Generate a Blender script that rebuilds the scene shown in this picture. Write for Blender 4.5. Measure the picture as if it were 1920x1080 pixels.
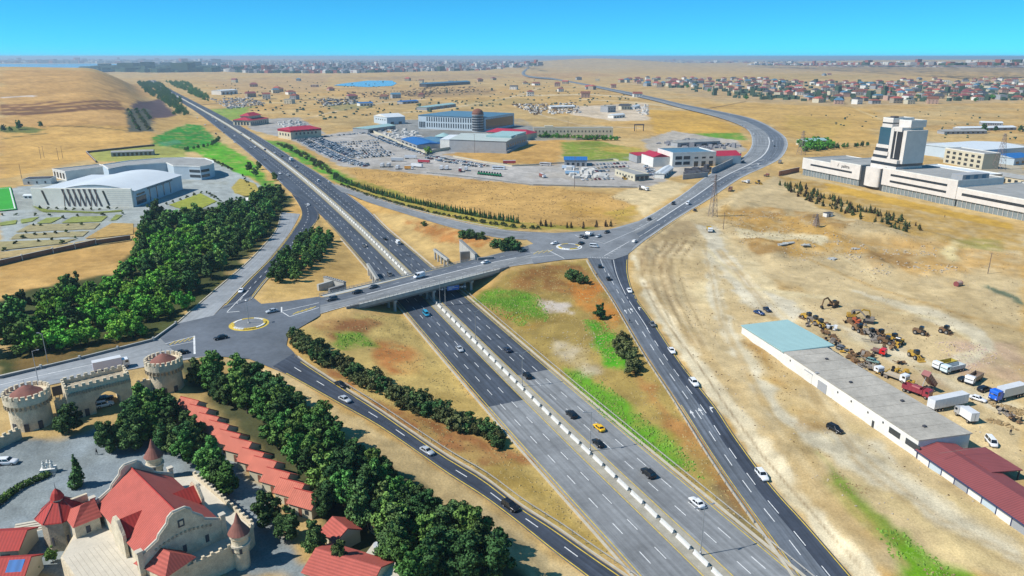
import bpy, bmesh, math, random, numpy as np
from mathutils import Vector, Matrix
random.seed(7); RNG=np.random.default_rng(7)
for o in list(bpy.data.objects): bpy.data.objects.remove(o)
SC=bpy.context.scene; COL=SC.collection
# ---------------------------------------------------------------- camera, sky, sun, exposure
F=1371.0; PIT=math.atan((540-106)/F); S_,C_=math.sin(PIT),math.cos(PIT); H=100.0
cam=bpy.data.cameras.new('camera'); camo=bpy.data.objects.new('camera',cam); COL.objects.link(camo)
cam.sensor_width=36; cam.lens=36*F/1920; cam.clip_start=1; cam.clip_end=90000
camo.location=(0,0,H); camo.rotation_euler=(math.pi/2-PIT,0,0); SC.camera=camo
SUN_EL=math.radians(47); LD=Vector((math.cos(SUN_EL)*0.965,math.cos(SUN_EL)*0.262,-math.sin(SUN_EL)))
w=bpy.data.worlds.new('World'); SC.world=w; w.use_nodes=True
nt=w.node_tree; nt.nodes.clear()
sky=nt.nodes.new('ShaderNodeTexSky'); sky.sky_type='NISHITA'; sky.sun_disc=False
sky.sun_elevation=SUN_EL; sky.sun_rotation=math.atan2(-LD.x,-LD.y); sky.altitude=100; sky.air_density=0.4; sky.dust_density=0.0; sky.ozone_density=10.0
tint=nt.nodes.new('ShaderNodeMix'); tint.data_type='RGBA'; tint.blend_type='MULTIPLY'; tint.inputs[0].default_value=1
tint.inputs[7].default_value=(0.30,1.32,1.48,1)
gm_=nt.nodes.new('ShaderNodeGamma'); gm_.inputs[1].default_value=0.74
bg=nt.nodes.new('ShaderNodeBackground'); bg.inputs[1].default_value=0.15
wo=nt.nodes.new('ShaderNodeOutputWorld')
nt.links.new(sky.outputs[0],gm_.inputs[0]); nt.links.new(gm_.outputs[0],tint.inputs[6]); nt.links.new(tint.outputs[2],bg.inputs[0]); nt.links.new(bg.outputs[0],wo.inputs[0])
sl=bpy.data.lights.new('sun','SUN'); sl.energy=5.0; sl.angle=math.radians(0.5); sl.color=(1,0.965,0.91)
so=bpy.data.objects.new('sun',sl); COL.objects.link(so); so.rotation_euler=LD.to_track_quat('-Z','Y').to_euler(); so.location=(-300,0,400)
SC.view_settings.view_transform='Standard'; SC.view_settings.look='None'; SC.view_settings.gamma=1; SC.view_settings.exposure=0.2
SC.cycles.max_bounces=5; SC.cycles.diffuse_bounces=2; SC.cycles.glossy_bounces=2; SC.cycles.transparent_max_bounces=6; SC.cycles.volume_bounces=0
# ---------------------------------------------------------------- helpers
def srgb(r,g,b,k=0.74):
    f=lambda c:((c/255+0.055)/1.055)**2.4 if c>10 else c/255/12.92
    return (f(r)*k,f(g)*k,f(b)*k)
MATS={}
def M(name,col=(.5,.5,.5),rough=.8,var=.18,scale=.6,bump=0.,metal=0.,spec=.3,objcol=False,vcol=False,fine=0.,alpha=None,rand=0.,stripes=None):
    if name in MATS: return MATS[name]
    m=bpy.data.materials.new(name); m.use_nodes=True; n=m.node_tree; N=n.nodes; Lk=n.links.new
    b=N['Principled BSDF']; b.inputs['Roughness'].default_value=rough; b.inputs['Metallic'].default_value=metal
    b.inputs['Specular IOR Level'].default_value=spec
    g=N.new('ShaderNodeNewGeometry')
    if objcol: src=N.new('ShaderNodeObjectInfo'); so_=src.outputs['Color']
    elif vcol: src=N.new('ShaderNodeVertexColor'); src.layer_name='Col'; so_=src.outputs[0]
    else: src=N.new('ShaderNodeRGB'); src.outputs[0].default_value=(*col,1); so_=src.outputs[0]
    cur=so_
    if rand:
        oi=N.new('ShaderNodeObjectInfo'); hs=N.new('ShaderNodeHueSaturation')
        mr=N.new('ShaderNodeMapRange'); mr.inputs[3].default_value=1-rand; mr.inputs[4].default_value=1+rand; Lk(oi.outputs['Random'],mr.inputs[0]); Lk(mr.outputs[0],hs.inputs['Value'])
        mm=N.new('ShaderNodeMath'); mm.operation='MULTIPLY'; mm.inputs[1].default_value=7.31; Lk(oi.outputs['Random'],mm.inputs[0])
        fr=N.new('ShaderNodeMath'); fr.operation='FRACT'; Lk(mm.outputs[0],fr.inputs[0])
        m2=N.new('ShaderNodeMapRange'); m2.inputs[3].default_value=.5-rand*.06; m2.inputs[4].default_value=.5+rand*.06; Lk(fr.outputs[0],m2.inputs[0]); Lk(m2.outputs[0],hs.inputs['Hue'])
        Lk(cur,hs.inputs['Color']); cur=hs.outputs[0]
    if var:
        nz=N.new('ShaderNodeTexNoise'); nz.inputs['Scale'].default_value=scale; nz.inputs['Detail'].default_value=8; nz.inputs['Roughness'].default_value=.65
        Lk(g.outputs['Position'],nz.inputs['Vector'])
        mr=N.new('ShaderNodeMapRange'); mr.inputs[1].default_value=.3; mr.inputs[2].default_value=.7; mr.inputs[3].default_value=1-var; mr.inputs[4].default_value=1+var
        Lk(nz.outputs[0],mr.inputs[0])
        mx=N.new('ShaderNodeMix'); mx.data_type='RGBA'; mx.blend_type='MULTIPLY'; mx.inputs[0].default_value=1
        Lk(cur,mx.inputs[6]); Lk(mr.outputs[0],mx.inputs[7]); cur=mx.outputs[2]
    if fine:
        n2=N.new('ShaderNodeTexNoise'); n2.inputs['Scale'].default_value=scale*9; n2.inputs['Detail'].default_value=6; n2.inputs['Roughness'].default_value=.75
        Lk(g.outputs['Position'],n2.inputs['Vector'])
        mr=N.new('ShaderNodeMapRange'); mr.inputs[1].default_value=.3; mr.inputs[2].default_value=.7; mr.inputs[3].default_value=1-fine; mr.inputs[4].default_value=1+fine
        Lk(n2.outputs[0],mr.inputs[0])
        mx=N.new('ShaderNodeMix'); mx.data_type='RGBA'; mx.blend_type='MULTIPLY'; mx.inputs[0].default_value=1
        Lk(cur,mx.inputs[6]); Lk(mr.outputs[0],mx.inputs[7]); cur=mx.outputs[2]
    if stripes:
        tc=N.new('ShaderNodeTexCoord'); wv_=N.new('ShaderNodeTexWave'); wv_.bands_direction=stripes[0]; wv_.inputs['Scale'].default_value=stripes[1]; wv_.inputs['Distortion'].default_value=.3; Lk(tc.outputs['Object'],wv_.inputs['Vector']); mr=N.new('ShaderNodeMapRange'); mr.inputs[3].default_value=.8; mr.inputs[4].default_value=1.1; Lk(wv_.outputs[1],mr.inputs[0])
        mx=N.new('ShaderNodeMix'); mx.data_type='RGBA'; mx.blend_type='MULTIPLY'; mx.inputs[0].default_value=1; Lk(cur,mx.inputs[6]); Lk(mr.outputs[0],mx.inputs[7]); cur=mx.outputs[2]
    Lk(cur,b.inputs['Base Color'])
    if bump:
        nb=N.new('ShaderNodeTexNoise'); nb.inputs['Scale'].default_value=scale*4; nb.inputs['Detail'].default_value=6; Lk(g.outputs['Position'],nb.inputs['Vector'])
        bp=N.new('ShaderNodeBump'); bp.inputs['Strength'].default_value=bump; bp.inputs['Distance'].default_value=.3; Lk(nb.outputs[0],bp.inputs['Height']); Lk(bp.outputs[0],b.inputs['Normal'])
    MATS[name]=m; return m
def AS(name,col,sand=True,k=1.):
    m=M(name,col,.8,.22,.05,fine=.14,spec=.3); n=m.node_tree; N=n.nodes; Lk=n.links.new; b=N['Principled BSDF']; cur=b.inputs['Base Color'].links[0].from_socket
    uv=N.new('ShaderNodeUVMap'); uv.uv_map='UVMap'
    def mul(f,lo,hi,a,bb):
        nonlocal cur
        mr=N.new('ShaderNodeMapRange'); mr.inputs[1].default_value=lo; mr.inputs[2].default_value=hi; mr.inputs[3].default_value=a; mr.inputs[4].default_value=bb; Lk(f,mr.inputs[0]); mx=N.new('ShaderNodeMix'); mx.data_type='RGBA'; mx.blend_type='MULTIPLY'; mx.inputs[0].default_value=1; Lk(cur,mx.inputs[6]); Lk(mr.outputs[0],mx.inputs[7]); cur=mx.outputs[2]
    for sx,sy,a,bb in ((.9,.010,1-.34*k,1+.34*k),(.22,.02,1-.15*k,1+.15*k),(.05,.16,.93,1.08)):
        mp=N.new('ShaderNodeMapping'); mp.inputs['Scale'].default_value=(sx,sy,1); Lk(uv.outputs[0],mp.inputs[0]); nz=N.new('ShaderNodeTexNoise'); nz.inputs['Scale'].default_value=1; nz.inputs['Detail'].default_value=4; Lk(mp.outputs[0],nz.inputs['Vector']); mul(nz.outputs[0],.32,.68,a,bb)
    if sand:
        ue=N.new('ShaderNodeUVMap'); ue.uv_map='edge'; sp=N.new('ShaderNodeSeparateXYZ'); Lk(ue.outputs[0],sp.inputs[0]); m1=N.new('ShaderNodeMath'); m1.operation='SUBTRACT'; m1.inputs[1].default_value=.5; Lk(sp.outputs[0],m1.inputs[0]); m2=N.new('ShaderNodeMath'); m2.operation='ABSOLUTE'; Lk(m1.outputs[0],m2.inputs[0])
        g=N.new('ShaderNodeNewGeometry'); nz=N.new('ShaderNodeTexNoise'); nz.inputs['Scale'].default_value=.35; nz.inputs['Detail'].default_value=5; Lk(g.outputs['Position'],nz.inputs['Vector']); m3=N.new('ShaderNodeMath'); m3.operation='MULTIPLY_ADD'; m3.inputs[1].default_value=.09; Lk(nz.outputs[0],m3.inputs[0]); Lk(m2.outputs[0],m3.inputs[2])
        mr=N.new('ShaderNodeMapRange'); mr.inputs[1].default_value=.505; mr.inputs[2].default_value=.56; mr.inputs[4].default_value=.75; Lk(m3.outputs[0],mr.inputs[0]); mx=N.new('ShaderNodeMix'); mx.data_type='RGBA'; Lk(mr.outputs[0],mx.inputs[0]); Lk(cur,mx.inputs[6]); mx.inputs[7].default_value=(.40,.32,.21,1); cur=mx.outputs[2]
    Lk(cur,b.inputs['Base Color']); return m
class MB:
    """collects shapes of one mesh"""
    def __init__(s): s.v=[]; s.f=[]; s.m=[]; s.mi=0
    def add(s,vs,fs):
        o=len(s.v); s.v+= [tuple(v) for v in vs]; s.f+=[tuple(i+o for i in f) for f in fs]; s.m+=[s.mi]*len(fs); return s
    def box(s,x0,x1,y0,y1,z0,z1):
        return s.add([(x0,y0,z0),(x1,y0,z0),(x1,y1,z0),(x0,y1,z0),(x0,y0,z1),(x1,y0,z1),(x1,y1,z1),(x0,y1,z1)],[(0,3,2,1),(4,5,6,7),(0,1,5,4),(1,2,6,5),(2,3,7,6),(3,0,4,7)])
    def cbox(s,c,sz,rz=0,ry=0):
        R=Matrix.Rotation(rz,3,'Z')@Matrix.Rotation(ry,3,'Y'); h=[a/2 for a in sz]
        vs=[Vector(c)+R@Vector((sx*h[0],sy*h[1],sz_*h[2])) for sz_ in(-1,1) for sx,sy in((-1,-1),(1,-1),(1,1),(-1,1))]
        return s.add(vs,[(0,3,2,1),(4,5,6,7),(0,1,5,4),(1,2,6,5),(2,3,7,6),(3,0,4,7)])
    def prism(s,poly,z0,z1,cap=True):
        n=len(poly); a=sum(poly[i][0]*poly[(i+1)%n][1]-poly[(i+1)%n][0]*poly[i][1] for i in range(n))
        if a<0: poly=poly[::-1]
        vs=[(p[0],p[1],z0) for p in poly]+[(p[0],p[1],z1) for p in poly]
        fs=[(i,(i+1)%n,n+(i+1)%n,n+i) for i in range(n)]
        if cap: fs+=[tuple(range(n,2*n)),tuple(range(n-1,-1,-1))]
        return s.add(vs,fs)
    def xprism(s,prof,y0,y1):
        """profile in (x,z) extruded along y"""
        n=len(prof); a=sum(prof[i][0]*prof[(i+1)%n][1]-prof[(i+1)%n][0]*prof[i][1] for i in range(n))
        if a<0: prof=prof[::-1]
        vs=[(p[0],y0,p[1]) for p in prof]+[(p[0],y1,p[1]) for p in prof]
        fs=[((i+1)%n,i,n+i,n+(i+1)%n) for i in range(n)]
        fs=[f[::-1] for f in fs]
        return s.add(vs,[f[::-1] for f in fs]+[tuple(range(n)),tuple(range(2*n-1,n-1,-1))])
    def lathe(s,prof,n=16,c=(0,0),a0=0):
        """prof list of (r,z)"""
        vs=[(c[0]+r*math.cos(a0+2*math.pi*k/n),c[1]+r*math.sin(a0+2*math.pi*k/n),z) for r,z in prof for k in range(n)]
        fs=[(j*n+k,j*n+(k+1)%n,(j+1)*n+(k+1)%n,(j+1)*n+k) for j in range(len(prof)-1) for k in range(n)]
        fs+=[tuple(range(n-1,-1,-1)),tuple((len(prof)-1)*n+k for k in range(n))]
        return s.add(vs,fs)
    def tube(s,a,b,r,r2=None,n=6):
        a,b=Vector(a),Vector(b); d=(b-a); 
        if d.length<1e-6: return s
        q=d.to_track_quat('Z','Y'); r2=r if r2 is None else r2
        vs=[a+q@Vector((r*math.cos(2*math.pi*k/n),r*math.sin(2*math.pi*k/n),0)) for k in range(n)]+[b+q@Vector((r2*math.cos(2*math.pi*k/n),r2*math.sin(2*math.pi*k/n),0)) for k in range(n)]
        return s.add(vs,[(k,(k+1)%n,n+(k+1)%n,n+k) for k in range(n)]+[tuple(range(n-1,-1,-1)),tuple(range(n,2*n))])
    def mesh(s,name,smooth=False):
        me=bpy.data.meshes.new(name); me.from_pydata(s.v,[],s.f); me.update()
        if any(s.m): me.polygons.foreach_set('material_index',s.m)
        if smooth: me.polygons.foreach_set('use_smooth',[True]*len(me.polygons))
        return me
    def obj(s,name,mat,parent=None,smooth=False,**kw): return mkobj(name,s.mesh(name,smooth),mat,parent,**kw)
def tag(o,label=None,cat=None,group=None,kind=None):
    for k,v in (('label',label),('category',cat),('group',group),('kind',kind)):
        if v: o[k]=v
    return o
def mkobj(name,me,mat,parent=None,label=None,cat=None,group=None,kind=None,loc=None,rz=None,color=None):
    o=bpy.data.objects.new(name,me); COL.objects.link(o)
    if mat is not None and me is not None and not me.materials:
        for mm in (mat if isinstance(mat,(list,tuple)) else [mat]): me.materials.append(mm)
    if parent: o.parent=parent
    if loc: o.location=loc
    if rz is not None: o.rotation_euler=(0,0,rz)
    if color: o.color=(*color,1)
    return tag(o,label,cat,group,kind)
def empty(name,loc=(0,0,0),rz=0,label=None,cat=None,group=None):
    o=bpy.data.objects.new(name,None); COL.objects.link(o); o.location=loc; o.rotation_euler=(0,0,rz); o.empty_display_size=.5
    return tag(o,label,cat,group)
KIDS={}
def kids(o):
    if o.name not in KIDS: KIDS[o.name]=[c for c in o.children]
    return KIDS[o.name]
def copy_tree(o,parent=None,color=None):
    c=o.copy(); COL.objects.link(c); c.parent=parent
    if color: c.color=(*color,1)
    for ch in kids(o): copy_tree(ch,c,color)
    return c
# ---------------------------------------------------------------- pixel directions -> world
def P(x,y,z=0.):
    u=(x-960)/F; v=(y-540)/F; t=(H-z)/(S_+v*C_); return Vector((u*t,(C_-v*S_)*t,z))
def crom(pts,n):
    p=np.array([tuple(q) for q in pts],float); p=np.vstack([2*p[0]-p[1],p,2*p[-1]-p[-2]]); out=[]
    for i in range(1,len(p)-2):
        t=np.linspace(0,1,24,endpoint=False)[:,None]; a,b,c,d=p[i-1],p[i],p[i+1],p[i+2]
        out.append(.5*((2*b)+(-a+c)*t+(2*a-5*b+4*c-d)*t*t+(-a+3*b-3*c+d)*t**3))
    out.append(p[-2][None]); q=np.vstack(out)
    s=np.r_[0,np.cumsum(np.linalg.norm(np.diff(q[:,:2],axis=0),axis=1))]; u=np.linspace(0,s[-1],n)
    return np.stack([np.interp(u,s,q[:,k]) for k in range(3)],1)
class Road:
    def __init__(s,Lp,Rp,n,world=False):
        s.L=crom(Lp if world else [P(*q) for q in Lp],n); s.R=crom(Rp if world else [P(*q) for q in Rp],n); s.n=n
        c=(s.L+s.R)/2; s.cum=np.r_[0,np.cumsum(np.linalg.norm(np.diff(c,axis=0),axis=1))]; s.len=s.cum[-1]; s.off=0
    def pos(s,d,u=None,dl=None,dr=None,dz=0):
        L=np.array([np.interp(d,s.cum,s.L[:,k]) for k in range(3)]); R=np.array([np.interp(d,s.cum,s.R[:,k]) for k in range(3)])
        if u is None:
            w=np.linalg.norm(R-L); u=dl/w if dl is not None else 1-dr/w
        p=L+(R-L)*u; p[2]+=s.off+dz; return p
    def build(s,name,mat,off,**kw):
        s.off=off; m=MB(); k=5; vs=[];
        for i in range(s.n):
            for j in range(k):
                p=s.L[i]+(s.R[i]-s.L[i])*j/(k-1); vs.append((p[0],p[1],p[2]+off))
        m.add(vs,[(i*k+j,i*k+j+1,(i+1)*k+j+1,(i+1)*k+j) for i in range(s.n-1) for j in range(k-1)])
        s.ob=m.obj(name,mat,kind='structure',label=kw.get('label')); me=s.ob.data; li=np.empty(len(me.loops),np.int32); me.loops.foreach_get('vertex_index',li)
        wd=np.linalg.norm(s.R-s.L,axis=1)[li//k]; u=(li%k)/(k-1)
        for nm_,uu in (('UVMap',np.c_[u*wd,s.cum[li//k]]),('edge',np.c_[u,u])): me.uv_layers.new(name=nm_).data.foreach_set('uv',uu.astype(np.float32).ravel())
        return s
    def line(s,m,w,d0=0,d1=None,dash=None,step=4.,dz=.012,**at):
        d1=s.len if d1 is None else d1
        def quad(a,b):
            p,q=s.pos(a,dz=dz,**at),s.pos(b,dz=dz,**at); t=q-p; nrm=np.array([-t[1],t[0],0]); nrm/=np.linalg.norm(nrm)+1e-9; h=nrm*w/2
            m.add([p-h,p+h,q+h,q-h],[(0,3,2,1)])
        d=d0
        while d<d1-.01:
            if dash: quad(d,min(d+dash[0],d1)); d+=dash[0]+dash[1]
            else: e=min(d+step,d1); quad(d,e); d=e
# ---------------------------------------------------------------- roads: edges as (pixel x, pixel y, height)
HC=np.array([-12.60677063597747,255.47397492210123,-1974.5677937020034,6822.1312736972295,-8771.023974818894])
def hwx(y):
    if y<125: return hwx(125.)+(y-125)*-.44
    return float(np.polyval(HC,math.log(y)))
def sst(a,b,x): 
    t=np.clip((x-a)/(b-a),0,1); return t*t*(3-2*t)
def hwz(y): return 2.2*float(sst(500,950,y))
ys=[70]; 
while ys[-1]<3300: ys.append(ys[-1]*1.02+1)
cl=[]
for y in ys:
    z=hwz(y); k=(H-z)/H; cl.append((hwx(y)*k,y*k,z))
cl=np.array(cl); tg=np.gradient(cl[:,:2],axis=0); tg/=np.linalg.norm(tg,axis=1)[:,None]; nr=np.stack([tg[:,1],-tg[:,0]],1)
def hwoff(o): return [(cl[i,0]+nr[i,0]*(o(cl[i,1]) if callable(o) else o),cl[i,1]+nr[i,1]*(o(cl[i,1]) if callable(o) else o),cl[i,2]) for i in range(len(cl))]
lw=lambda y: -15-7.5*float(sst(470,590,y))*(1-float(sst(900,1500,y)))*.8
rw=lambda y: 15+3.0*float(sst(420,500,y))*(1-float(sst(600,760,y)))
HW_L=Road(hwoff(lw),hwoff(-2.4),420,True); HW_R=Road(hwoff(2.4),hwoff(rw),420,True); HW_M=Road(hwoff(-2.4),hwoff(2.4),420,True)
RA=Road([(545,360,0),(566,398,.6),(549,433,1.8),(512,480,3.8),(467,525,6),(421,573,7),(408,587,7)],[(590,388,0),(597,406,.6),(580,433,1.8),(545,480,3.8),(500,523,6),(473,557,7),(462,569,7)],60)
RS=Road([(528,398,.6),(520,430,1.8),(490,467,3.4),(460,497,5),(390,557,7),(333,607,7)],[(563,401,.6),(545,434,1.8),(508,481,3.8),(463,526,6),(418,573,7),(396,596,7)],60)
RB=Road([(300,634,7),(150,672,7),(0,706,6.8),(-150,742,6.6)],[(393,667,7),(140,712,7),(0,745,6.8),(-150,780,6.6)],30)
RC=Road([(510,688,7),(533,700,7),(640,760,5.3),(707,798,4),(773,843,3),(840,890,2),(907,933,1.2),(973,983,.6),(1040,1037,.2),(1097,1080,0),(1150,1122,0)],
        [(552,662,7),(567,677,7),(653,733,5.3),(707,767,4),(773,812,3),(840,857,2),(907,897,1.2),(973,947,.6),(1040,990,.2),(1107,1037,0),(1160,1073,0),(1200,1102,0)],120)
RD=Road([(1100,483,7),(1120,517,6.5),(1148,558,6),(1173,600,5),(1213,667,4),(1270,753,2.5),(1323,837,1.2),(1367,903,.5),(1410,963,.2),(1457,1027,0),(1500,1088,0),(1560,1170,0)],
        [(1178,476,7),(1177,510,6.5),(1190,553,6),(1222,599,5),(1278,682,3.8),(1340,760,2.3),(1380,820,1.3),(1447,910,.5),(1513,983,.2),(1597,1080,0),(1650,1140,0)],140)
RN=Road([(1140,431,7),(1207,410,7),(1280,364,6),(1330,327,5),(1390,297,4),(1410,267,3.5),(1397,240,3),(1347,220,3),(1280,203,3),(1207,184,3),(1107,162,3),(1045,150,3),(978,138,3),(998,121,3)],
        [(1178,476,7),(1200,457,7),(1276,405,6),(1330,373,5),(1390,333,4),(1440,310,4),(1467,293,4),(1477,267,3.5),(1460,247,3),(1413,223,3),(1347,208,3),(1280,195,3),(1207,178,3),(1107,158.5,3),(1040,147,3),(984,137,3),(1003,121,3)],300)
RW=Road([(618,343,.2),(640,350,.3),(740,384,2),(853,414,5),(940,431,7),(1000,436,7)],[(640,360,.2),(655,364,.5),(690,379,1.5),(750,398,3),(840,425,5.5),(923,444,7),(985,450,7)],70)
RG=Road([(584,559,7),(640,550,7),(807,507,7),(913,480,7),(1000,457,7)],[(590,592,7),(640,577,7),(780,541,7),(933,504,7),(1057,487,7)],60)
JL=[(300,634),(333,607),(400,592),(421,573),(472,556),(490,570),(540,565),(600,556),(600,592),(563,614),(540,630),(537,647),(567,677),(533,700),(467,673),(393,667),(340,672)]
JR=[(990,460),(1000,457),(985,448),(960,433),(1040,437),(1140,431),(1180,425),(1200,445),(1177,478),(1150,487),(1100,484),(1057,487),(1000,495)]
ALLR=[HW_L,HW_R,HW_M,RA,RS,RB,RC,RD,RN,RW]
# ---------------------------------------------------------------- terrain height: a membrane stretched between the roads
def vnoise(x,y,sc,seed=0):
    x=np.asarray(x,float)/sc; y=np.asarray(y,float)/sc; xi=np.floor(x).astype(np.int64); yi=np.floor(y).astype(np.int64); fx=x-xi; fy=y-yi
    fx=fx*fx*(3-2*fx); fy=fy*fy*(3-2*fy)
    def h(a,b):
        n=(a*374761393+b*668265263+seed*974711)&0xffffffff; n=((n^(n>>13))*1274126177)&0xffffffff; return ((n^(n>>16))&0xffff)/65535.
    return (h(xi,yi)*(1-fx)+h(xi+1,yi)*fx)*(1-fy)+(h(xi,yi+1)*(1-fx)+h(xi+1,yi+1)*fx)*fy-.5
def fbm(x,y,sc,o=3,seed=0): return sum(vnoise(x,y,sc/2**k,seed+k)*.5**k for k in range(o))
clx=lambda Y: np.interp(Y,cl[:,1],cl[:,0])
def far_h(X,Y):
    X=np.asarray(X,float); Y=np.asarray(Y,float)
    z=2.+fbm(X,Y,900,3,5)*5*sst(900,2200,np.hypot(X,Y))
    lat=clx(Y)-X                                        # metres left of the highway
    left=sst(40,240,lat)*sst(750,1900,Y)*(1-sst(2300,3100,Y))
    z=z+left*(64+5*np.sin(X/420.)+fbm(X,Y,500,3,9)*10)
    near=np.abs(lat)<0
    k=sst(30,140,np.abs(lat)); z=z*k+1.8*(1-k)*np.where(Y<4000,1,0)+z*(1-k)*np.where(Y<4000,0,1)
    z=z+72*np.exp(-((X-1000)/900)**2-((Y-9000)/1300)**2)  # low hill on the horizon
    z=z+62*np.exp(-((X-5600)/2600)**2-((Y-9500)/1900)**2)
    return z
GX0,GY0,GS=-480.,56.,2.5; GNX,GNY=404,356
gx=GX0+GS*np.arange(GNX); gy=GY0+GS*np.arange(GNY); GXX,GYY=np.meshgrid(gx,gy)
val=np.zeros((GNY,GNX)); fix=np.zeros((GNY,GNX),bool)
def setpts(X,Y,Z):
    i=np.round((X-GX0)/GS).astype(int); j=np.round((Y-GY0)/GS).astype(int); ok=(i>=0)&(i<GNX)&(j>=0)&(j<GNY)
    val[j[ok],i[ok]]=Z[ok]; fix[j[ok],i[ok]]=True
SINK=.16
def rasterize(r,pad=2.6,mask=None):
    for d in np.arange(0,r.len,1.2):
        L=np.array([np.interp(d,r.cum,r.L[:,k]) for k in range(3)])
        if L[1]>980: break
        R=np.array([np.interp(d,r.cum,r.R[:,k]) for k in range(3)]); wd=np.linalg.norm(R-L); n=int((wd+2*pad)/1.2)+2
        u=np.linspace(-pad/wd,1+pad/wd,n)[:,None]; p=L+(R-L)*u
        if mask is not None:
            p=p[mask(p)]
            if not len(p): continue
        setpts(p[:,0],p[:,1],p[:,2]-SINK)
def polyfix(px,z,step=1.5):
    w=np.array([P(x,y,z)[:2] for x,y in px]); a=w.min(0); b=w.max(0)
    X,Y=np.meshgrid(np.arange(a[0],b[0],step),np.arange(a[1],b[1],step)); X=X.ravel(); Y=Y.ravel(); k=inpoly(X,Y,w); setpts(X[k],Y[k],np.full(k.sum(),z-SINK))
def inpoly(X,Y,w):
    c=np.zeros(X.shape,bool); n=len(w)
    for i in range(n):
        x0,y0=w[i]; x1,y1=w[(i+1)%n]
        if y0==y1: continue
        c^=((y0>Y)!=(y1>Y))&(X<(x1-x0)*(Y-y0)/(y1-y0)+x0)
    return c
BA=P(662,572,7); BB=P(938,503,7); BD=(BB-BA).normalized(); BL=(BB-BA).length; BN=Vector((-BD.y,BD.x,0))
for x,y,z in [(0,860,5),(100,900,5),(200,960,5),(300,1060,5),(450,1000,5),(600,1000,5),(50,1060,5),(330,830,5),(150,760,5.5),(250,800,5.5),(560,850,4.8),(700,1050,4),(850,1060,3),(420,740,5.5),(-100,950,5),(20,820,5.5),(250,735,6.2),(60,790,5.6),(500,780,5.2),(640,900,4.4),
    (1260,470,5.2),(1330,440,5),(1400,480,5),(1500,560,4.5),(1700,500,5),(1880,600,4.5),(1900,880,3),(1750,920,3),(1500,820,3),(1700,1060,1.6),(1850,1010,2.6),(1400,620,4.4),(1330,560,4.6),(1620,640,4),(1640,420,4.5),(1800,420,4.5),(1900,430,4.5),
    (900,330,2.5),(1000,370,3.5),(1100,400,4.5),(1160,340,3.5),(700,320,1.5),(800,290,2),(1100,280,3),(1000,250,2.5),(250,520,4),(100,620,5.5),(60,520,4),(300,450,3),(450,400,1.5),(450,470,3.2),(200,600,5.2)]:
    q=P(x,y,z); X,Y=np.meshgrid(np.arange(-8,8.1,2),np.arange(-8,8.1,2)); setpts(q.x+X.ravel(),q.y+Y.ravel(),np.full(X.size,z))
for r in ALLR[3:]: rasterize(r)
def offspan(p):
    t=(p[:,0]-BA.x)*BD.x+(p[:,1]-BA.y)*BD.y; return (t<-1)|(t>BL+1)
rasterize(RG,1.5,offspan)
polyfix(JL,7); polyfix(JR,7)
for r in ALLR[:3]: rasterize(r,2.6)
tt=far_h(GXX,GYY); edge=np.zeros_like(fix); edge[-1,:]=True; edge[:,0]=True; edge[:,-1]=True
edge&=~fix; val[edge]=tt[edge]; fix|=edge
def relax(v,f,it):
    fr=~f
    for _ in range(it):
        p=np.pad(v,1,mode='edge'); a=(p[:-2,1:-1]+p[2:,1:-1]+p[1:-1,:-2]+p[1:-1,2:])*.25; v[fr]=a[fr]
    return v
v=None
for st in (16,8,4,2,1):
    hh,ww=(GNY+st-1)//st,(GNX+st-1)//st; num=np.zeros((hh,ww)); cnt=np.zeros((hh,ww)); J,I=np.nonzero(fix)
    np.add.at(num,(J//st,I//st),val[J,I]); np.add.at(cnt,(J//st,I//st),1); f=cnt>0
    v0=np.full((hh,ww),2.5) if v is None else np.repeat(np.repeat(v,2,0),2,1)[:hh,:ww]
    v0[f]=num[f]/cnt[f]; v=relax(v0,f,180)
TZ=v+np.where(fix,0,fbm(GXX,GYY,26,3,3)*.55)
def gpoly(px,z): return np.array([tuple(P(x,y,z))[:2] for x,y in px])
_fr=~fix; _m=inpoly(GXX.ravel(),GYY.ravel(),gpoly([(1325,400),(1400,375),(1600,400),(1790,450),(1810,520),(1600,500),(1400,490)],4.5)).reshape(GXX.shape)&_fr
TZ=TZ+np.where(_m,np.clip(fbm(GXX,GYY,22,3,71)+.1,0,1)*6.,0)
_m=inpoly(GXX.ravel(),GYY.ravel(),gpoly([(1200,500),(1330,420),(1920,450),(1920,900),(1650,1000),(1400,760)],4.)).reshape(GXX.shape)&_fr
TZ=TZ+np.where(_m,fbm(GXX,GYY,10,2,73)*.7,0)
_m=inpoly(GXX.ravel(),GYY.ravel(),gpoly([(1193,476),(1285,410),(1325,430),(1268,482),(1285,580),(1315,650),(1230,570)],5.)).reshape(GXX.shape)&_fr
_e=np.vstack([RN.R[:60:3,:2][::-1],RD.R[:60:3,:2]]); _d=np.min(np.hypot(GXX[...,None]-_e[:,0],GYY[...,None]-_e[:,1]),axis=2)
TZ=TZ+np.where(_m,.6*np.abs(((_d/9.)%1)-.5)*2*sst(3,9,_d),0)
def hz(X,Y):
    X=np.asarray(X,float); Y=np.asarray(Y,float)
    i=np.clip((X-GX0)/GS,0,GNX-1.001); j=np.clip((Y-GY0)/GS,0,GNY-1.001); i0=i.astype(int); j0=j.astype(int); a=i-i0; b=j-j0
    n=(TZ[j0,i0]*(1-a)+TZ[j0,i0+1]*a)*(1-b)+(TZ[j0+1,i0]*(1-a)+TZ[j0+1,i0+1]*a)*b
    m=np.minimum.reduce([X-GX0,GX0+GS*(GNX-1)-X,GY0+GS*(GNY-1)-Y]); k=np.clip(m/20,0,1)
    return n*k+far_h(X,Y)*(1-k)
_T=np.geomspace(90,32000,700)
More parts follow.
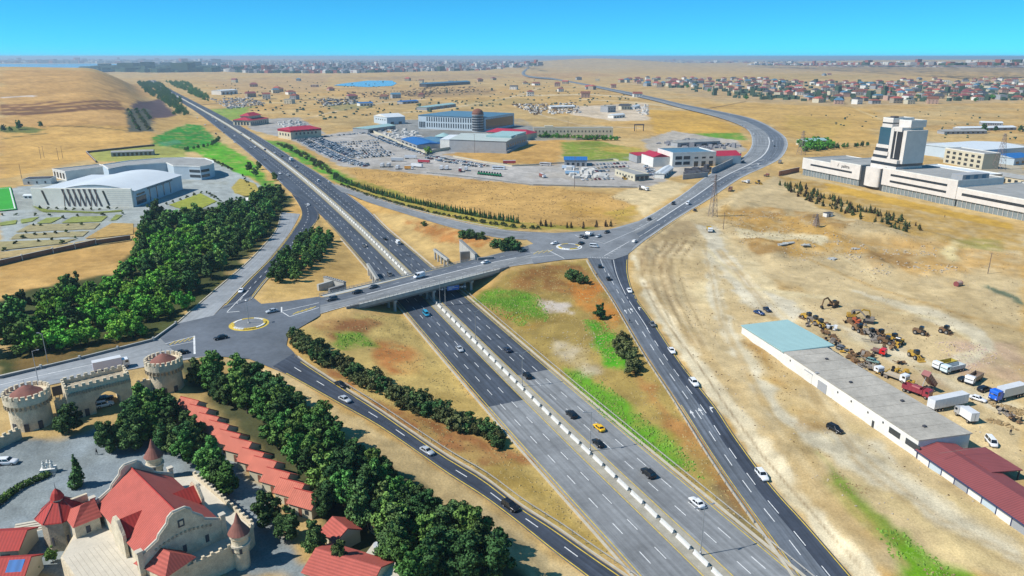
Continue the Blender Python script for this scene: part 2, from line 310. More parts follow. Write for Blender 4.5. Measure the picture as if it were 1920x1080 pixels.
def G(px,py,dz=0.):
    """the point of the ground seen at a pixel"""
    u=(px-960)/F; v=(py-540)/F; d=np.array([u,C_-v*S_,-(S_+v*C_)])
    p=d[None]*_T[:,None]; p[:,2]+=H; below=p[:,2]<hz(p[:,0],p[:,1])
    k=int(np.argmax(below)) if below.any() else len(_T)-1
    a,b=_T[max(k-1,0)],_T[k]
    for _ in range(22):
        m=(a+b)/2; q=d*m
        if q[2]+H<hz(q[0],q[1]): b=m
        else: a=m
    q=d*b; return Vector((q[0],q[1],float(hz(q[0],q[1]))+dz))
def Z(x,y): return float(hz(x,y))
def heading(px,py,qx,qy):
    a,b=G(px,py),G(qx,qy); return math.atan2(b.y-a.y,b.x-a.x)
def hgt(bx,by,ty):
    """height in metres of something whose base is seen at (bx,by) and top at row ty"""
    g=G(bx,by); v=(ty-540)/F; t=g.y/(C_-v*S_); return H-t*(S_+v*C_)-g.z
# ---------------------------------------------------------------- ground sheet with its soil and grass colours
ZONES=[]
def zone(px,col,soft=3.,amt=1.,wb=1.): ZONES.append((px,col,soft,amt,wb))
def zline(px,th,col,soft=2.): zone([(x,y-th) for x,y in px]+[(x,y+th) for x,y in px[::-1]],col,soft,.95,.22)
zone([(0,335),(0,131),(180,136),(290,150),(300,165),(245,200),(285,240),(285,300),(160,300)],(206,162,98),20)
zone([(0,240),(230,236),(285,250),(285,300),(160,300),(0,335)],(216,172,98),8)
zline([(0,213),(60,213),(120,209),(235,204)],2.8,(124,86,56),5); zline([(0,206.5),(70,206),(150,199),(228,197)],2.3,(130,92,60),5); zline([(0,201),(60,202),(140,193),(225,192)],2.,(134,94,62),5); zline([(0,197.5),(60,196.5),(110,189)],1.4,(134,94,62),5)
zline([(0,183),(60,180),(66,180)],1.2,(225,215,205))
zline([(90,236),(170,238),(238,245)],.8,(130,110,60)); zline([(0,262),(30,256),(90,250)],.8,(120,110,60))
zone([(0,248),(0,238),(60,238),(85,243),(60,250)],(120,125,60),6)
zone([(200,172),(240,168),(245,174),(206,178)],(150,115,70),3,.5)
zone([(245,200),(255,190),(300,184),(335,222),(300,235),(270,222)],(96,78,80),5); zone([(235,206),(280,204),(288,246),(240,248)],(96,98,84),4)
zone([(290,222),(350,212),(372,225),(350,232),(290,252)],(196,160,96),6)
zone([(285,258),(350,232),(378,235),(410,262),(408,268),(350,285),(290,280)],(56,142,44),4); zone([(350,279),(412,266),(478,305),(500,330),(488,340),(430,322),(400,302),(375,290)],(98,172,36),4)
zone([(478,330),(512,340),(528,362),(515,372),(497,372)],(92,150,44),3); zone([(295,268),(330,262),(345,268),(310,275)],(96,150,120),3,.6)
zone([(162,284),(290,272),(345,280),(350,300),(180,303)],(170,170,88),3)
zone([(25,352),(130,335),(400,300),(440,322),(486,345),(498,372),(470,395),(440,400),(330,425),(250,425),(240,445),(0,492),(0,375)],(174,180,176),2)
BEDS=[]
for poly,c in (([(40,412),(74,407),(60,416),(40,419)],(150,160,80)),([(0,418),(32,413),(30,420),(0,424)],(150,160,80)),([(88,409),(117,408),(95,419),(68,420)],(150,158,80)),([(137,407),(202,406),(190,416),(115,419)],(150,158,84)),([(56,422),(188,419),(177,430),(30,436)],(172,160,116)),([(30,440),(167,434),(155,444),(20,449)],(172,160,116)),([(0,454),(143,449),(115,458),(0,470)],(170,158,110)),([(218,403),(230,404),(218,413),(207,414)],(140,150,76)),([(210,419),(250,420),(250,440),(190,446),(160,448)],(196,160,92)),([(317,385),(376,363),(406,378),(376,392),(340,392)],(160,166,60)),([(435,352),(450,335),(478,345),(490,364),(460,368),(440,362)],(188,168,78)),([(0,474),(115,460),(190,447),(250,443),(245,452),(0,486)],(190,165,112)),([(60,386),(90,394),(180,398),(230,394),(228,397),(180,400),(80,398)],(130,140,60))):
    zone(poly,c,.8); BEDS.append((poly,c))
zone([(0,500),(245,452),(256,466),(225,510),(110,530),(0,560)],(210,168,102),3)
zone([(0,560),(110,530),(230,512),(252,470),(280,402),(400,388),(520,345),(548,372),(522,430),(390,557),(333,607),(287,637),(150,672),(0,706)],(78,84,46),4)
zone([(0,680),(60,690),(150,668),(287,634),(280,628),(150,655),(20,668)],(150,120,70),3,.8)
zone([(-100,820),(0,820),(90,820),(330,800),(470,870),(600,1090),(-100,1090)],(146,156,160),3)
zone([(400,672),(467,676),(540,706),(640,766),(840,896),(973,990),(1097,1085),(1000,1085),(900,1010),(760,900),(600,790),(500,710)],(212,186,136),2)
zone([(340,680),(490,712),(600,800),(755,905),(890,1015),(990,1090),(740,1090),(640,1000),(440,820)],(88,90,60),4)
zone([(548,622),(640,597),(755,592),(880,732),(990,852),(1170,1060),(1100,1030),(900,890),(700,760),(570,672)],(200,172,104),3)
zone([(590,606),(690,592),(725,606),(690,628),(630,636)],(150,98,62),4,.9); zone([(706,640),(770,650),(785,700),(730,700)],(190,122,66),5,.9); zone([(630,625),(680,622),(702,648),(640,655)],(112,150,50),3,.9)
zone([(560,650),(700,745),(960,842),(1010,862),(900,880),(700,770)],(164,108,66),3,.9); zone([(780,690),(860,700),(900,780),(800,760)],(206,176,104),6,.7)
zone([(880,880),(960,860),(1060,960),(1130,1030),(1060,985)],(188,158,84),3,.8)
zone([(480,562),(520,520),(605,398),(695,500),(690,530),(600,556)],(208,172,106),2)
zone([(705,401),(750,400),(840,428),(930,446),(998,456),(920,476),(815,500),(760,450)],(204,172,112),2); zone([(755,410),(860,430),(925,450),(900,464),(810,452)],(188,128,70),3,.9)
zone([(880,562),(950,512),(1060,490),(1100,486),(1172,604),(1270,757),(1410,967),(1480,1078),(1280,910),(1050,717)],(170,146,82),2)
zone([(945,515),(1060,494),(1098,497),(1125,560),(1060,552),(960,545)],(152,108,62),4,.9); zone([(1065,530),(1110,520),(1152,570),(1166,612),(1140,620),(1090,575)],(204,134,62),4,.9)
zone([(890,562),(930,546),(1000,545),(1012,556),(1034,600),(975,612),(940,580)],(88,152,34),4,.9); zone([(940,595),(985,580),(1010,605),(985,625)],(176,140,66),3,.7); zone([(1092,600),(1130,600),(1172,640),(1188,702),(1150,692),(1105,645)],(78,154,30),3)
zone([(1055,690),(1110,700),(1180,757),(1290,850),(1325,900),(1250,872),(1120,775)],(98,158,38),3,.95); zone([(1000,556),(1060,570),(1075,588),(1020,582)],(220,208,196),2,.9); zone([(1026,620),(1060,645),(1130,688),(1142,706),(1092,702),(1042,660)],(205,190,160),4,.8)
zone([(1168,690),(1195,690),(1290,800),(1400,962),(1378,955),(1260,820)],(170,122,70),3,.9); zone([(1310,890),(1340,900),(1440,1030),(1420,1025)],(120,112,86),3,.7)
zone([(650,316),(760,322),(900,335),(1030,350),(1200,370),(1207,395),(1150,427),(980,427),(800,388),(680,340)],(206,164,96),4)
zone([(630,322),(700,345),(800,378),(980,418),(1120,424),(1120,431),(940,429),(800,399),(640,348)],(156,152,62),3,.9); zone([(1040,372),(1130,385),(1170,410),(1080,405)],(192,150,70),6,.6); zone([(1130,400),(1190,385),(1200,400),(1160,425)],(186,158,70),4,.8)
zone([(1145,368),(1235,335),(1290,345),(1275,362),(1207,405),(1195,385)],(222,198,150),4)
zone([(545,262),(700,240),(790,268),(960,312),(1100,300),(1225,290),(1250,340),(1205,352),(1000,347),(800,327),(640,312)],(184,178,170),3); zone([(610,185),(830,190),(840,215),(700,240),(620,228)],(196,166,110),8,.8)
zone([(700,225),(980,222),(1040,265),(830,285),(760,262)],(150,150,146),3); zone([(830,290),(1000,264),(1062,262),(1045,308),(900,304)],(206,162,92),4); zone([(1050,267),(1120,264),(1200,280),(1212,302),(1060,302)],(136,152,54),5); zone([(1110,275),(1200,275),(1205,290),(1140,285)],(200,165,80),4,.7)
zone([(488,262),(545,268),(600,303),(650,330),(668,350),(640,345),(570,305)],(88,160,42),4,.95); zone([(390,205),(472,200),(455,226),(425,226)],(140,165,70),8)
zone([(455,225),(560,220),(610,250),(560,262),(520,256),(470,243)],(176,172,166),3)
zone([(1180,470),(1280,405),(1480,318),(1920,440),(1920,1080),(1600,1080),(1450,905),(1290,690),(1205,560)],(208,184,138),3)
zone([(1340,385),(1560,412),(1620,470),(1480,486),(1380,452)],(204,160,84),9,.85); zone([(1580,440),(1780,450),(1900,500),(1700,520)],(206,160,86),14,.7); zone([(1195,470),(1285,408),(1318,430),(1262,482),(1278,580),(1310,650),(1215,556)],(180,156,116),4,.9)
for a in (1225,1240,1255,1270): zline([(a,470),(a-8,510),(a+8,560),(a+30,610)],1.2,(206,182,138),1.2)
zone([(1310,430),(1360,440),(1500,570),(1480,610),(1390,560),(1330,480)],(220,200,156),6,.8); zone([(1790,640),(1920,640),(1920,720),(1800,700)],(206,172,148),6,.6); zone([(1460,330),(1560,345),(1920,432),(1920,470),(1700,440),(1520,385)],(196,158,84),4,.9); zone([(1545,342),(1900,420),(1900,432),(1560,360)],(208,166,74),2)
zone([(1760,470),(1790,455),(1800,490),(1790,500)],(226,205,150),4); zone([(1780,445),(1880,450),(1870,470),(1800,465)],(150,150,80),5,.7); zone([(1842,530),(1920,562),(1920,572),(1850,540)],(112,122,96),2); zone([(1300,560),(1330,500),(1345,560),(1320,600)],(222,202,156),5,.7)
zone([(1420,640),(1520,770),(1520,830),(1430,720)],(206,172,104),6,.7); zone([(1180,482),(1192,470),(1207,558),(1290,688),(1450,903),(1600,1080),(1655,1080),(1480,880),(1305,660),(1218,540)],(228,212,176),1.6)
zone([(1640,988),(1700,1000),(1800,1080),(1690,1080)],(112,160,34),4); zone([(1532,850),(1570,868),(1625,960),(1690,1010),(1640,1002),(1560,905)],(126,148,54),3,.95); zone([(1560,940),(1640,980),(1660,1040),(1600,1000)],(206,166,96),5,.7)
zone([(1520,780),(1600,800),(1700,900),(1920,1010),(1920,1080),(1800,1050),(1560,850)],(216,192,138),6,.8)
zone([(1210,206),(1300,208),(1392,240),(1372,262),(1230,250)],(210,166,78),5); zone([(1300,250),(1392,249),(1397,262),(1310,263)],(112,160,50),4); zone([(1075,200),(1210,193),(1217,226),(1150,227),(1070,215)],(220,200,172),6); zone([(1205,262),(1260,245),(1380,262),(1400,280),(1270,330),(1240,335)],(190,180,165),4)
zone([(1300,196),(1500,190),(1650,208),(1640,270),(1500,262),(1450,232)],(210,170,96),14); zone([(1000,170),(1200,178),(1200,192),(1000,200),(900,190)],(206,168,100),12,.7); zone([(830,205),(990,200),(1200,250),(1060,255),(980,235)],(196,166,108),8,.7)
zone([(1180,121),(1920,126),(1920,150),(1500,150),(1180,146)],(208,172,108),30); zone([(380,150),(620,140),(600,170),(450,185)],(196,160,112),20,.7); zone([(620,165),(900,160),(960,178),(700,190)],(186,152,104),12,.6)
zone([(1730,235),(1920,232),(1920,250),(1760,252)],(200,160,96),8,.8); zone([(1700,265),(1920,270),(1920,330),(1830,330)],(196,184,160),4)
zline([(1212,462),(1202,490),(1206,530),(1232,582),(1300,672),(1362,762),(1436,862),(1520,958),(1612,1060)],1.7,(146,120,86),.8); zone([(1222,540),(1235,560),(1310,660),(1480,880),(1655,1080),(1690,1080),(1520,890),(1340,670)],(196,168,118),3,.8)
for a in (1218,1234,1251,1269,1288): zline([(a+26,452),(a+2,480),(a-6,515),(a+10,562),(a+36,612),(a+62,655)],2.6,(212,190,148),.9)
for a in (1226,1243,1260,1279): zline([(a+26,452),(a+2,480),(a-6,515),(a+10,562),(a+36,612)],1.6,(150,128,92),.9)
for px_,c_ in (([(1302,420),(1345,425),(1362,470),(1420,540),(1490,568),(1520,590),(1480,606),(1400,575),(1345,500),(1325,455)],(218,206,178)),([(1322,470),(1345,480),(1352,560),(1400,660),(1470,760),(1560,830),(1680,900),(1660,915),(1540,850),(1440,770),(1375,670),(1330,570)],(218,205,174)),([(1545,800),(1640,830),(1760,930),(1920,1030),(1920,1060),(1740,970),(1600,870)],(216,203,172)),([(1540,590),(1640,630),(1760,680),(1900,760),(1880,780),(1740,705),(1620,650)],(216,201,168)),([(1600,545),(1740,575),(1850,620),(1870,660),(1800,690),(1760,680),(1830,650),(1820,630),(1720,595)],(220,206,174)),([(1380,428),(1480,436),(1560,446),(1540,458),(1460,452),(1390,445)],(226,208,166))): zone(px_,c_,2.2)
for px_,c_ in (([(1385,445),(1470,455),(1480,475),(1420,478)],(176,138,82)),([(1490,395),(1600,415),(1580,432),(1500,420)],(180,142,84)),([(1620,470),(1720,478),(1700,505),(1640,500)],(176,138,84)),([(1400,640),(1440,660),(1490,740),(1450,720)],(182,146,90)),([(1370,395),(1450,388),(1470,402),(1400,412)],(186,146,84)),([(1700,700),(1790,705),(1780,730),(1710,730)],(196,172,140)),([(1480,760),(1540,770),(1560,800),(1500,800)],(186,152,98)),([(1440,520),(1500,530),(1540,560),(1470,548)],(190,156,100))): zone(px_,c_,3.5,.9)
zone([(1165,153),(1700,156),(1920,158),(1920,192),(1560,200),(1350,190)],(190,164,124),20,.7)
for px_,th_,c_ in (([(960,180),(1100,177),(1225,184)],.9,(222,200,160)),([(700,218),(850,202),(960,182),(1010,166)],.8,(222,200,160)),([(1085,186),(1200,192),(1312,209)],.7,(220,198,156)),([(560,226),(640,206),(720,192),(800,186)],.8,(220,196,156)),([(1590,193),(1612,208),(1650,222)],.8,(222,196,140)),([(1500,572),(1600,640),(1760,700),(1915,760)],3,(222,202,158)),([(1350,470),(1480,600),(1510,700),(1600,820),(1800,960),(1920,1030)],5,(222,202,160)),([(1330,470),(1400,540),(1560,560),(1760,600),(1840,650),(1780,690)],2.5,(224,206,162)),([(1400,700),(1480,820),(1600,950),(1700,1060)],3,(196,166,112)),([(1500,480),(1640,540),(1800,590),(1920,620)],2,(196,162,104)),([(1340,500),(1365,620),(1450,780),(1560,900)],2.2,(192,164,112)),([(1320,460),(1350,600),(1430,760)],1.6,(190,160,108)),([(760,178),(860,174),(930,170)],.9,(130,105,75)),([(380,196),(450,192),(520,185)],.8,(150,125,90)),([(500,205),(560,190),(620,182)],.7,(150,122,84)),([(1300,262),(1400,275)],.7,(150,130,80)),([(1310,207),(1400,190)],.8,(140,112,70)),([(1000,212),(1090,235),(1200,240)],.8,(214,190,150)),([(1345,470),(1420,560),(1478,640),(1530,760),(1600,850)],.9,(186,156,104)),([(1352,470),(1428,560),(1487,640),(1540,760),(1612,850)],.9,(186,156,104)),([(1500,590),(1560,600),(1700,660),(1760,700)],.8,(190,160,110)),([(1560,560),(1700,585),(1820,640)],.8,(192,162,112)),([(1600,860),(1720,960),(1900,1060)],1.2,(188,160,112)),([(1625,860),(1745,960),(1915,1050)],1.2,(188,160,112)),([(1400,420),(1470,440),(1560,470),(1640,520)],1.,(226,206,160)),([(860,560),(960,640),(1100,760),(1260,900)],1.2,(196,178,140))): zline(px_,th_,c_,2.5)
zone([(740,172),(900,168),(930,176),(780,184)],(160,132,92),10,.8); zone([(600,196),(690,191),(700,201),(640,208)],(140,140,84),8,.7); zone([(860,188),(990,184),(1010,194),(880,200)],(170,150,96),8,.6); zone([(1480,216),(1600,226),(1560,256),(1470,240)],(204,168,84),10,.7); zone([(1240,150),(1500,138),(1700,142),(1600,148)],(190,160,90),30,.6); zone([(940,140),(1100,135),(1160,142),(1000,150)],(196,150,96),30,.6); zone([(640,146),(900,138),(960,146),(760,152)],(176,146,110),30,.6); zone([(1400,124),(1920,128),(1920,136),(1500,133)],(186,156,110),40,.7)
NAZ,NR=760,680
az=np.linspace(-1.05,1.05,NAZ)+.0; rr=np.geomspace(62,34000,NR)
RR,AA=np.meshgrid(rr,az,indexing='ij'); TX=(RR*np.sin(AA)).ravel(); TY=(RR*np.cos(AA)).ravel(); TH=hz(TX,TY)
base=np.array([srgb(206,176,120)]); alt=np.array([srgb(208,168,100)])
k=np.clip(.5+1.4*fbm(TX,TY,70,4,21),0,1)[:,None]; TC=base*(1-k)+alt*k
wob=lambda x,y,s:fbm(x,y,9*s,3,31)*4.5*s
for px,c,soft,amt,wb in ZONES:
    w_=np.array([tuple(G(x,max(y,118)))[:2] for x,y in px]); pad=soft*4+12; lo=w_.min(0)-pad; hi=w_.max(0)+pad
    ii=np.nonzero((TX>lo[0])&(TX<hi[0])&(TY>lo[1])&(TY<hi[1]))[0]
    if not len(ii): continue
    x,y=TX[ii],TY[ii]; ins=inpoly(x,y,w_); d2=np.full(len(ii),1e9)
    for a in range(len(w_)):
        p,q=w_[a],w_[(a+1)%len(w_)]; e=q-p; L2=(e@e)+1e-9; t=np.clip(((x-p[0])*e[0]+(y-p[1])*e[1])/L2,0,1); d2=np.minimum(d2,(x-p[0]-t*e[0])**2+(y-p[1]-t*e[1])**2)
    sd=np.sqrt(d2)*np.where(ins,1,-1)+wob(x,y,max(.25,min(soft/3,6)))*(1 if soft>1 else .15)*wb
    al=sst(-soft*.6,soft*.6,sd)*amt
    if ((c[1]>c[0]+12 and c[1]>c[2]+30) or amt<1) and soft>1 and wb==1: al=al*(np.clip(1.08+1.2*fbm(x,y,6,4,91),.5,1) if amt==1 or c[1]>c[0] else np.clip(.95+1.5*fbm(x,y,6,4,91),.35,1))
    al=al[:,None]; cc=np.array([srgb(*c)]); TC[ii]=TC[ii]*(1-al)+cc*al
TC*=(1+.26*fbm(TX,TY,45,2,41)+.3*fbm(TX,TY,7,3,43)+.2*fbm(TX,TY,2.2,1,47))[:,None]
# bare and grassy mottling inside the fields
mk=sst(.12,.3,fbm(TX,TY,30,4,61))[:,None]*.55; TC=TC*(1-mk)+TC*np.array([[.78,.74,.66]])*mk
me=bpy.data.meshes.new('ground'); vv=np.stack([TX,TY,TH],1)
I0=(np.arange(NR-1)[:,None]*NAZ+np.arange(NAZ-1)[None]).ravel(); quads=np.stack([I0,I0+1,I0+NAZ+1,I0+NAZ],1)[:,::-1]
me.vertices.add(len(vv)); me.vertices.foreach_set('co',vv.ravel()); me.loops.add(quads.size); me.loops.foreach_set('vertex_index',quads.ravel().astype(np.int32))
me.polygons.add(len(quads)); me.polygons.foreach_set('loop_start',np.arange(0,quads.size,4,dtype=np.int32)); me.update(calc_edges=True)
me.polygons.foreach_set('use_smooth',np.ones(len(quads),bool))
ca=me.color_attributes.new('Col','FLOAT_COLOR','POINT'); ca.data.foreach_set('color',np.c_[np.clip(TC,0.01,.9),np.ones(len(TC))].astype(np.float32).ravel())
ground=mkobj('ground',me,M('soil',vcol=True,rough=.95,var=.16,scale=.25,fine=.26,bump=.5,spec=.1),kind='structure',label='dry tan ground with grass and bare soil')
for bi,(poly,c) in enumerate(BEDS):   # garden beds as sheets with a crisp edge
    w_=[G(x,y) for x,y in poly]; n=len(w_); a_=sum(w_[i].x*w_[(i+1)%n].y-w_[(i+1)%n].x*w_[i].y for i in range(n)); w_=w_ if a_>0 else w_[::-1]; m=MB(); m.add([(p.x,p.y,p.z+.35) for p in w_],[tuple(range(n))]); m.obj('garden_bed',M('bed_%d_%d'%(c[0],c[1]),srgb(*c),.95,.3,.25,fine=.25),kind='structure',label='planted garden bed between the pale paths')
# ---------------------------------------------------------------- road sheets
asD=AS('asphalt_new',(.046,.056,.076)); asM=AS('asphalt_worn',(.115,.13,.15)); asG=AS('asphalt_old',(.205,.212,.215),k=.75); asP=AS('asphalt_pale',(.26,.275,.285),k=.35); asH=AS('asphalt_highway',(.06,.072,.092)); asD2=AS('asphalt_lane_dark',(.046,.056,.076),False); asM2=AS('asphalt_lane_worn',(.115,.13,.15),False); jM=M('asphalt_junction_pale',(.185,.195,.205),.8,.28,.07,fine=.18)
conc=M('concrete',srgb(196,196,190),.85,.16,.5,fine=.12,bump=.1); concD=M('concrete_dark',srgb(150,150,148),.85,.2,.4,fine=.12); kerbM=M('kerb_stone',srgb(205,196,176),.85,.15,.5)
white=M('paint_white',(.66,.66,.64),.6,.3,1.2,fine=.2); yellow=M('paint_yellow',(.58,.42,.06),.6,.3,.8,fine=.2); blackM=M('black_rubber',(.012,.012,.013),.7,0); steel=M('galvanised_steel',(.42,.43,.44),.5,.1,1,metal=.6)
def part_road(R,lo,hi):
    k=np.nonzero((R.L[:,1]>=lo)&(R.L[:,1]<=hi))[0]; q=Road.__new__(Road); q.L=R.L[k]; q.R=R.R[k]; q.n=len(k); c=(q.L+q.R)/2; q.cum=np.r_[0,np.cumsum(np.linalg.norm(np.diff(c,axis=0),axis=1))]; q.len=q.cum[-1]; q.off=0; return q
ysl=HW_L.L[np.argmin(abs(HW_L.L[:,1]-197)),1]; ysr=HW_R.L[np.argmin(abs(HW_R.L[:,1]-222)),1]
part_road(HW_L,60,ysl).build('highway',asG,0); part_road(HW_L,ysl,4000).build('highway',asH,0); part_road(HW_R,60,ysr).build('highway',asG,0); part_road(HW_R,ysr,4000).build('highway',asH,0)
HW_L.off=HW_R.off=0
HW_M.build('median_strip',M('median_concrete',srgb(178,172,156),.9,.2,.3,fine=.15),.03)
RS.build('service_road',asP,.0); RA.build('ramp_road',asD,.02); RB.build('road',asP,.01); RC.build('ramp_road',asD,.078); RD.build('ramp_road',asM,.04); RN.build('road',asG,.02); RW.build('ramp_road',asG,.05)
def sheet(name,px,z,mat,off=.0,world=None,**kw):
    w_=[P(x,y,z) for x,y in px] if world is None else world
    n=len(w_); a=sum(w_[i][0]*w_[(i+1)%n][1]-w_[(i+1)%n][0]*w_[i][1] for i in range(n)); w_=w_ if a>0 else w_[::-1]
    m=MB(); m.add([(p[0],p[1],z+off) for p in w_],[tuple(range(n))]); o=m.obj(name,mat,**kw); return o
sheet('junction',JL,7,M('asphalt_junction',(.115,.13,.15),.8,.28,.06,fine=.15),.07,kind='structure'); sheet('junction',JR,7,jM,.07,kind='structure')
# wearing course: the darker outer lane of the right-hand ramp and road
part=Road.__new__(Road); part.n=RD.n; part.L=RD.L+(RD.R-RD.L)*.56; part.R=RD.L+(RD.R-RD.L)*.995; part.cum=RD.cum; part.len=RD.len; part.off=0
part.build('lane_surface',asD2,.048); part.ob.parent=RD.ob; part.ob['kind']='structure'
for u0,u1 in ((0,.07),(.93,1)):
    sh_=Road.__new__(Road); sh_.n=RN.n; sh_.L=RN.L+(RN.R-RN.L)*u0; sh_.R=RN.L+(RN.R-RN.L)*u1; sh_.cum=RN.cum; sh_.len=RN.len; sh_.off=0; sh_.build('road_shoulder',asP,.026); sh_.ob.parent=RN.ob
lane=Road.__new__(Road); lane.n=RN.n; lane.L=RN.L+(RN.R-RN.L)*.53; lane.R=RN.L+(RN.R-RN.L)*.9; lane.cum=RN.cum; lane.len=RN.len; lane.off=0; lane.build('lane_surface',asM2,.025); lane.ob.parent=RN.ob
# markings
def marks(name,mat,par,fn):
    m=MB(); fn(m)
    if m.f: m.obj(name,mat,par)
def solid(R,m,w,d0=0,d1=None,**at): R.line(m,w,d0,d1,None,5.,**at)
for R,sgn in ((HW_L,1),(HW_R,-1)):
    a,b=('dr','dl') if sgn==1 else ('dl','dr'); end=float(np.interp(1500,R.L[:,1],R.cum))
    par=[o for o in COL.objects if o.name.startswith('highway')][0 if sgn==1 else 2]
    near=float(np.interp(460,R.L[:,1],R.cum))
    marks('lane_marking',white,par,lambda m:[R.line(m,.2,2,end*.75,(4.2,6.6),**{a:4.1}),R.line(m,.2,2,end*.75,(4.2,6.6),**{a:7.9})])
    marks('edge_line',yellow,par,lambda m:[solid(R,m,.22,0,end,**{a:.35}),solid(R,m,.24,0,near,**{b:.75})])
far_d=float(np.interp(420,HW_R.L[:,1],HW_R.cum)); far_e=float(np.interp(1200,HW_R.L[:,1],HW_R.cum))
marks('edge_line',white,[o for o in COL.objects if o.name.startswith('highway')][2],lambda m:[solid(HW_R,m,.2,far_d,far_e,dr=.9),solid(HW_L,m,.22,float(np.interp(600,HW_L.L[:,1],HW_L.cum)),far_e,dl=.9)])
marks('lane_marking',white,RC.ob,lambda m:RC.line(m,.24,8,RC.len,(4.,8.5),u=.5)); marks('edge_line',yellow,RC.ob,lambda m:[solid(RC,m,.26,8,dl=.45),solid(RC,m,.26,3,dr=.9)])
marks('lane_marking',white,RD.ob,lambda m:[RD.line(m,.22,28,RD.len,(5,6.5),u=.36),RD.line(m,.22,95,RD.len,(5,6.5),u=.6),solid(RD,m,.22,8,96,u=.62),solid(RD,m,.18,3,26,u=.3)])
marks('edge_line',yellow,RD.ob,lambda m:[solid(RD,m,.26,10,dr=.5),solid(RD,m,.2,150,dl=.5)])
marks('lane_marking',white,RA.ob,lambda m:[RA.line(m,.24,20,RA.len-14,(3.6,6),u=.5),solid(RA,m,.3,RA.len-24,RA.len-5,u=.52)]); marks('edge_line',yellow,RA.ob,lambda m:[solid(RA,m,.3,30,RA.len-8,dl=.4),solid(RA,m,.25,70,RA.len-6,dr=.5)])
marks('lane_marking',white,RN.ob,lambda m:[solid(RN,m,.9,60,620,u=.5),RN.line(m,.2,30,500,(4,8),u=.25),RN.line(m,.2,60,500,(4,8),u=.75),solid(RN,m,.3,4,60,u=.72),solid(RN,m,.25,24,62,u=.36)]); marks('edge_line',white,RN.ob,lambda m:[solid(RN,m,.3,40,700,dl=.8),solid(RN,m,.3,40,700,dr=.8)])
marks('lane_marking',white,RB.ob,lambda m:[solid(RB,m,.3,22,RB.len,u=.42)]); marks('edge_line',white,RW.ob,lambda m:[solid(RW,m,.2,0,RW.len,dl=.6)])
def poly_mark(name,mat,px,wd,z=7,close=False,off=.085,par=None):
    m=MB(); pts=[P(x,y,z) for x,y in px]; pts+= [pts[0]] if close else []
    for p,q in zip(pts,pts[1:]):
        t=(q-p); nn=Vector((-t.y,t.x,0)).normalized()*wd/2; up=Vector((0,0,off)); m.add([p-nn+up,p+nn+up,q+nn+up,q-nn+up],[(0,3,2,1)])
    return m.obj(name,mat,par)
jl,jr=[o for o in COL.objects if o.name.startswith('junction')]
poly_mark('junction_marking',white,[(425,586),(449,584)],.4,par=jl); poly_mark('junction_marking',white,[(426,585),(459,551)],.3,off=.09,par=jl)
poly_mark('junction_marking',white,[(530,586),(543,594),(598,577)],.35,par=jl); poly_mark('junction_marking',white,[(528,584),(598,568)],.3,off=.09,par=jl); poly_mark('junction_marking',white,[(528,576),(528,586)],.5,off=.095,par=jl)
poly_mark('junction_marking',white,[(364,630),(365,664)],.6,par=jl); poly_mark('junction_marking',white,[(362,631),(310,645)],.3,off=.09,par=jl); poly_mark('junction_marking',white,[(366,640),(315,650)],.3,off=.095,par=jl)
for i in range(5): poly_mark('hatch_marking',yellow,[(318+i*9,647-i*2),(328+i*9,640-i*2)],.35,off=.1,par=jl); poly_mark('hatch_marking',yellow,[(549+i*8,590-i*2.4),(560+i*8,584-i*2.4)],.4,off=.1,par=jl)
poly_mark('junction_marking',white,[(1027,469),(1058,485)],.4,par=jr); poly_mark('junction_marking',white,[(1025,469),(985,477)],.25,off=.09,par=jr); poly_mark('junction_marking',white,[(1046,478),(985,484)],.25,off=.095,par=jr)
for i in range(4): poly_mark('hatch_marking',yellow,[(1000+i*9,477-i*1.2),(1010+i*9,471-i*1.)],.4,off=.1,par=jr)
for i in range(9): poly_mark('give_way_marking',white,[(1101+i*4.6,482.5+i*.1),(1103.4+i*4.6,482.6+i*.1)],.5,off=.1,par=jr)
poly_mark('junction_marking',white,[(1133,480),(1150,470),(1180,453)],.3,par=jr); poly_mark('junction_marking',white,[(1078,441),(1096,450)],.3,par=jr); poly_mark('junction_marking',white,[(1112,451),(1133,457),(1200,428)],.25,off=.09,par=jr)
for i in range(6): poly_mark('chevron_marking',white,[(1137+i*5,478-i*3.2),(1144+i*5,479-i*3.6)],.3,off=.1,par=jr)
def arrow(R,d,u,turn=0):
    m=MB(); p=R.pos(d,u=u,dz=.02); q=R.pos(d-3.2,u=u,dz=.02); t=Vector(q)-Vector(p); t.normalize(); n=Vector((-t.y,t.x,0)); p=Vector(p)
    sh=[(-.13,0),(.13,0),(.13,2.4),(-.13,2.4)]; hd=[(-.6,2.4),(.6,2.4),(0,4.2)] if turn==0 else [(.13*turn,1.9),(1.3*turn,2.6),(.13*turn,3.3)]
    for s in (sh,hd): m.add([p+n*a+t*b for a,b in s],[tuple(range(len(s)))])
    m.obj('arrow_marking',white,R.ob)
for d,tr in ((78,(0,0,-1)),(158,(0,0,-1))):
    for u,t_ in zip((.2,.48,.8),tr): arrow(RD,d,u,t_)
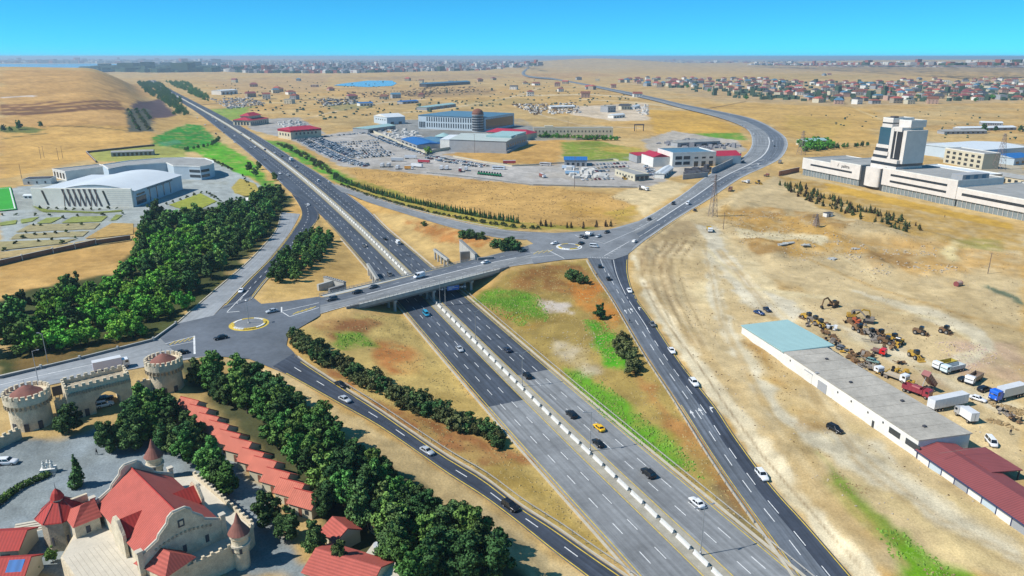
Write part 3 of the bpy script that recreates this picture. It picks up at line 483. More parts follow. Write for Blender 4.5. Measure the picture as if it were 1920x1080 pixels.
# ---------------------------------------------------------------- kerbs
def kerb(R,side,d0,d1,name='kerb',w=.35,h=.18,mat=None,label=None,out=.3):
    m=MB(); ds=np.arange(d0,d1,3.); ring=[]
    for d in ds:
        p=R.pos(d,u=0 if side=='L' else 1); q=R.pos(d,u=1 if side=='L' else 0); n=(p-q); n[2]=0; n/=np.linalg.norm(n); a=p+n*out; b=a+n*w; ring.append([a-[0,0,.2],a+[0,0,h],b+[0,0,h],b-[0,0,.2]])
    vs=[tuple(x) for r in ring for x in r]; m.add(vs,[(i*4+k,i*4+(k+1)%4,i*4+4+(k+1)%4,i*4+4+k) for i in range(len(ring)-1) for k in range(4)])
    return m.obj(name,mat or kerbM,R.ob)
kerb(RC,'R',4,RC.len); kerb(RA,'L',20,RA.len-10); kerb(RA,'R',70,RA.len-4,mat=kerbM); kerb(RS,'L',5,RS.len,w=.5,h=.25); kerb(RB,'L',2,RB.len,w=.5,h=.25); kerb(RD,'L',5,RD.len,w=.6,out=.6); kerb(RW,'L',12,RW.len,w=.5,mat=concD)
HW_R.ob=[o for o in COL.objects if o.name.startswith('highway')][2]; HW_L.ob=[o for o in COL.objects if o.name.startswith('highway')][0]
kerb(HW_R,'R',0,far_d+60,out=.5,w=.7,h=.12); kerb(HW_L,'L',0,far_d,out=.5,w=.6,h=.12)
# ---------------------------------------------------------------- roundabout islands
def island(px,r,label,pole):
    c=P(*px,7); e=empty('roundabout_island',(c.x,c.y,7.07),0,label,'roundabout')
    n=32; ks=[]
    for i in range(n):
        a0,a1=2*math.pi*i/n+.012,2*math.pi*(i+1)/n-.012; m=MB(); m.prism([(r*math.cos(a0),r*math.sin(a0)),(r*math.cos(a1),r*math.sin(a1)),((r-.8)*math.cos(a1),(r-.8)*math.sin(a1)),((r-.8)*math.cos(a0),(r-.8)*math.sin(a0))],0,.42)
        m.obj('kerb_stone',(yellow if (i//4)%2==0 else white),e)
    m=MB(); m.lathe([(r-.82,0),(r-.82,.3),(r-1.2,.36),(.01,.45)],32); m.obj('island_fill',jM,e)
    m=MB(); m.lathe([(r+1.1,.001),(r+1.1,.02),(r+.02,.02)],32); m.obj('painted_ring',yellow if pole else white,e)
    if pole:
        m=MB(); m.tube((0,0,.4),(0,0,9.),.16,.09,8); m.obj('lamp_pole',steel,e); m=MB(); m.lathe([(.5,.4),(.45,.8),(.2,.85)],10); m.obj('pole_footing',conc,e); m=MB(); m.lathe([(.45,8.9),(.6,9.1),(.2,9.4)],10); m.obj('lamp_head',steel,e)
    return e
island((467,608),5.9,'round traffic island with yellow and white kerb and a lamp post in its middle',True); island((1067,463),5.6,'round grey traffic island with yellow and white kerb and no lamp post',False)
# ---------------------------------------------------------------- overpass bridge
br=empty('overpass_bridge',(BA.x,BA.y,0),math.atan2(BD.y,BD.x),'grey concrete overpass bridge carrying four lanes across the highway','bridge')
WID=float(np.linalg.norm(np.array(P(807,507,7)-BA)-np.array(BD)*((P(807,507,7)-BA).dot(BD))))
W0,W1=-1.6,WID+.9
m=MB(); m.box(-3,BL+3,W0,W1,5.75,6.98); m.obj('deck',conc,br)
for i in range(7):
    y=W0+1.2+i*(W1-W0-2.4)/6; m=MB(); m.box(-2,BL+2,y-.45,y+.45,4.75,5.76); m.obj('girder',concD,br)
for y,nm in ((W0+.1,0),(W1-.4,1)):
    m=MB(); m.box(-4,BL+4,y,y+.32,6.975,7.2); m.obj('parapet_kerb',conc,br)
    m=MB(); 
    for zz in (7.55,7.95): m.box(-4,BL+4,y+.1,y+.22,zz,zz+.1)
    m.obj('railing',steel,br)
    m=MB()
    for x in np.arange(-4,BL+4,2): m.box(x-.05,x+.05,y+.11,y+.21,7.19,7.96)
    o=m.obj('railing_post',steel,br); o['kind']='stuff'
hwdir=math.atan2(nr[np.argmin(abs(cl[:,1]-300)),1],nr[np.argmin(abs(cl[:,1]-300)),0])
for fr,lbl in ((.245,''),(.5,''),(.77,'')):
    x=BL*fr; nrow=5
    m=MB(); m.box(x-.7,x+.7,W0+.3,W1-.3,4.0,4.76); m.obj('pier_cap',conc,br)
    for i in range(nrow):
        y=W0+1.2+i*(W1-W0-2.4)/(nrow-1); m=MB(); m.lathe([(.62,-.4),(.62,4.02)],12,(x,y)); m.obj('pier',conc,br)
for x0,x1 in ((-3.5,1.2),(BL-1.2,BL+3.5)):
    m=MB(); m.box(x0,x1,W0+.002,W1-.002,-.5 if x0<0 else -.5,5.74); m.obj('abutment',conc,br)
    m=MB(); m.box(x0-.5,x1+.3,W0-.35,W0-.003,3.2,7.6); m.obj('wing_wall',concD,br)
RG.build('bridge_road',asG,.02)
marks('lane_marking',white,RG.ob,lambda m:[solid(RG,m,.5,24,RG.len-20,u=.52),RG.line(m,.18,20,RG.len-20,(3,6),u=.27),RG.line(m,.18,20,RG.len-20,(3,6),u=.77),solid(RG,m,.2,4,RG.len-4,dr=.5)]); marks('edge_line',yellow,RG.ob,lambda m:solid(RG,m,.2,4,RG.len-4,dl=.6))
q=Road.__new__(Road); q.n=RG.n; q.L=RG.L+(RG.R-RG.L)*.03; q.R=RG.L+(RG.R-RG.L)*.5; q.cum=RG.cum; q.len=RG.len; q.off=0; q.build('lane_surface',asM2,.026); q.ob.parent=RG.ob
# remains of a second bridge, left unfinished beside the overpass
def slabwall(name,px0,px1,h,th,label,cols=0,z=None):
    a,b=G(*px0),G(*px1); L=(b-a).length; e=empty(name,(a.x,a.y,min(a.z,b.z)-.3),math.atan2(b.y-a.y,b.x-a.x),label,'wall')
    if cols:
        for i in range(cols):
            m=MB(); x=.5+i*(L-1)/(cols-1); m.lathe([(.5,0),(.5,h-1.1)],10,(x,th/2)); m.obj('column',conc,e)
        m=MB(); m.box(-.3,L+.3,0,th,h-1.1,h); m.obj('cap_beam',conc,e)
    else:
        m=MB(); m.box(0,L,0,th,0,h); m.obj('wall',conc,e)
        m=MB(); m.box(-.2,L+.2,-.15,th+.15,h,h+.4); m.obj('coping',concD,e)
    for i in range(int(L/1.4)):
        m=MB(); m.box(.6+i*1.4,1.0+i*1.4,th*.2,th*.8,h+(.0 if cols else .4),h+(.0 if cols else .4)+.35); m.obj('bearing_block',conc,e)
    return e
slabwall('bridge_pier',(712,545),(694,516),6.2,1.4,'pale concrete pier row left standing beside the overpass near the tree island',5)
slabwall('bridge_pier',(843,502),(818,485),5.6,1.4,'pale concrete pier row left standing beside the overpass near the bare slope',5)
e=slabwall('bridge_abutment',(650,549),(612,536),5.0,1.2,'grey stepped concrete abutment box beside the overpass on the tree island'); m=MB(); m.box(-.4,.8,1.2,9,0,4.4); m.obj('side_wall',concD,e); m=MB(); m.box(7,8.2,1.2,9,0,4.8); m.obj('side_wall',conc,e)
e=slabwall('bridge_abutment',(895,488),(866,472),6.4,1.2,'tall pale concrete abutment wall beside the overpass below dark bushes'); m=MB(); m.box(-1.2,0,-8,0,0,5.0); m.obj('side_wall',concD,e); m=MB(); m.box(9,10.2,-.2,6,0,5.8); m.obj('side_wall',concD,e)
# ---------------------------------------------------------------- median blocks
prof=[(-.42,0),(.42,0),(.42,.2),(.2,.45),(.15,.95),(-.15,.95),(-.2,.45),(-.42,.2)]
m=MB(); m.xprism(prof,-2.35,2.35); bm_=m.mesh('concrete_barrier'); bm_.materials.append(M('block_white',srgb(226,226,220),.7,.14,.8))
m=MB(); m.box(-.17,.17,2.38,2.6,.1,.75); bl_=m.mesh('end_gap_marker'); bl_.materials.append(blackM)
d=3.; cnt=0; far=MB()
while d<HW_M.len:
    p,q=HW_M.pos(d,u=.5),HW_M.pos(d+3,u=.5); a=math.atan2(q[1]-p[1],q[0]-p[0])-math.pi/2
    if p[1]>3000: break
    if p[1]>105:
        if p[1]<1000:
            jx=random.uniform(-.08,.08); o=mkobj('concrete_barrier',bm_,None,label='white concrete barrier block in the row along the highway median',cat='barrier',group='barrier blocks on the median',loc=(p[0]+jx,p[1],p[2]),rz=a+random.uniform(-.015,.015)); mkobj('end_marker',bl_,None,o); cnt+=1
        else: far.cbox((p[0],p[1],p[2]+.5),(.5,5.,1.),a)
    d+=6.05
far.obj('barrier_row',bm_.materials[0],kind='stuff',label='far white barrier blocks along the highway median')
# ---------------------------------------------------------------- lamp posts along the median
def lamp_proto():
    e=empty('street_lamp',(0,0,-50)); m=MB(); m.tube((0,0,0),(0,0,11.6),.13,.07,8); m.obj('pole',steel,e); m=MB(); m.lathe([(.28,0),(.24,.9),(.14,1.0)],8); m.obj('base',steel,e)
    for s in (-1,1):
        m=MB(); m.tube((0,0,11.4),(1.7*s,0,12.0),.055,.045,6); m.obj('arm',steel,e); m=MB(); m.box(min(1.6*s,2.5*s),max(1.6*s,2.5*s),-.16,.16,11.96,12.1); m.obj('lamp_head',steel,e)
    return e
LP=lamp_proto(); first=True
for yb in (129.6,172,212,251,291,331,371,411,451,491,531,580,630,690,760,840,930,1030,1140):
    i=np.argmin(abs(cl[:,1]-yb)); X=np.interp(yb,cl[:,1],cl[:,0])+.75; o=LP if first else copy_tree(LP); first=False; o.location=(X,yb,hwz(yb)+.02); o.rotation_euler=(0,0,math.atan2(nr[i,1],nr[i,0])+.0)
    tag(o,'tall grey double-armed street lamp in the row on the highway median','street lamp','lamps on the median')
# single lamps by the left road and the castle
def single_lamp(px,h,label,arm=1):
    g=G(*px); e=empty('street_lamp',g,0,label,'street lamp'); m=MB(); m.tube((0,0,0),(0,0,h),.12,.07,7); m.obj('pole',steel,e); m=MB(); m.tube((0,0,h-.1),(1.2*arm,.3,h+.2),.05,.04,6); m.obj('arm',steel,e); m=MB(); m.cbox((1.5*arm,.35,h+.22),(.8,.3,.14),.2); m.obj('lamp_head',steel,e)
single_lamp((90,681),10,'grey street lamp between the grove and the pale road left of the castle',-1); single_lamp((72,716),10,'leaning grey pole on the verge behind the castle gate')
# blue direction sign beside the bridge
g=P(831,573,0); e=empty('road_sign',(g.x+.9,g.y,0),math.atan2(nr[np.argmin(abs(cl[:,1]-291)),1],nr[np.argmin(abs(cl[:,1]-291)),0]),'blue overhead direction sign on a tall pole in front of the overpass','sign')
m=MB(); m.tube((0,0,0),(0,0,8.2),.18,.14,8); m.obj('pole',steel,e); m=MB(); m.tube((-2,0,7.4),(9,0,7.4),.1,.1,6); m.obj('arm',steel,e)
m=MB(); m.box(1.0,6.2,-.22,-.14,6.5,8.3); pb=m.obj('blue_panel',M('sign_blue',(.03,.12,.42),.4,.03,1),e)
m=MB()
for i,(a,b) in enumerate(((1.5,4.1),(1.5,5.6),(1.5,3.2))): m.box(a,b,-.235,-.225,7.85-i*.5,8.05-i*.5)
m.obj('lettering',white,pb)
for x0 in (-1.7,7.0,8.3): m=MB(); m.box(x0,x0+1.1,-.22,-.14,6.8,8.0); m.obj('small_panel',M('sign_dark',(.06,.08,.12),.4,.05,1),e); m=MB(); m.lathe([(.34,-.01),(.34,.01)],12); o=m.obj('sign_disc',white,e); o.location=(x0+.55,-.235,7.4); o.rotation_euler=(math.pi/2,0,0)
# ---------------------------------------------------------------- vegetation
def leafmat(name,c,rand=.4,var=.42): return M(name,c,.85,var,.45,fine=.2,rand=rand,spec=.15)
lf_dark=leafmat('leaf_dark',(.062,.135,.042)); lf_mid=leafmat('leaf_mid',(.105,.225,.05)); lf_bright=leafmat('leaf_bright',(.13,.33,.04)); lf_olive=leafmat('leaf_olive',(.11,.135,.05)); lf_olive2=leafmat('leaf_olive_green',(.10,.165,.05)); lf_dry=leafmat('leaf_dry',(.12,.085,.04)); bark=M('bark',(.10,.07,.05),.9,.25,3)
def crown_mesh(name,lobes,n,size,mat,seed,flat=.75):
    rg=np.random.default_rng(seed); vol=np.array([l[3]*l[4]*l[5] for l in lobes])**.67; pk=rg.choice(len(lobes),n,p=vol/vol.sum()); L=np.array(lobes)[pk]
    d=rg.normal(size=(n,3)); d/=np.linalg.norm(d,axis=1)[:,None]; r=rg.uniform(.62,1.06,n)[:,None]; c=L[:,:3]+d*L[:,3:]*r
    a=rg.normal(size=(n,3)); a+=d*.0; a-=d*(np.sum(a*d,1)[:,None])*flat*.6; a/=np.linalg.norm(a,axis=1)[:,None]; b=np.cross(d+rg.normal(size=(n,3))*.5,a); b/=np.linalg.norm(b,axis=1)[:,None]+1e-9
    gn=np.cross(a,b); fl=np.sign(np.sum(gn*d,1))[:,None]; b=b*np.where(fl==0,1,fl); s=(size*rg.uniform(.6,1.35,n))[:,None]; v=np.stack([c-a*s-b*s*.55,c+a*s*.2-b*s*.8,c+a*s+b*s*.5,c-a*s*.3+b*s*.8],1).reshape(-1,3)
    me=bpy.data.meshes.new(name); me.from_pydata(v.tolist(),[],np.arange(4*n).reshape(-1,4).tolist()); me.materials.append(mat); me.update()
    nn=d*1.0+rg.normal(size=(n,3))*.62; nn/=np.linalg.norm(nn,axis=1)[:,None]; me.polygons.foreach_set('use_smooth',[True]*n); me.normals_split_custom_set_from_vertices(np.repeat(nn,4,0).tolist()); return me
def lobes_round(h,r,k,seed,point=0.):
    rg=random.Random(seed); out=[(rg.uniform(-.1,.1)*r,rg.uniform(-.1,.1)*r,h*.5,r*.46,r*.46,h*.26)]
    for i in range(k):
        a=rg.uniform(0,6.28); t=(i+rg.random())/k; z=.24+.74*t; q=r*rg.uniform(.25,.95)*(1-point*t**1.3); s=r*rg.uniform(.18,.44)*(1.1-(.3+.4*point)*t); out.append((q*math.cos(a),q*math.sin(a),h*z*(1-.16*(1-point)*q/r),s,s*rg.uniform(.8,1.2),s*rg.uniform(.6,1.05)))
    return out
def lobes_cone(h,r,k,seed):
    rg=random.Random(seed); out=[]
    for i in range(k):
        t=i/(k-1); a=rg.uniform(0,6.28); rr_=r*(1-t*.86); out.append((rr_*.25*math.cos(a),rr_*.25*math.sin(a),h*(.16+.78*t),rr_*rg.uniform(.75,1.),rr_*rg.uniform(.75,1.),h*.55/k+.12*h))
    return out
PROTO={}
def proto(kind,i,h,lob,n,size,mat,tr,nt=3):
    me=crown_mesh('crown',lob,n,size,mat,hash_(kind)+i); m=MB(); m.tube((0,0,-.6),(.1,0,h*.45),tr,tr*.6,7)
    for k in range(nt):
        a=6.28*k/nt+i; l=lob[1+k%max(1,len(lob)-1)] if len(lob)>1 else lob[0]; m.tube((.05,0,h*.28),(l[0]*.8,l[1]*.8,l[2]*.95),tr*.5,tr*.15,5)
    tm=m.mesh('trunk'); tm.materials.append(bark); PROTO.setdefault(kind,[]).append((h,me,tm))
def hash_(s): return sum(ord(c)*(i+3) for i,c in enumerate(s))
for i in range(5): proto('pine',i,9.,lobes_round(9,3.9,22,100+i,.25+.15*i),2300,.34,lf_dark if i%5<2 else lf_mid,.22)
for i in range(6): proto('pine_near',i,9.,lobes_round(9,3.4,30,140+i,.3+.11*i),6500,.22,(lf_dark,lf_mid,lf_mid,lf_dark,lf_olive2,lf_mid)[i],.22)
for i in range(3): proto('leafy',i,8.,lobes_round(8,4.0,20,200+i),2200,.34,lf_bright,.2)
for i in range(4): proto('bush',i,3.6,lobes_round(3.6,2.3,16,300+i),1500,.2,(lf_olive,lf_dark,lf_dark,lf_olive)[i],.1)
for i in range(3): proto('cypress',i,6.,lobes_cone(6,1.15,6,400+i),420,.3,lf_dark,.12,0)
for i in range(3): proto('young',i,3.2,lobes_cone(3.2,1.0,4,500+i),220,.26,(lf_olive,lf_olive,lf_dry)[i],.07,0)
for i in range(2): proto('shrub',i,1.7,lobes_round(1.7,.95,5,600+i),240,.2,(lf_dark,lf_olive)[i],.06,0)
for i in range(2): proto('fir',i,9.,lobes_cone(9,2.3,7,700+i),2000,.3,lf_dark,.16,0)
TREES=[]
def tree(kind,x,y,h,label,group,name='tree',v=None,z=None,cat=None):
    cat=cat or name.replace('_',' ')
    pr=PROTO[kind]; H0,me,tm=pr[random.randrange(len(pr)) if v is None else v%len(pr)]; s=h/H0
    e=empty(name,(x,y,(Z(x,y) if z is None else z)),random.uniform(0,6.28),label,cat,group); e.scale=(s*random.uniform(.9,1.12),s*random.uniform(.9,1.12),s)
    mkobj('trunk',tm,None,e); mkobj('crown',me,None,e); TREES.append(e); return e
def fill(px,sp,seed=1,jit=.45):
    w_=np.array([tuple(G(x,y))[:2] for x,y in px]); lo,hi=w_.min(0),w_.max(0); rg=np.random.default_rng(seed); X,Y=np.meshgrid(np.arange(lo[0],hi[0],sp),np.arange(lo[1],hi[1],sp*.9)); X=X+(np.arange(X.shape[0])%2)[:,None]*sp/2
    X=(X+rg.uniform(-jit,jit,X.shape)*sp).ravel(); Y=(Y+rg.uniform(-jit,jit,Y.shape)*sp).ravel(); k=inpoly(X,Y,w_); return list(zip(X[k],Y[k]))
def rowpts(px,sp,jit=.3):
    w_=crom([G(x,y) for x,y in px],400); s=np.r_[0,np.cumsum(np.linalg.norm(np.diff(w_[:,:2],axis=0),axis=1))]; d=np.arange(0,s[-1],sp); d=d+RNG.uniform(-jit,jit,len(d))*sp
    return [(np.interp(t,s,w_[:,0])+RNG.uniform(-jit,jit)*sp*.4,np.interp(t,s,w_[:,1])+RNG.uniform(-jit,jit)*sp*.4) for t in d]
# dense grove along the service road
bright=[np.array(tuple(G(x,y))[:2]) for x,y in ((200,545),(235,575),(170,590),(330,470),(300,500),(160,650),(120,655),(215,620),(265,540),(345,490),(255,600),(320,455))]
for x,y in fill([(0,600),(110,560),(225,535),(256,485),(275,432),(330,425),(400,408),(470,385),(525,362),(535,378),(508,432),(380,557),(318,605),(270,632),(150,660),(20,688),(-40,690),(-60,610)],9.0,3):
    db=min(np.hypot(x-b[0],y-b[1]) for b in bright); isb=db<random.uniform(8,22)
    tree('leafy' if isb else 'pine',x,y,random.uniform(7,9.2) if isb else random.uniform(7.5,12.5),'bright green leafy tree in the dense grove beside the pale service road' if isb else 'dark green pine tree in the dense grove beside the pale service road','bright trees in the grove' if isb else 'dark pines in the grove','leafy_tree' if isb else 'pine_tree')
for px_ in ((295,415),(285,440),(302,452),(320,432)): g=G(*px_); tree('pine',g.x,g.y,random.uniform(12.5,15),'tall dark pine standing above the grove in front of the white sports hall','tall pines by the sports hall','pine_tree')
# pines between the castle and the ramp
for x,y in fill([(350,715),(420,705),(500,745),(600,815),(750,925),(880,1030),(960,1090),(760,1110),(690,1040),(640,960),(560,880),(460,790),(380,735)],4.4,5): tree('pine_near',x,y,random.uniform(6.4,10.8),'dark green pine in the belt between the chalet row and the ramp','pines between the chalets and the ramp','pine_tree')
for x,y in fill([(240,770),(325,770),(395,855),(452,930),(440,955),(370,900),(300,880),(228,862)],5.2,6): tree('pine_near',x,y,random.uniform(7.4,10),'dark green pine between the castle hall and the chalet row','pines between the hall and the chalets','pine_tree')
for px_,h in (((130,812),8.5),((205,850),9),((230,835),8),((500,985),8),((545,1010),7.5),((590,1040),8),((640,1075),7.5),((610,965),7)): g=G(*px_); tree('pine_near',g.x,g.y,h,'dark green pine standing on the castle forecourt paving','pines on the forecourt','pine_tree')
g=G(148,912); tree('fir',g.x,g.y,7.5,'slender dark fir on the paving left of the red-roofed hall',None,'fir_tree')
for px_ in ((60,1075),(100,1055)): g=G(*px_); tree('pine_near',g.x,g.y,3.5,'low round green bush at the foot of the octagonal tower','bushes by the octagonal tower','bush',cat='bush')
# island and embankment bushes
for x,y in fill([(505,528),(520,500),(565,448),(600,432),(628,452),(600,490),(548,535)],5.2,8): tree('pine',x,y,random.uniform(5,7),'dark olive tree in the clump on the sandy triangle beside the ramp','trees on the sandy triangle','tree')
for k,px_ in enumerate(rowpts([(560,640),(600,670),(660,705),(740,745),(820,785),(900,815),(965,840)],3.6)):
    for j in range(3): tree('bush',px_[0]+random.uniform(-3.4,3.4),px_[1]+random.uniform(-2,4.5),random.uniform(2.4,4.8),'olive green bush in the hedge-like strip above the ramp kerb','bushes in the strip above the ramp','bush',cat='bush')
for px_,h in (((1080,527),5.2),((1095,532),4.2),((1072,522),4.6)): g=G(*px_); tree('bush',g.x,g.y,h,'dark bush in the small cluster on the brown slope under the roundabout','bush cluster on the brown slope','bush',v=1,cat='bush')
g=G(1125,598); tree('pine',g.x,g.y,6.5,'single dark bushy tree on the slope beside the right-hand ramp',None,'tree',v=0)
for px_,h in (((1165,655),4.6),((1172,668),5),((1180,685),5.2),((1185,698),4.8),((1168,640),3.6)): g=G(*px_); tree('bush',g.x,g.y,h,'olive tree in the short row beside the right-hand ramp over green grass','row of olive trees beside the ramp','bush',v=3,cat='bush')
for px_,h in (((795,424),3),((866,446),4.6),((878,447),5),((890,448),4.4),((902,448),4.2),((930,464),4.8),((945,470),6.5),((958,468),6.5),((968,470),5.5)): g=G(*px_); tree('bush',g.x,g.y,h,'dark bush on the orange slope behind the overpass','bushes on the orange slope','bush',v=1,cat='bush')
# rows beside the curved road in front of the dry field
for x,y in rowpts([(625,335),(690,358),(760,378),(850,398),(915,410),(975,420)],2.1): tree('cypress',x,y,random.uniform(3.6,5.2),'slim dark cypress in the row edging the dry field','cypresses edging the dry field','cypress')
for x,y in rowpts([(640,348),(700,370),(780,392),(860,410),(960,426),(1020,430)],4.6,.4): tree('bush',x,y,random.uniform(1.7,2.6),'low olive bush below the cypress row','bushes below the cypress row','bush',v=3,cat='bush')
for x,y in rowpts([(1010,424),(1080,428),(1150,424)],5.5,.5): tree('young',x,y,random.uniform(3,4.2),'withered brown young tree at the edge of the dry field','withered trees at the field edge','young_tree',v=2)
for x,y in fill([(515,268),(545,276),(600,305),(640,335),(655,348),(600,318)],6.5,12): tree('bush',x,y,random.uniform(2.2,3.6),'green bush on the verge between the highway and the car lot','bushes on the highway verge','bush',cat='bush')
# nursery of young conifers before the long white building
for x,y in fill([(1455,345),(1500,348),(1560,372),(1700,415),(1740,432),(1690,436),(1600,405),(1500,372)],4.9,14,.6):
    if random.random()<.8: tree('young',x,y,random.uniform(2.2,4.6),'young conifer in the nursery strip before the long white building','young conifers in the nursery','young_tree')
# garden shrubs round the sports hall
sh=[(9,470),(28,458),(48,437),(63,424),(77,424),(44,447),(66,441),(84,441),(104,438),(125,436),(72,454),(97,451),(117,457),(141,447),(94,405),(146,406),(193,404),(231,402),(118,410),(67,404),(154,423),(127,424),(30,404),(5,404)]
sh+=[(75+i*16,391+ (3 if 2<i<8 else 1)*1.) for i in range(10)]+[(312+i*13,384-i*4.3) for i in range(6)]+[(388+i*5,362+i*3.2) for i in range(6)]+[(455+i*4,331+i*6) for i in range(7)]
for px_ in sh: g=G(*px_); tree('shrub',g.x,g.y,random.uniform(1.5,2.8),'small clipped shrub in the gardens round the white sports hall','garden shrubs round the sports hall','shrub',cat='shrub')
for px_,h in (((468,322),9),((485,318),8),((480,330),8),((515,338),7)): g=G(*px_); tree('pine',g.x,g.y,h,'dark tree on the green lawn between the sports hall and the highway','trees on the green lawn','tree')
for x,y in rowpts([(345,283),(370,279),(398,273),(412,262)],8): tree('pine',x,y,random.uniform(4,6),'dark tree in the curved row on the green lawn','curved row on the green lawn','tree')
for x,y in rowpts([(400,303),(420,312),(440,322)],7): tree('shrub',x,y,3,'dark shrub in the line behind the ring building','shrubs behind the ring building','shrub',cat='shrub')
# far belts
def belt(px,sp,seed,label):
    V=[];N=0; mats=None; C_v=[]; 
    for x,y in fill(px,sp,seed):
        h_=random.uniform(7,15); H0,me,tm=PROTO['pine'][random.randrange(5)]; co=np.empty(len(me.vertices)*3); me.vertices.foreach_get('co',co); co=co.reshape(-1,4,3)[::3]*h_/H0*np.array([1.1,1.1,1]); co=co*1.0; C_v.append((co+np.array([x,y,Z(x,y)])).reshape(-1,3))
    v_=np.concatenate(C_v); me=bpy.data.meshes.new('tree_belt'); me.from_pydata(v_.tolist(),[],np.arange(len(v_)).reshape(-1,4).tolist()); me.materials.append(lf_mid); return mkobj('tree_belt',me,None,kind='stuff',label=label)
belt([(258,156),(300,158),(338,190),(355,216),(330,220),(300,190),(270,172)],21,21,'dark belt of trees on the hill side of the far highway'); belt([(312,155),(350,156),(372,172),(395,190),(380,190),(350,174),(330,165)],22,22,'dark belt of trees right of the far highway')
for x,y in fill([(238,208),(280,206),(286,244),(242,246)],15,23,.1): tree('shrub',x,y,5,'small tree in the square orchard on the hillside','orchard on the hillside','orchard_tree')
for px_,h in (((8,246),9),((36,243),13),((20,247),7),((76,238),8)): g=G(*px_); tree('pine',g.x,g.y,h,'lone dark tree at the foot of the tan hill','trees at the foot of the hill','tree')
for x,y in rowpts([(1000,258),(1080,262),(1165,264)],6): tree('leafy',x,y,random.uniform(5,8),'leafy green tree in the row before the long barrack-like building','trees before the barrack-like building','leafy_tree')
for x,y in fill([(1500,270),(1555,268),(1560,280),(1505,286)],9,24): tree('leafy',x,y,random.uniform(6,9),'green tree in the garden beside the small pale house','garden trees by the pale house','leafy_tree')
for x,y in rowpts([(1560,280),(1630,274)],9): tree('pine',x,y,random.uniform(5,7),'dark tree in the line behind the long white building','trees behind the long building','tree')
g=G(803,289); tree('leafy',g.x,g.y,8,'round green tree at the corner of the grey warehouse wall',None,'leafy_tree',v=1)
for px_,h in (((1844,248),12),((1866,247),8),((1912,247),9)): g=G(*px_); tree('pine',g.x,g.y,h,'lone tree beside the long low farm sheds','lone trees by the farm sheds','tree')
# grass and scrub: uncountable, one object each
def tufts(name,mat,polys,dens,h,seed,label,wd=.5):
    rg=np.random.default_rng(seed); V=[]; Fc=[]
    for px in polys:
        w_=np.array([tuple(G(x,y))[:2] for x,y in px]); lo,hi=w_.min(0),w_.max(0); n=int((hi-lo).prod()*dens); X=rg.uniform(lo[0],hi[0],n); Y=rg.uniform(lo[1],hi[1],n); k=inpoly(X,Y,w_)&(fbm(X,Y,10,2,seed)>-.16); X,Y=X[k],Y[k]; ZZ=hz(X,Y)
        for x,y,z in zip(X,Y,ZZ):
            a=rg.uniform(0,2.1); s=rg.uniform(.5,1.5); o=len(V); V+=[(x+wd*s*math.cos(a+q),y+wd*s*math.sin(a+q),z-.06) for q in (0,2.09,4.19)]+[(x+rg.uniform(-.3,.3)*wd,y+rg.uniform(-.3,.3)*wd,z+h*s)]; Fc+=[(o,o+1,o+3),(o+1,o+2,o+3),(o+2,o,o+3)]
    me=bpy.data.meshes.new(name); me.from_pydata(V,[],Fc); me.materials.append(mat); me.update()
    return mkobj(name,me,None,kind='stuff',label=label)
gg=M('grass_green',(.15,.26,.04),.9,.4,.3,fine=.25,spec=.1); gd=M('grass_dry',(.32,.24,.10),.9,.4,.3,fine=.25,spec=.1); gs=M('scrub_brown',(.26,.18,.08),.9,.4,.3,fine=.2,spec=.1)
tufts('green_grass',gg,[[(890,562),(930,546),(1000,545),(1012,556),(1034,600),(975,612)],[(1092,600),(1130,600),(1172,640),(1188,702),(1150,692),(1105,645)],[(1055,690),(1110,700),(1180,757),(1290,850),(1325,900),(1250,872),(1120,775)],[(1640,988),(1700,1000),(1800,1080),(1690,1080)],[(635,628),(680,625),(698,648),(642,652)]],1.6,.3,3,'lush green grass in patches beside the ramps',.42)
tufts('dry_grass',gd,[[(560,640),(640,597),(755,592),(880,732),(990,852),(1160,1050),(900,890),(700,760)],[(880,562),(950,512),(1060,490),(1100,486),(1172,604),(1270,757),(1440,1010),(1280,910),(1050,717)],[(755,410),(860,430),(985,452),(900,468),(810,452)]],.5,.16,4,'dry straw-coloured grass on the embankments',.4)
tufts('scrub',gs,[[(650,316),(900,335),(1200,370),(1150,420),(980,420),(800,388)],[(1345,385),(1560,412),(1640,470),(1480,486),(1380,452)],[(945,515),(1060,494),(1110,520),(1060,552)],[(590,606),(690,592),(725,606),(630,636)],[(1532,850),(1570,868),(1690,1010),(1640,1002)]],.04,.35,5,'brown low scrub dotted over the dry fields',.6)
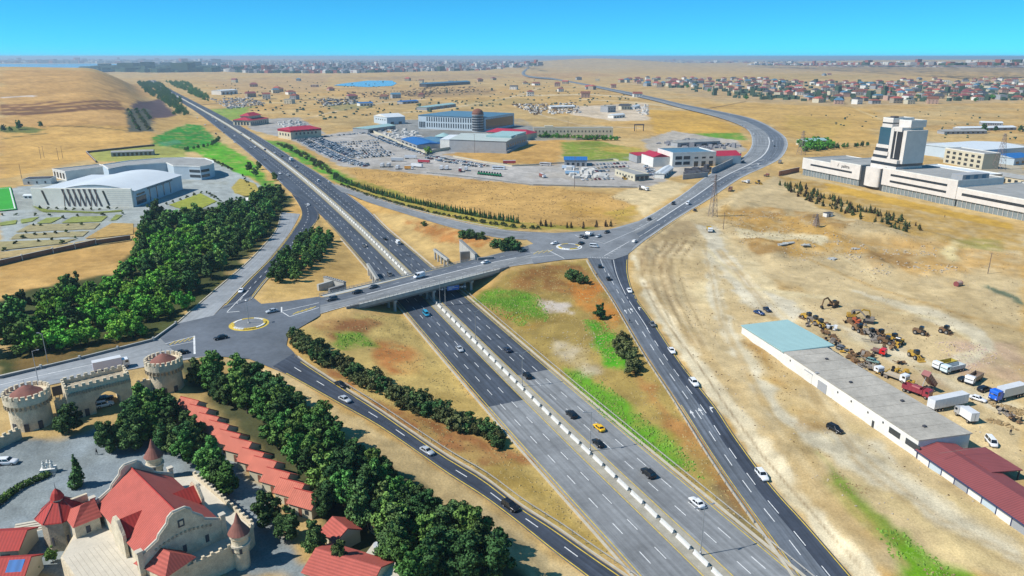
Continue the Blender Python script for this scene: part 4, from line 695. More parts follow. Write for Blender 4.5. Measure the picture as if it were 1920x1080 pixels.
# ---------------------------------------------------------------- vehicles
paint=M('car_paint',objcol=True,rough=.28,var=.04,scale=.5,spec=.6); glass=M('car_glass',(.012,.016,.02),.08,0,spec=.8); rimM=M('rim_metal',(.45,.45,.46),.35,.05,1,metal=.7); tyre=M('tyre',(.018,.018,.019),.85,0); lampW=M('headlight_glass',(.75,.77,.78),.15,0); lampR=M('taillight_glass',(.35,.01,.01),.2,0); plast=M('dark_plastic',(.03,.03,.032),.6,.05,1); chas=M('chassis_grey',(.05,.05,.055),.7,.1,1)
tarp=M('trailer_white',srgb(228,230,232),.55,.07,.4); rust=M('rusty_machine',(.19,.11,.055),.85,.4,.8,fine=.2); yel=M('machine_yellow',(.45,.27,.04),.7,.3,.6,fine=.15); dirt=M('dirty_metal',(.22,.19,.16),.85,.3,.6,fine=.15)
CK={'sedan':dict(L=4.6,w=.9,bon=.92,belt=.93,x=(-1.75,-1.15,.25,.98),zr=1.44,tr=.98),'suv':dict(L=4.75,w=.96,bon=1.08,belt=1.1,x=(-2.22,-1.95,.25,.95),zr=1.74,tr=1.1),'hatch':dict(L=4.1,w=.87,bon=.95,belt=.95,x=(-1.98,-1.6,.3,1.0),zr=1.5,tr=.96),'van':dict(L=5.4,w=1.0,bon=1.25,belt=1.35,x=(-2.66,-2.6,1.3,1.95),zr=2.35,tr=1.35),'minibus':dict(L=4.6,w=.9,bon=1.05,belt=1.1,x=(-2.25,-2.15,1.1,1.7),zr=1.95,tr=1.1)}
def ring_loft(m,rings):
    n=len(rings[0]); vs=[p for r in rings for p in r]
    m.add(vs,[(i*n+k,(i+1)*n+k,(i+1)*n+(k+1)%n,i*n+(k+1)%n) for i in range(len(rings)-1) for k in range(n)]+[tuple(range(n)),tuple(range(len(rings)*n-1,(len(rings)-1)*n-1,-1))])
def car_body(k):
    L,w=k['L'],k['w']; h=L/2; b0,t0,t1,b1=k['x']; m=MB(); rings=[]
    st=[(-h,.72,.45,k['tr']*.86),(-h+.12,.9,.3,k['tr']*.97),(-h+.6,.99,.24,k['tr']),(b0,1,.24,k['belt']),(0,1.0,.22,k['belt']),(b1,1,.24,k['belt']*1.0),(b1+.05,1,.24,k['belt']*.985),(h-.5,.97,.24,k['bon']*.93),(h-.12,.88,.28,k['bon']*.8),(h,.68,.4,k['bon']*.68)]
    st=sorted(st)
    for x,f,zb,zt in st:
        W=w*f; zm=zb+(zt-zb)*.55
        rings.append([(x,-W*.9,zb),(x,-W,zm),(x,-W*.96,zt-.08),(x,-W*.82,zt),(x,W*.82,zt),(x,W*.96,zt-.08),(x,W,zm),(x,W*.9,zb)])
    ring_loft(m,rings); return m
def cabin(k,roof):
    w=k['w']; b0,t0,t1,b1=k['x']; zb,zr=k['belt']-.06,k['zr']; wb,wt=w*.93,w*.74
    if k['L']>5: wt=w*.86
    lo=[(b0,-wb,zb),(b1,-wb,zb),(b1,wb,zb),(b0,wb,zb)]; hi=[(t0,-wt,zr-.05),(t1,-wt,zr-.05),(t1,wt,zr-.05),(t0,wt,zr-.05)]
    m=MB()
    if roof:
        m.add([(t0-.04,-wt-.02,zr-.07),(t1+.04,-wt-.02,zr-.07),(t1+.04,wt+.02,zr-.07),(t0-.04,wt+.02,zr-.07),(t0+.12,-wt+.1,zr),(t1-.12,-wt+.1,zr),(t1-.12,wt-.1,zr),(t0+.12,wt-.1,zr)],[(0,3,2,1),(4,5,6,7),(0,1,5,4),(1,2,6,5),(2,3,7,6),(3,0,4,7)]); return m
    return lo,hi
def quadpane(m,a,b,c,d,inset=.1,out=.0):
    P4=[Vector(p) for p in (a,b,c,d)]; ce=sum(P4,Vector())/4; n=(P4[1]-P4[0]).cross(P4[3]-P4[0]).normalized()
    m.add([p+(ce-p)*inset+n*out for p in P4],[(0,1,2,3)])
CARMESH={}
def car_meshes(kind):
    if kind in CARMESH: return CARMESH[kind]
    k=CK[kind]; d={}; b=car_body(k); lo,hi=cabin(k,False)
    if k['L']>5:   # panel van: painted box with few windows
        b.add(lo+hi,[(0,3,2,1),(4,5,6,7),(0,1,5,4),(1,2,6,5),(2,3,7,6),(3,0,4,7)])
    else: b.add([Vector(p)*1 for p in lo+hi],[(4,5,6,7)]); 
    def mm(m,mat,nm): me=m.mesh(nm,nm=='body'); me.materials.append(mat); return me
    d['body']=mm(b,paint,'body'); 
    d['roof']=mm(cabin(k,True),paint,'roof')
    o=.02 if k['L']>5 else 0.; ins=.06
    m=MB(); quadpane(m,lo[1],lo[2],hi[2],hi[1],ins,o); d['windscreen']=mm(m,glass,'windscreen'); m=MB(); quadpane(m,lo[3],lo[0],hi[0],hi[3],ins if k['L']<5 else .3,o); d['rear_window']=mm(m,glass,'rear_window')
    for s,nm in ((0,'side_window'),(1,'side_window.001')):
        a,b_,c,e=(lo[0],lo[1],hi[1],hi[0]) if s==0 else (lo[2],lo[3],hi[3],hi[2]); m=MB()
        if k['L']>5:
            if s==0: a,b_,c,e=Vector(lo[1])+Vector((-1.5,0,0)),lo[1],hi[1],Vector(hi[1])+Vector((-1.0,0,0))
            else: a,b_,c,e=lo[2],Vector(lo[2])+Vector((-1.5,0,0)),Vector(hi[2])+Vector((-1.0,0,0)),hi[2]
        quadpane(m,a,b_,c,e,.05 if k['L']<5 else .12,o); d[nm]=mm(m,glass,'side_window')
    if k['L']<5:   # pillars: painted thin frame at the cabin corners
        m=MB()
        for i in range(4): m.tube(lo[i],hi[i],.07,.06,4)
        xm=(lo[0][0]+lo[1][0])/2
        for s in (0,2): m.tube((xm,lo[s][1],lo[s][2]),((hi[0][0]+hi[1][0])/2,hi[s][1],hi[s][2]),.06,.05,4)
        d['pillars']=mm(m,paint,'pillar_frame')
    r=.33 if k['zr']<1.6 else .37; wx=k['L']*.29; m=MB(); m.tube((0,-.11,0),(0,.11,0),r,r,14); d['tyre']=mm(m,tyre,'wheel'); m=MB(); m.tube((0,-.118,0),(0,.118,0),r*.62,r*.62,10); d['rim']=mm(m,rimM,'rim'); d['wx']=(wx,r)
    m=MB(); h=k['L']/2; m.cbox((0,0,0),(.16,.36,.14)); d['lamp']=mm(m,lampW,'headlight'); m=MB(); m.cbox((0,0,0),(.12,.3,.16)); d['tail']=mm(m,lampR,'taillight')
    CARMESH[kind]=d; return d
def car(kind,col,pos,rz,label,group=None,detail=2,cat=None):
    d=car_meshes(kind); k=CK[kind]; nm={'sedan':'car','hatch':'car','suv':'car','van':'van','minibus':'van'}[kind]
    e=empty(nm,pos,rz,label,cat or nm,group)
    for p in ('body','roof','windscreen','rear_window','side_window','side_window.001','pillars'):
        if p in d: mkobj({'pillars':'pillar_frame','side_window.001':'side_window'}.get(p,p),d[p],None,e,color=col)
    wx,r=d['wx']; h=k['L']/2
    for sx in (-1,1):
        for sy in (-1,1):
            t=mkobj('wheel',d['tyre'],None,e,loc=(sx*wx,sy*(k['w']-.06),r))
            if detail>1: mkobj('rim',d['rim'],None,t)
    for sy in (-1,1): mkobj('headlight',d['lamp'],None,e,loc=(h-.13,sy*k['w']*.58,k['bon']*.66)); mkobj('taillight',d['tail'],None,e,loc=(-h+.07,sy*k['w']*.6,k['tr']*.74))
    return e
BLK=(.012,.012,.014); WHT=(.72,.73,.74); SIL=(.40,.43,.46); GRY=(.12,.125,.13); BLU=(.02,.05,.16); DKB=(.02,.03,.06); CYN=(.03,.30,.48); TAX=(.80,.46,.01); RED=(.42,.02,.015); BEI=(.5,.44,.34)
def near_tan(R,x,y):
    c=(R.L+R.R)/2; i=int(np.argmin(np.hypot(c[:,0]-x,c[:,1]-y))); a=c[max(i-1,0)]; b=c[min(i+1,len(c)-1)]; return math.atan2(b[1]-a[1],b[0]-a[0])
def onroad(kind,col,px,R,sgn,label,z=None,group=None,yaw=0,detail=2):
    g=G(*px) if z is None else P(px[0],px[1],z); a=near_tan(R,g.x,g.y)+(math.pi if sgn<0 else 0)+yaw; zz=(g.z+.2) if z is None else z+.1
    return car(kind,col,(g.x,g.y,zz),a,label,group,detail)
# highway, near side of the overpass
for kind,c,px,lb in (('sedan',DKB,(951,659),'dark blue sedan next to a median lamp on the dark highway'),('suv',BLK,(988,708),'black SUV at the seam where the dark asphalt turns grey'),('suv',BLK,(1071,781),'black SUV ahead of the yellow taxi on the grey highway'),('sedan',TAX,(1123,806),'yellow taxi on the grey highway'),('sedan',BLK,(1121,835),'black sedan beside the yellow taxi on the grey highway'),('suv',BLK,(1215,892),'black SUV between the taxi and a white sedan on the grey highway'),('sedan',WHT,(1306,947),'white sedan at the yellow edge line of the grey highway')): onroad(kind,c,px,HW_R,1,lb)
for kind,c,px,lb in (('minibus',CYN,(799,592),'bright blue minivan coming out from under the overpass'),('sedan',SIL,(862,658),'silver sedan driving on the dark carriageway below the overpass')): onroad(kind,c,px,HW_L,-1,lb)
# beyond the overpass
for kind,c,px,R,s,lb in (('minibus',GRY,(731,518),HW_L,-1,'dark van about to pass under the overpass'),('sedan',GRY,(684,463),HW_L,-1,'dark sedan beside the white barrier row behind the overpass'),('sedan',BLK,(722,450),HW_R,1,'black car behind the white van beyond the overpass'),('van',WHT,(746,458),HW_R,1,'white van driving away beyond the overpass'),('minibus',WHT,(597,341),HW_R,1,'white minivan on the highway beside the bushy verge'),('hatch',WHT,(617,343),HW_R,1,'small white car on the highway beside the bushy verge')): onroad(kind,c,px,R,s,lb)
far_c=[(515,288),(529,294),(556,314),(440,256),(470,263),(497,282),(405,228),(422,240),(452,252),(385,210),(368,200),(355,190),(398,221),(340,181),(330,176),(478,277)]
for i,px in enumerate(far_c): onroad(('sedan','hatch','suv')[i%3],(WHT,BLK,SIL,WHT,GRY,BLU)[i%6],px,HW_R,1,('white','black','silver','white','grey','blue')[i%6]+' small car on the highway stretch rising beyond the car lot',group='far cars going away',detail=1)
for i,px in enumerate([(470,278),(440,268),(405,252),(385,235),(495,300),(540,330),(370,222),(350,205),(525,327),(420,250)]): onroad(('sedan','hatch','suv')[i%3],(SIL,WHT,BLK,WHT,GRY)[i%5],px,HW_L,-1,('silver','white','black','white','grey')[i%5]+' small car coming down the highway past the green lawn',group='far cars coming down',detail=1)
# ramps
for kind,c,px,R,s,lb in (('sedan',BLK,(639,725),RC,1,'black car at the top of the ramp beside the bush strip'),('sedan',SIL,(647,753),RC,1,'silver sedan just below the black car on the ramp'),('sedan',SIL,(801,850),RC,1,'silver sedan halfway down the ramp beside the pine belt'),('suv',BLK,(957,954),RC,1,'black SUV at the bottom of the ramp beside the pine belt'),('sedan',WHT,(453,548),RA,1,'white car at the stop line of the small dark ramp'),('hatch',WHT,(578,386),RA,1,'white car entering the small dark ramp from the highway'),
 ('hatch',BLK,(1125,502),RD,-1,'dark car first below the give-way line on the right-hand ramp'),('sedan',BLK,(1141,525),RD,-1,'black car following up the right-hand ramp to the roundabout'),('sedan',WHT,(1180,548),RD,1,'white car in the outer lane beside the ploughed slope'),('sedan',GRY,(1223,611),RD,1,'dark grey car on the ramp beside the sandy verge'),('sedan',WHT,(1259,661),RD,1,'white sedan on the ramp behind the dark grey car'),('suv',WHT,(1301,722),RD,1,'white SUV on the ramp beside the lane arrows'),('suv',WHT,(1428,896),RD,1,'white SUV low on the ramp near its wide sandy verge')): onroad(kind,c,px,R,s,lb)
# junctions and bridge
for kind,c,px,R,s,lb,yw in (('sedan',SIL,(510,586),RG,-1,'silver blue car leaving the bridge for the lamp-post roundabout',0),('sedan',BLK,(414,636),RB,1,'black sedan just past the lamp-post roundabout',0),('suv',GRY,(622,563),RG,-1,'large black SUV on the bridge approach behind the abutment box',0),('sedan',BLK,(670,550),RG,-1,'black car on the bridge behind the large black SUV',0),('sedan',GRY,(700,540),RG,-1,'dark sedan on the bridge in front of the white van',0),('van',WHT,(786,521),RG,-1,'big white panel van in the middle of the bridge',0),('sedan',WHT,(910,494),RG,-1,'white car on the bridge near the far abutment wall',0),('sedan',(.05,.08,.07),(980,472),RG,1,'dark green car at the kerb before the lampless roundabout',3.1),
  ('sedan',WHT,(1040,458),RG,-1,'white sedan beside the lampless roundabout island',0),('sedan',BLK,(1090,458),RG,1,'black car tucked behind the lampless roundabout island',.3),('minibus',WHT,(1114,464),RG,1,'white minivan circling the lampless roundabout',-.9),('sedan',BLK,(1098,447),RN,-1,'black car at the give-way line before the lampless roundabout',.2),('sedan',GRY,(1090,445),RN,-1,'grey car squeezed beside the white truck at the roundabout entry',.2),('sedan',SIL,(1122,445),RN,-1,'silver sedan queuing behind the white truck',0),('sedan',BLK,(1138,437),RN,-1,'black sedan last in the queue for the roundabout',0)): onroad(kind,c,px,R,s,lb,z=7,yaw=yw)
onroad('sedan',BLK,(341,664),RB,-1,'black car on the road right behind the castle round tower',z=7)
for kind,c,px,s,lb in (('sedan',BLK,(1217,413),-1,'black car alone on the curved road before the roundabout'),('minibus',BLK,(1262,384),-1,'black van near the yard entrance on the curved road'),('van',WHT,(1290,384),1,'white van on the curved road beside the sandy ground'),('hatch',BLK,(1303,396),1,'black car on the sandy shoulder under the lattice pylon'),('hatch',WHT,(1190,455),1,'white car turning from the curved road onto the ramp'),('van',WHT,(1413,254),-1,'white van in the bend of the curved road'),('suv',BLK,(1393,305),-1,'dark SUV waiting at the wall of the red-roofed workshop'),('sedan',WHT,(1449,266),1,'white car in the outer bend of the curved road'),('hatch',BLK,(1452,275),1,'black car in the outer bend behind the white car'),('sedan',WHT,(1423,309),1,'white car entering the bend below the workshop wall')): onroad(kind,c,px,RN,s,lb)
for i,px in enumerate([(1346,213),(1392,237),(1414,227),(1302,206),(1280,200),(1398,240),(1368,217),(1400,225),(1240,190)]): onroad('sedan',(WHT,BLK,RED)[i%3],px,RN,1 if i%2 else -1,('white','black','red')[i%3]+' small car on the distant curve beyond the sand lot',group='cars on the distant curve',detail=1)
for kind,c,px,d,lb in (('sedan',BLU,(1423,589),(12,4),'dark blue car parked by the teal-roofed shed, nearer its corner'),('sedan',DKB,(1438,583),(10,7),'blue-black car parked behind the dark blue car by the teal-roofed shed'),('suv',BLK,(1565,808),(30,16),'black SUV driving on the dust track beside the long white shed'),('suv',WHT,(15,870),(22,-1),'white SUV on the castle forecourt beside the long hedge'),('hatch',GRY,(1579,657),(12,3),'dark car parked against the back of the long shed among scrap'),('hatch',(.16,.28,.25),(1636,680),(14,4),'old pale green car behind the long shed'),('hatch',BLK,(1806,714),(12,-4),'dark car between the white trucks in the yard'),('sedan',WHT,(1833,751),(28,9),'white car parked beside the blue truck'),('suv',BLK,(1845,733),(14,-4),'dark car half hidden behind the blue truck cab'),('sedan',BLK,(197,750),(14,-3),'dark car behind the castle gate seen over the arch'),('suv',WHT,(197,762),(14,-3),'white pickup under the castle gate arch'),('minibus',WHT,(1858,833),(10,12),'white van parked by the maroon-roofed shed')):
    g=G(*px); a=heading(px[0],px[1],px[0]+d[0],px[1]+d[1]); car(kind,c,(g.x,g.y,g.z+.06),a,lb)
# trucks -----------------------------------------------------------------
def wheels(e,xs,w,r=.5,tw=.3):
    for x in xs:
        for sy in (-1,1):
            m=MB(); m.tube((0,-tw/2,0),(0,tw/2,0),r,r,14); t=m.obj('wheel',tyre,e,loc=(x,sy*(w-tw/2),r)); m=MB(); m.tube((0,-tw/2-.01,0),(0,tw/2+.01,0),r*.55,r*.55,10); m.obj('rim',rimM,t)
def bevbox(m,x0,x1,y0,y1,z0,z1,b=.12):
    pr=[(x0,z0),(x1,z0),(x1,z1-b*3),(x1-b*2,z1),(x0+b,z1),(x0,z1-b)]; m.xprism(pr,y0,y1); return m
def cab_part(e,x0,x1,w,z0,z1,col):
    m=MB(); bevbox(m,x0,x1,-w,w,z0,z1); c=m.obj('cab',paint,e,color=col); zm=z0+(z1-z0)*.5
    m=MB(); m.add([(x1+.012,-w*.86,zm),(x1+.012,w*.86,zm),(x1-.02,w*.86,z1-.42),(x1-.02,-w*.86,z1-.42)],[(0,1,2,3)]); m.obj('windscreen',glass,c)
    for s in (-1,1): m=MB(); m.box(x1-1.15,x1-.25,s*(w+.008)-.008,s*(w+.008)+.008,zm,z1-.3); m.obj('side_window',glass,c); m=MB(); m.box(x1-.02,x1+.03,s*w*.7-.18,s*w*.7+.18,z0+.2,z0+.42); m.obj('headlight',lampW,c)
    m=MB(); m.box(x1-.05,x1+.06,-w,w,z0-.25,z0+.08); m.obj('bumper',plast,c)
    return c
def truck(pos,rz,label,kind='box',col=WHT,body=WHT,L=8.,w=1.22,h=3.3,cat='truck',tilt=0,group=None,name='truck'):
    e=empty(name,pos,rz,label,cat,group); m=MB(); m.box(-L/2,L/2-.2,-.45,.45,.62,.95); m.obj('chassis',chas,e); cl_=1.9; x1=L/2
    cab_part(e,x1-cl_,x1,w,.75,2.75 if L>6 else 2.3,col); bx=-L/2; ex=x1-cl_-.15
    if kind=='box': m=MB(); m.box(bx,ex,-w,w,1.0,h); c=m.obj('cargo_box',paint,e,color=body); m=MB(); m.box(bx-.02,ex+.02,-w-.02,w+.02,h+.002,h+.06); m.obj('box_roof',tarp,c); m=MB(); m.box(bx-.03,bx-.005,-w*.02,w*.02,1.1,h-.1); m.obj('door_seam',plast,c)
    elif kind=='flat':
        m=MB(); m.box(bx,ex,-w,w,.98,1.12); c=m.obj('flatbed',paint,e,color=body)
        for s in (-1,1): m=MB(); m.box(bx,ex,s*w-.04,s*w+.04,1.12,1.6); m.obj('side_board',paint,c,color=body)
    elif kind=='dump':
        m=MB(); bl=ex-bx; y0,y1=-w,w; T=.08
        m.box(0,bl,y0,y1,0,.12); m.box(0,bl,y0,y0+T,.12,1.35); m.box(0,bl,y1-T,y1,.12,1.35); m.box(bl-T,bl,y0+T,y1-T,.12,1.75); m.box(0,T,y0+T,y1-T,.12,1.25); 
        for i in range(5): m.box(bl*(i+.5)/5.-.05,bl*(i+.5)/5+.05,y0-.06,y0,.05,1.3); m.box(bl*(i+.5)/5.-.05,bl*(i+.5)/5+.05,y1,y1+.06,.05,1.3)
        o=m.obj('tipper_body',paint,e,color=body,loc=(bx,0,1.05)); o.rotation_euler=(0,-tilt,0)
        if tilt: m=MB(); m.tube((ex-1.,0,.9),(bx+(bl-1)*math.cos(tilt),0,1.05+(bl-1)*math.sin(tilt)),.12,.08,6); m.obj('hydraulic_ram',steel,e)
    elif kind=='mixer':
        m=MB(); pr=[(.35,0),(1.0,.9),(1.15,2.2),(.95,3.4),(.55,4.4)]; m.lathe(pr,14); o=m.obj('mixer_drum',paint,e,color=body,loc=(ex-.2,0,1.5)); o.rotation_euler=(0,-math.radians(78),0); m=MB(); m.cbox((bx+.1,0,3.0),(.6,.7,.5)); m.obj('hopper',chas,e); m=MB(); m.box(bx+.3,bx+.6,-.5,.5,.95,2.6); m.obj('drum_frame',chas,e)
    wheels(e,(x1-.95,-L/2+.8,-L/2+2.0) if L>7 else (x1-.95,-L/2+1.1),w,.5 if L>6 else .4); return e
def trailer(pos,rz,label,L=12.5,col=WHT,h=3.7,w=1.25,group=None):
    e=empty('trailer',pos,rz,label,'trailer',group); m=MB(); m.box(-L/2,L/2,-w,w,1.15,h); c=m.obj('cargo_box',paint,e,color=col); m=MB(); m.box(-L/2-.02,L/2+.02,-w-.02,w+.02,h+.002,h+.07); m.obj('box_roof',tarp,c)
    for i in range(int(L/1.3)):
        x=-L/2+.65+i*1.3
        for s in (-1,1): m=MB(); m.box(x-.03,x+.03,s*(w+.015)-.013,s*(w+.015)+.013,1.2,h-.05); m.obj('panel_rib',paint,c,color=tuple(v*.9 for v in col))
    m=MB(); m.box(-L/2,L/2,-.4,.4,.85,1.14); m.obj('chassis',chas,e); wheels(e,(-L/2+1,-L/2+2.2,-L/2+3.4),w,.48); m=MB(); m.box(L/2-2.4,L/2-2.2,-.6,.6,0,.86); m.obj('landing_leg',chas,e); return e
def semi(pos,rz,label,cabcol,col=WHT,L=12.,cat='truck',h=3.8):
    e=empty('semi_truck',pos,rz,label,cat); m=MB(); m.box(-L/2,L/2-.3,-1.25,1.25,1.2,h); c=m.obj('trailer_box',paint,e,color=col); m=MB(); m.box(-L/2-.02,L/2-.28,-1.27,1.27,h+.002,h+.07); m.obj('box_roof',tarp,c)
    cab_part(e,L/2+.3,L/2+2.6,1.25,.8,3.5,cabcol); m=MB(); m.box(-L/2,L/2+2.2,-.42,.42,.7,1.18); m.obj('chassis',chas,e); wheels(e,(L/2+1.6,L/2-1.2,-L/2+1,-L/2+2.2,-L/2+3.4),1.25,.5); return e
def bus(pos,rz,label,col,L=11.):
    e=empty('bus',pos,rz,label,'bus'); m=MB(); bevbox(m,-L/2,L/2,-1.25,1.25,.45,3.2,.08); b=m.obj('body',paint,e,color=col)
    for s in (-1,1):
        for i in range(7): x=-L/2+.6+i*(L-1.4)/7; m=MB(); m.box(x,x+(L-1.4)/7-.12,s*1.26-.012,s*1.26+.012,1.6,2.6); m.obj('side_window',glass,b)
    m=MB(); m.box(L/2-.01,L/2+.015,-1.1,1.1,1.5,2.7); m.obj('windscreen',glass,b); wheels(e,(L/2-2.3,-L/2+2.6),1.25,.5); m=MB(); m.box(-1.5,1.5,-.8,.8,3.2,3.45); m.obj('roof_unit',tarp,b); return e
def at(px,d):
    g=G(*px); return (g.x,g.y,g.z+.05),heading(px[0],px[1],px[0]+d[0],px[1]+d[1])
g=P(210,693,7); tk=truck((g.x,g.y,7.1),near_tan(RB,g.x,g.y)+math.pi,'white box truck with red and violet logos on its side passing behind the castle wall','box',WHT,(.68,.66,.78),10.,1.25,3.7)
m=MB()
for x,r_,z_ in ((-3.6,.62,1.7),(.6,.75,1.6)):
    m.add([(x+1.25*r_*math.cos(2*math.pi*k/14),1.262,z_+r_*.7*math.sin(2*math.pi*k/14)) for k in range(14)],[tuple(range(14))])
m.obj('red_logo',M('logo_red',(.5,.02,.03),.5,0),tk); m=MB(); m.add([(-3.9,1.27,1.62),(-3.2,1.27,1.62),(-3.2,1.27,1.78),(-3.9,1.27,1.78)],[(0,1,2,3)]); m.add([(.2,1.27,1.5),(1.,1.27,1.5),(1.,1.27,1.7),(.2,1.27,1.7)],[(0,1,2,3)]); m.obj('logo_stroke',white,tk)
g=G(546,302); truck((g.x,g.y,g.z+.2),near_tan(HW_R,g.x,g.y),'white box truck driving up the highway past the bushy verge','box',WHT,WHT,8.)
g=P(1106,442,7); truck((g.x,g.y,7.1),near_tan(RN,g.x,g.y)+math.pi,'small white truck in the queue at the lampless roundabout','flat',WHT,SIL,5.5)
YD=[('truck',(1369,358),(10,-14),'rust brown open tipper parked on the sandy shoulder of the curved road',dict(kind='dump',col=(.2,.1,.08),body=(.25,.14,.1),L=8.5)),('truck',(1330,434),(6,10),'white truck with yellow tipper on the dust track by the ploughed slope',dict(kind='dump',col=WHT,body=(.6,.42,.06),L=7.5)),
 ('truck',(1770,690),(-16,4),'white dump truck with yellow-green tipper in the yard row',dict(kind='dump',col=WHT,body=(.42,.34,.06),L=8.5)),('truck',(1785,697),(-16,4),'white dump truck with pale grey tipper, front truck of the yard row',dict(kind='dump',col=(.6,.72,.72),body=(.45,.5,.52),L=8.5)),('truck',(1825,716),(-14,9),'white dump truck with brown tipper beside the blue truck',dict(kind='dump',col=WHT,body=(.22,.16,.12),L=8.)),
 ('truck',(1730,735),(-15,5),'dark red dump truck with its tipper raised beside the long shed',dict(kind='dump',col=(.3,.05,.05),body=(.26,.08,.07),L=8.5,tilt=.75)),('truck',(1640,696),(10,5),'small white truck with open bed behind the long shed',dict(kind='flat',col=WHT,body=(.3,.26,.2),L=5.)),('truck',(1680,712),(12,4),'white flatbed truck loaded with sand behind the long shed',dict(kind='flat',col=WHT,body=(.42,.36,.27),L=7.)),('truck',(1810,786),(-14,-9),'old truck with a white upright box body behind the shed corner',dict(kind='box',col=(.4,.4,.4),body=WHT,L=6.5,h=3.4)),
 ('truck',(1718,740),(16,6),'empty maroon tipper truck parked alongside the raised one',dict(kind='dump',col=(.32,.04,.06),body=(.30,.05,.07),L=8.)),('truck',(1398,343),(14,3),'white and blue truck beside yellow machines on the sandy shoulder',dict(kind='flat',col=WHT,body=(.5,.5,.5),L=7)),('truck',(1207,357),(14,2),'white cement mixer truck on the sandy yard corner',dict(kind='mixer',col=WHT,body=(.72,.72,.72),L=8.5)),('truck',(1647,664),(9,3),'bright red truck cab standing among brown scrap',dict(kind='flat',col=(.62,.02,.02),body=(.2,.12,.1),L=4.6)),('truck',(1462,306),(8,-9),'grey dump truck on the outer shoulder of the bend',dict(kind='dump',col=(.3,.3,.3),body=(.25,.25,.25),L=8)),('truck',(1437,331),(10,-2),'rusty red truck by the brick wall near the bend',dict(kind='flat',col=(.25,.08,.05),body=(.2,.12,.1),L=6))]
for k_,px,d,lb,kw in YD: p,a=at(px,d); truck(p,a,lb,**kw)
p,a=at((1775,765),(45,-9)); trailer(p,a,'white box trailer standing behind the long shed roof',13,WHT,3.9)
p,a=at((1893,745),(-30,8)); semi(p,a,'blue truck cab with grey box trailer in the yard',(.01,.12,.62),(.55,.58,.58),10.)
# machines: excavators, loaders, scrap -----------------------------------
def excavator(pos,rz,label,mat,sw=1.):
    e=empty('excavator',pos,rz,label,'excavator')
    for s in (-1,1): m=MB(); m.xprism([(-1.9,.25),(-1.6,0),(1.6,0),(1.9,.25),(1.9,.7),(1.6,.9),(-1.6,.9),(-1.9,.7)],s*1.2-.28,s*1.2+.28); m.obj('track',plast,e)
    m=MB(); m.box(-1.9,1.1,-1.2,1.2,1.0,1.95); m.box(-1.9,-.5,-1.15,1.15,1.95,2.3); b=m.obj('upper_body',mat,e); m=MB(); bevbox(m,-.3,1.1,.25,1.2,1.95,3.0,.08); m.obj('cab',glass,b); m=MB(); m.lathe([(.7,.85),(.7,1.02)],12); m.obj('turntable',plast,e)
    m=MB(); m.xprism([(.6,1.8),(1.0,1.5),(3.6,3.9),(5.6,3.7),(5.7,4.1),(3.5,4.5)],-.55,-.15); m.obj('boom',mat,e); m=MB(); m.xprism([(5.3,4.3),(5.9,4.1),(6.6,1.4),(6.25,1.3)],-.5,-.2); m.obj('stick',mat,e); m=MB(); m.xprism([(6.2,1.4),(6.8,1.3),(6.9,.5),(6.2,.1),(5.6,.4),(5.9,.6)],-.8,.1); m.obj('bucket',plast,e); return e
def loader(pos,rz,label,mat,L=6.,group=None,cat='loader'):
    e=empty('wheel_loader',pos,rz,label,cat,group); m=MB(); bevbox(m,-L/2,L*.1,-.95,.95,.8,1.9,.1); m.box(-.2,L*.25,-.6,.6,.7,1.4); m.obj('body',mat,e); m=MB(); bevbox(m,-.5,.9,-.75,.75,1.9,3.1,.08); m.obj('cab',glass,e); wheels(e,(-L*.3,L*.2),1.25,.75,.5)
    for s in (-1,1): m=MB(); m.tube((.5,s*.5,1.6),(L*.48,s*.5,.7),.12,.12,5); m.obj('lift_arm',mat,e)
    m=MB(); m.xprism([(L*.45,.1),(L*.62,.05),(L*.6,.2),(L*.47,.35),(L*.45,1.1),(L*.42,1.1)],-1.3,1.3); m.obj('bucket',mat,e); return e
def scrap(px,label,mat,seed,n=9,sz=2.2,name='scrap_heap',cat='scrap'):
    g=G(*px); rg=random.Random(seed); e=empty(name,g,rg.uniform(0,3),label,cat); 
    for i in range(n):
        m=MB(); a=rg.uniform(.3,1.)*sz
        k=i%4
        if k==0: m.cbox((0,0,0),(a,a*.6,a*.35),rg.uniform(0,3),rg.uniform(-.4,.4))
        elif k==1: m.tube((-a,0,0),(a,0,rg.uniform(-.2,.5)),.16,.14,7)
        elif k==2: m.tube((0,-.18,0),(0,.18,0),.55,.55,12)
        else: m.xprism([(-a*.6,0),(a*.6,0),(a*.4,a*.5),(-a*.2,a*.6)],-.5,.5)
        m.obj(('metal_block','pipe','old_wheel','housing')[k],(mat if k!=2 else tyre),e,loc=(rg.uniform(-sz,sz),rg.uniform(-sz,sz),rg.uniform(.3,1.1)),rz=rg.uniform(0,6))
    return e
p,a=at((1562,575),(-24,6)); excavator(p,a,'brown excavator with its arm stretched out, farthest up the yard',rust)
p,a=at((1597,598),(10,1)); excavator(p,a,'yellow-brown excavator with arched boom in the machine row',yel); p,a=at((1628,605),(-14,-2)); excavator(p,a,'dark excavator with arched boom behind the arched one',dirt); p,a=at((1725,627),(16,3)); loader(p,a,'rusty loader alone on the bare ground',rust,5); p,a=at((1772,625),(8,2)); loader(p,a,'small rusty machine alone right of the rusty loader',rust,4)
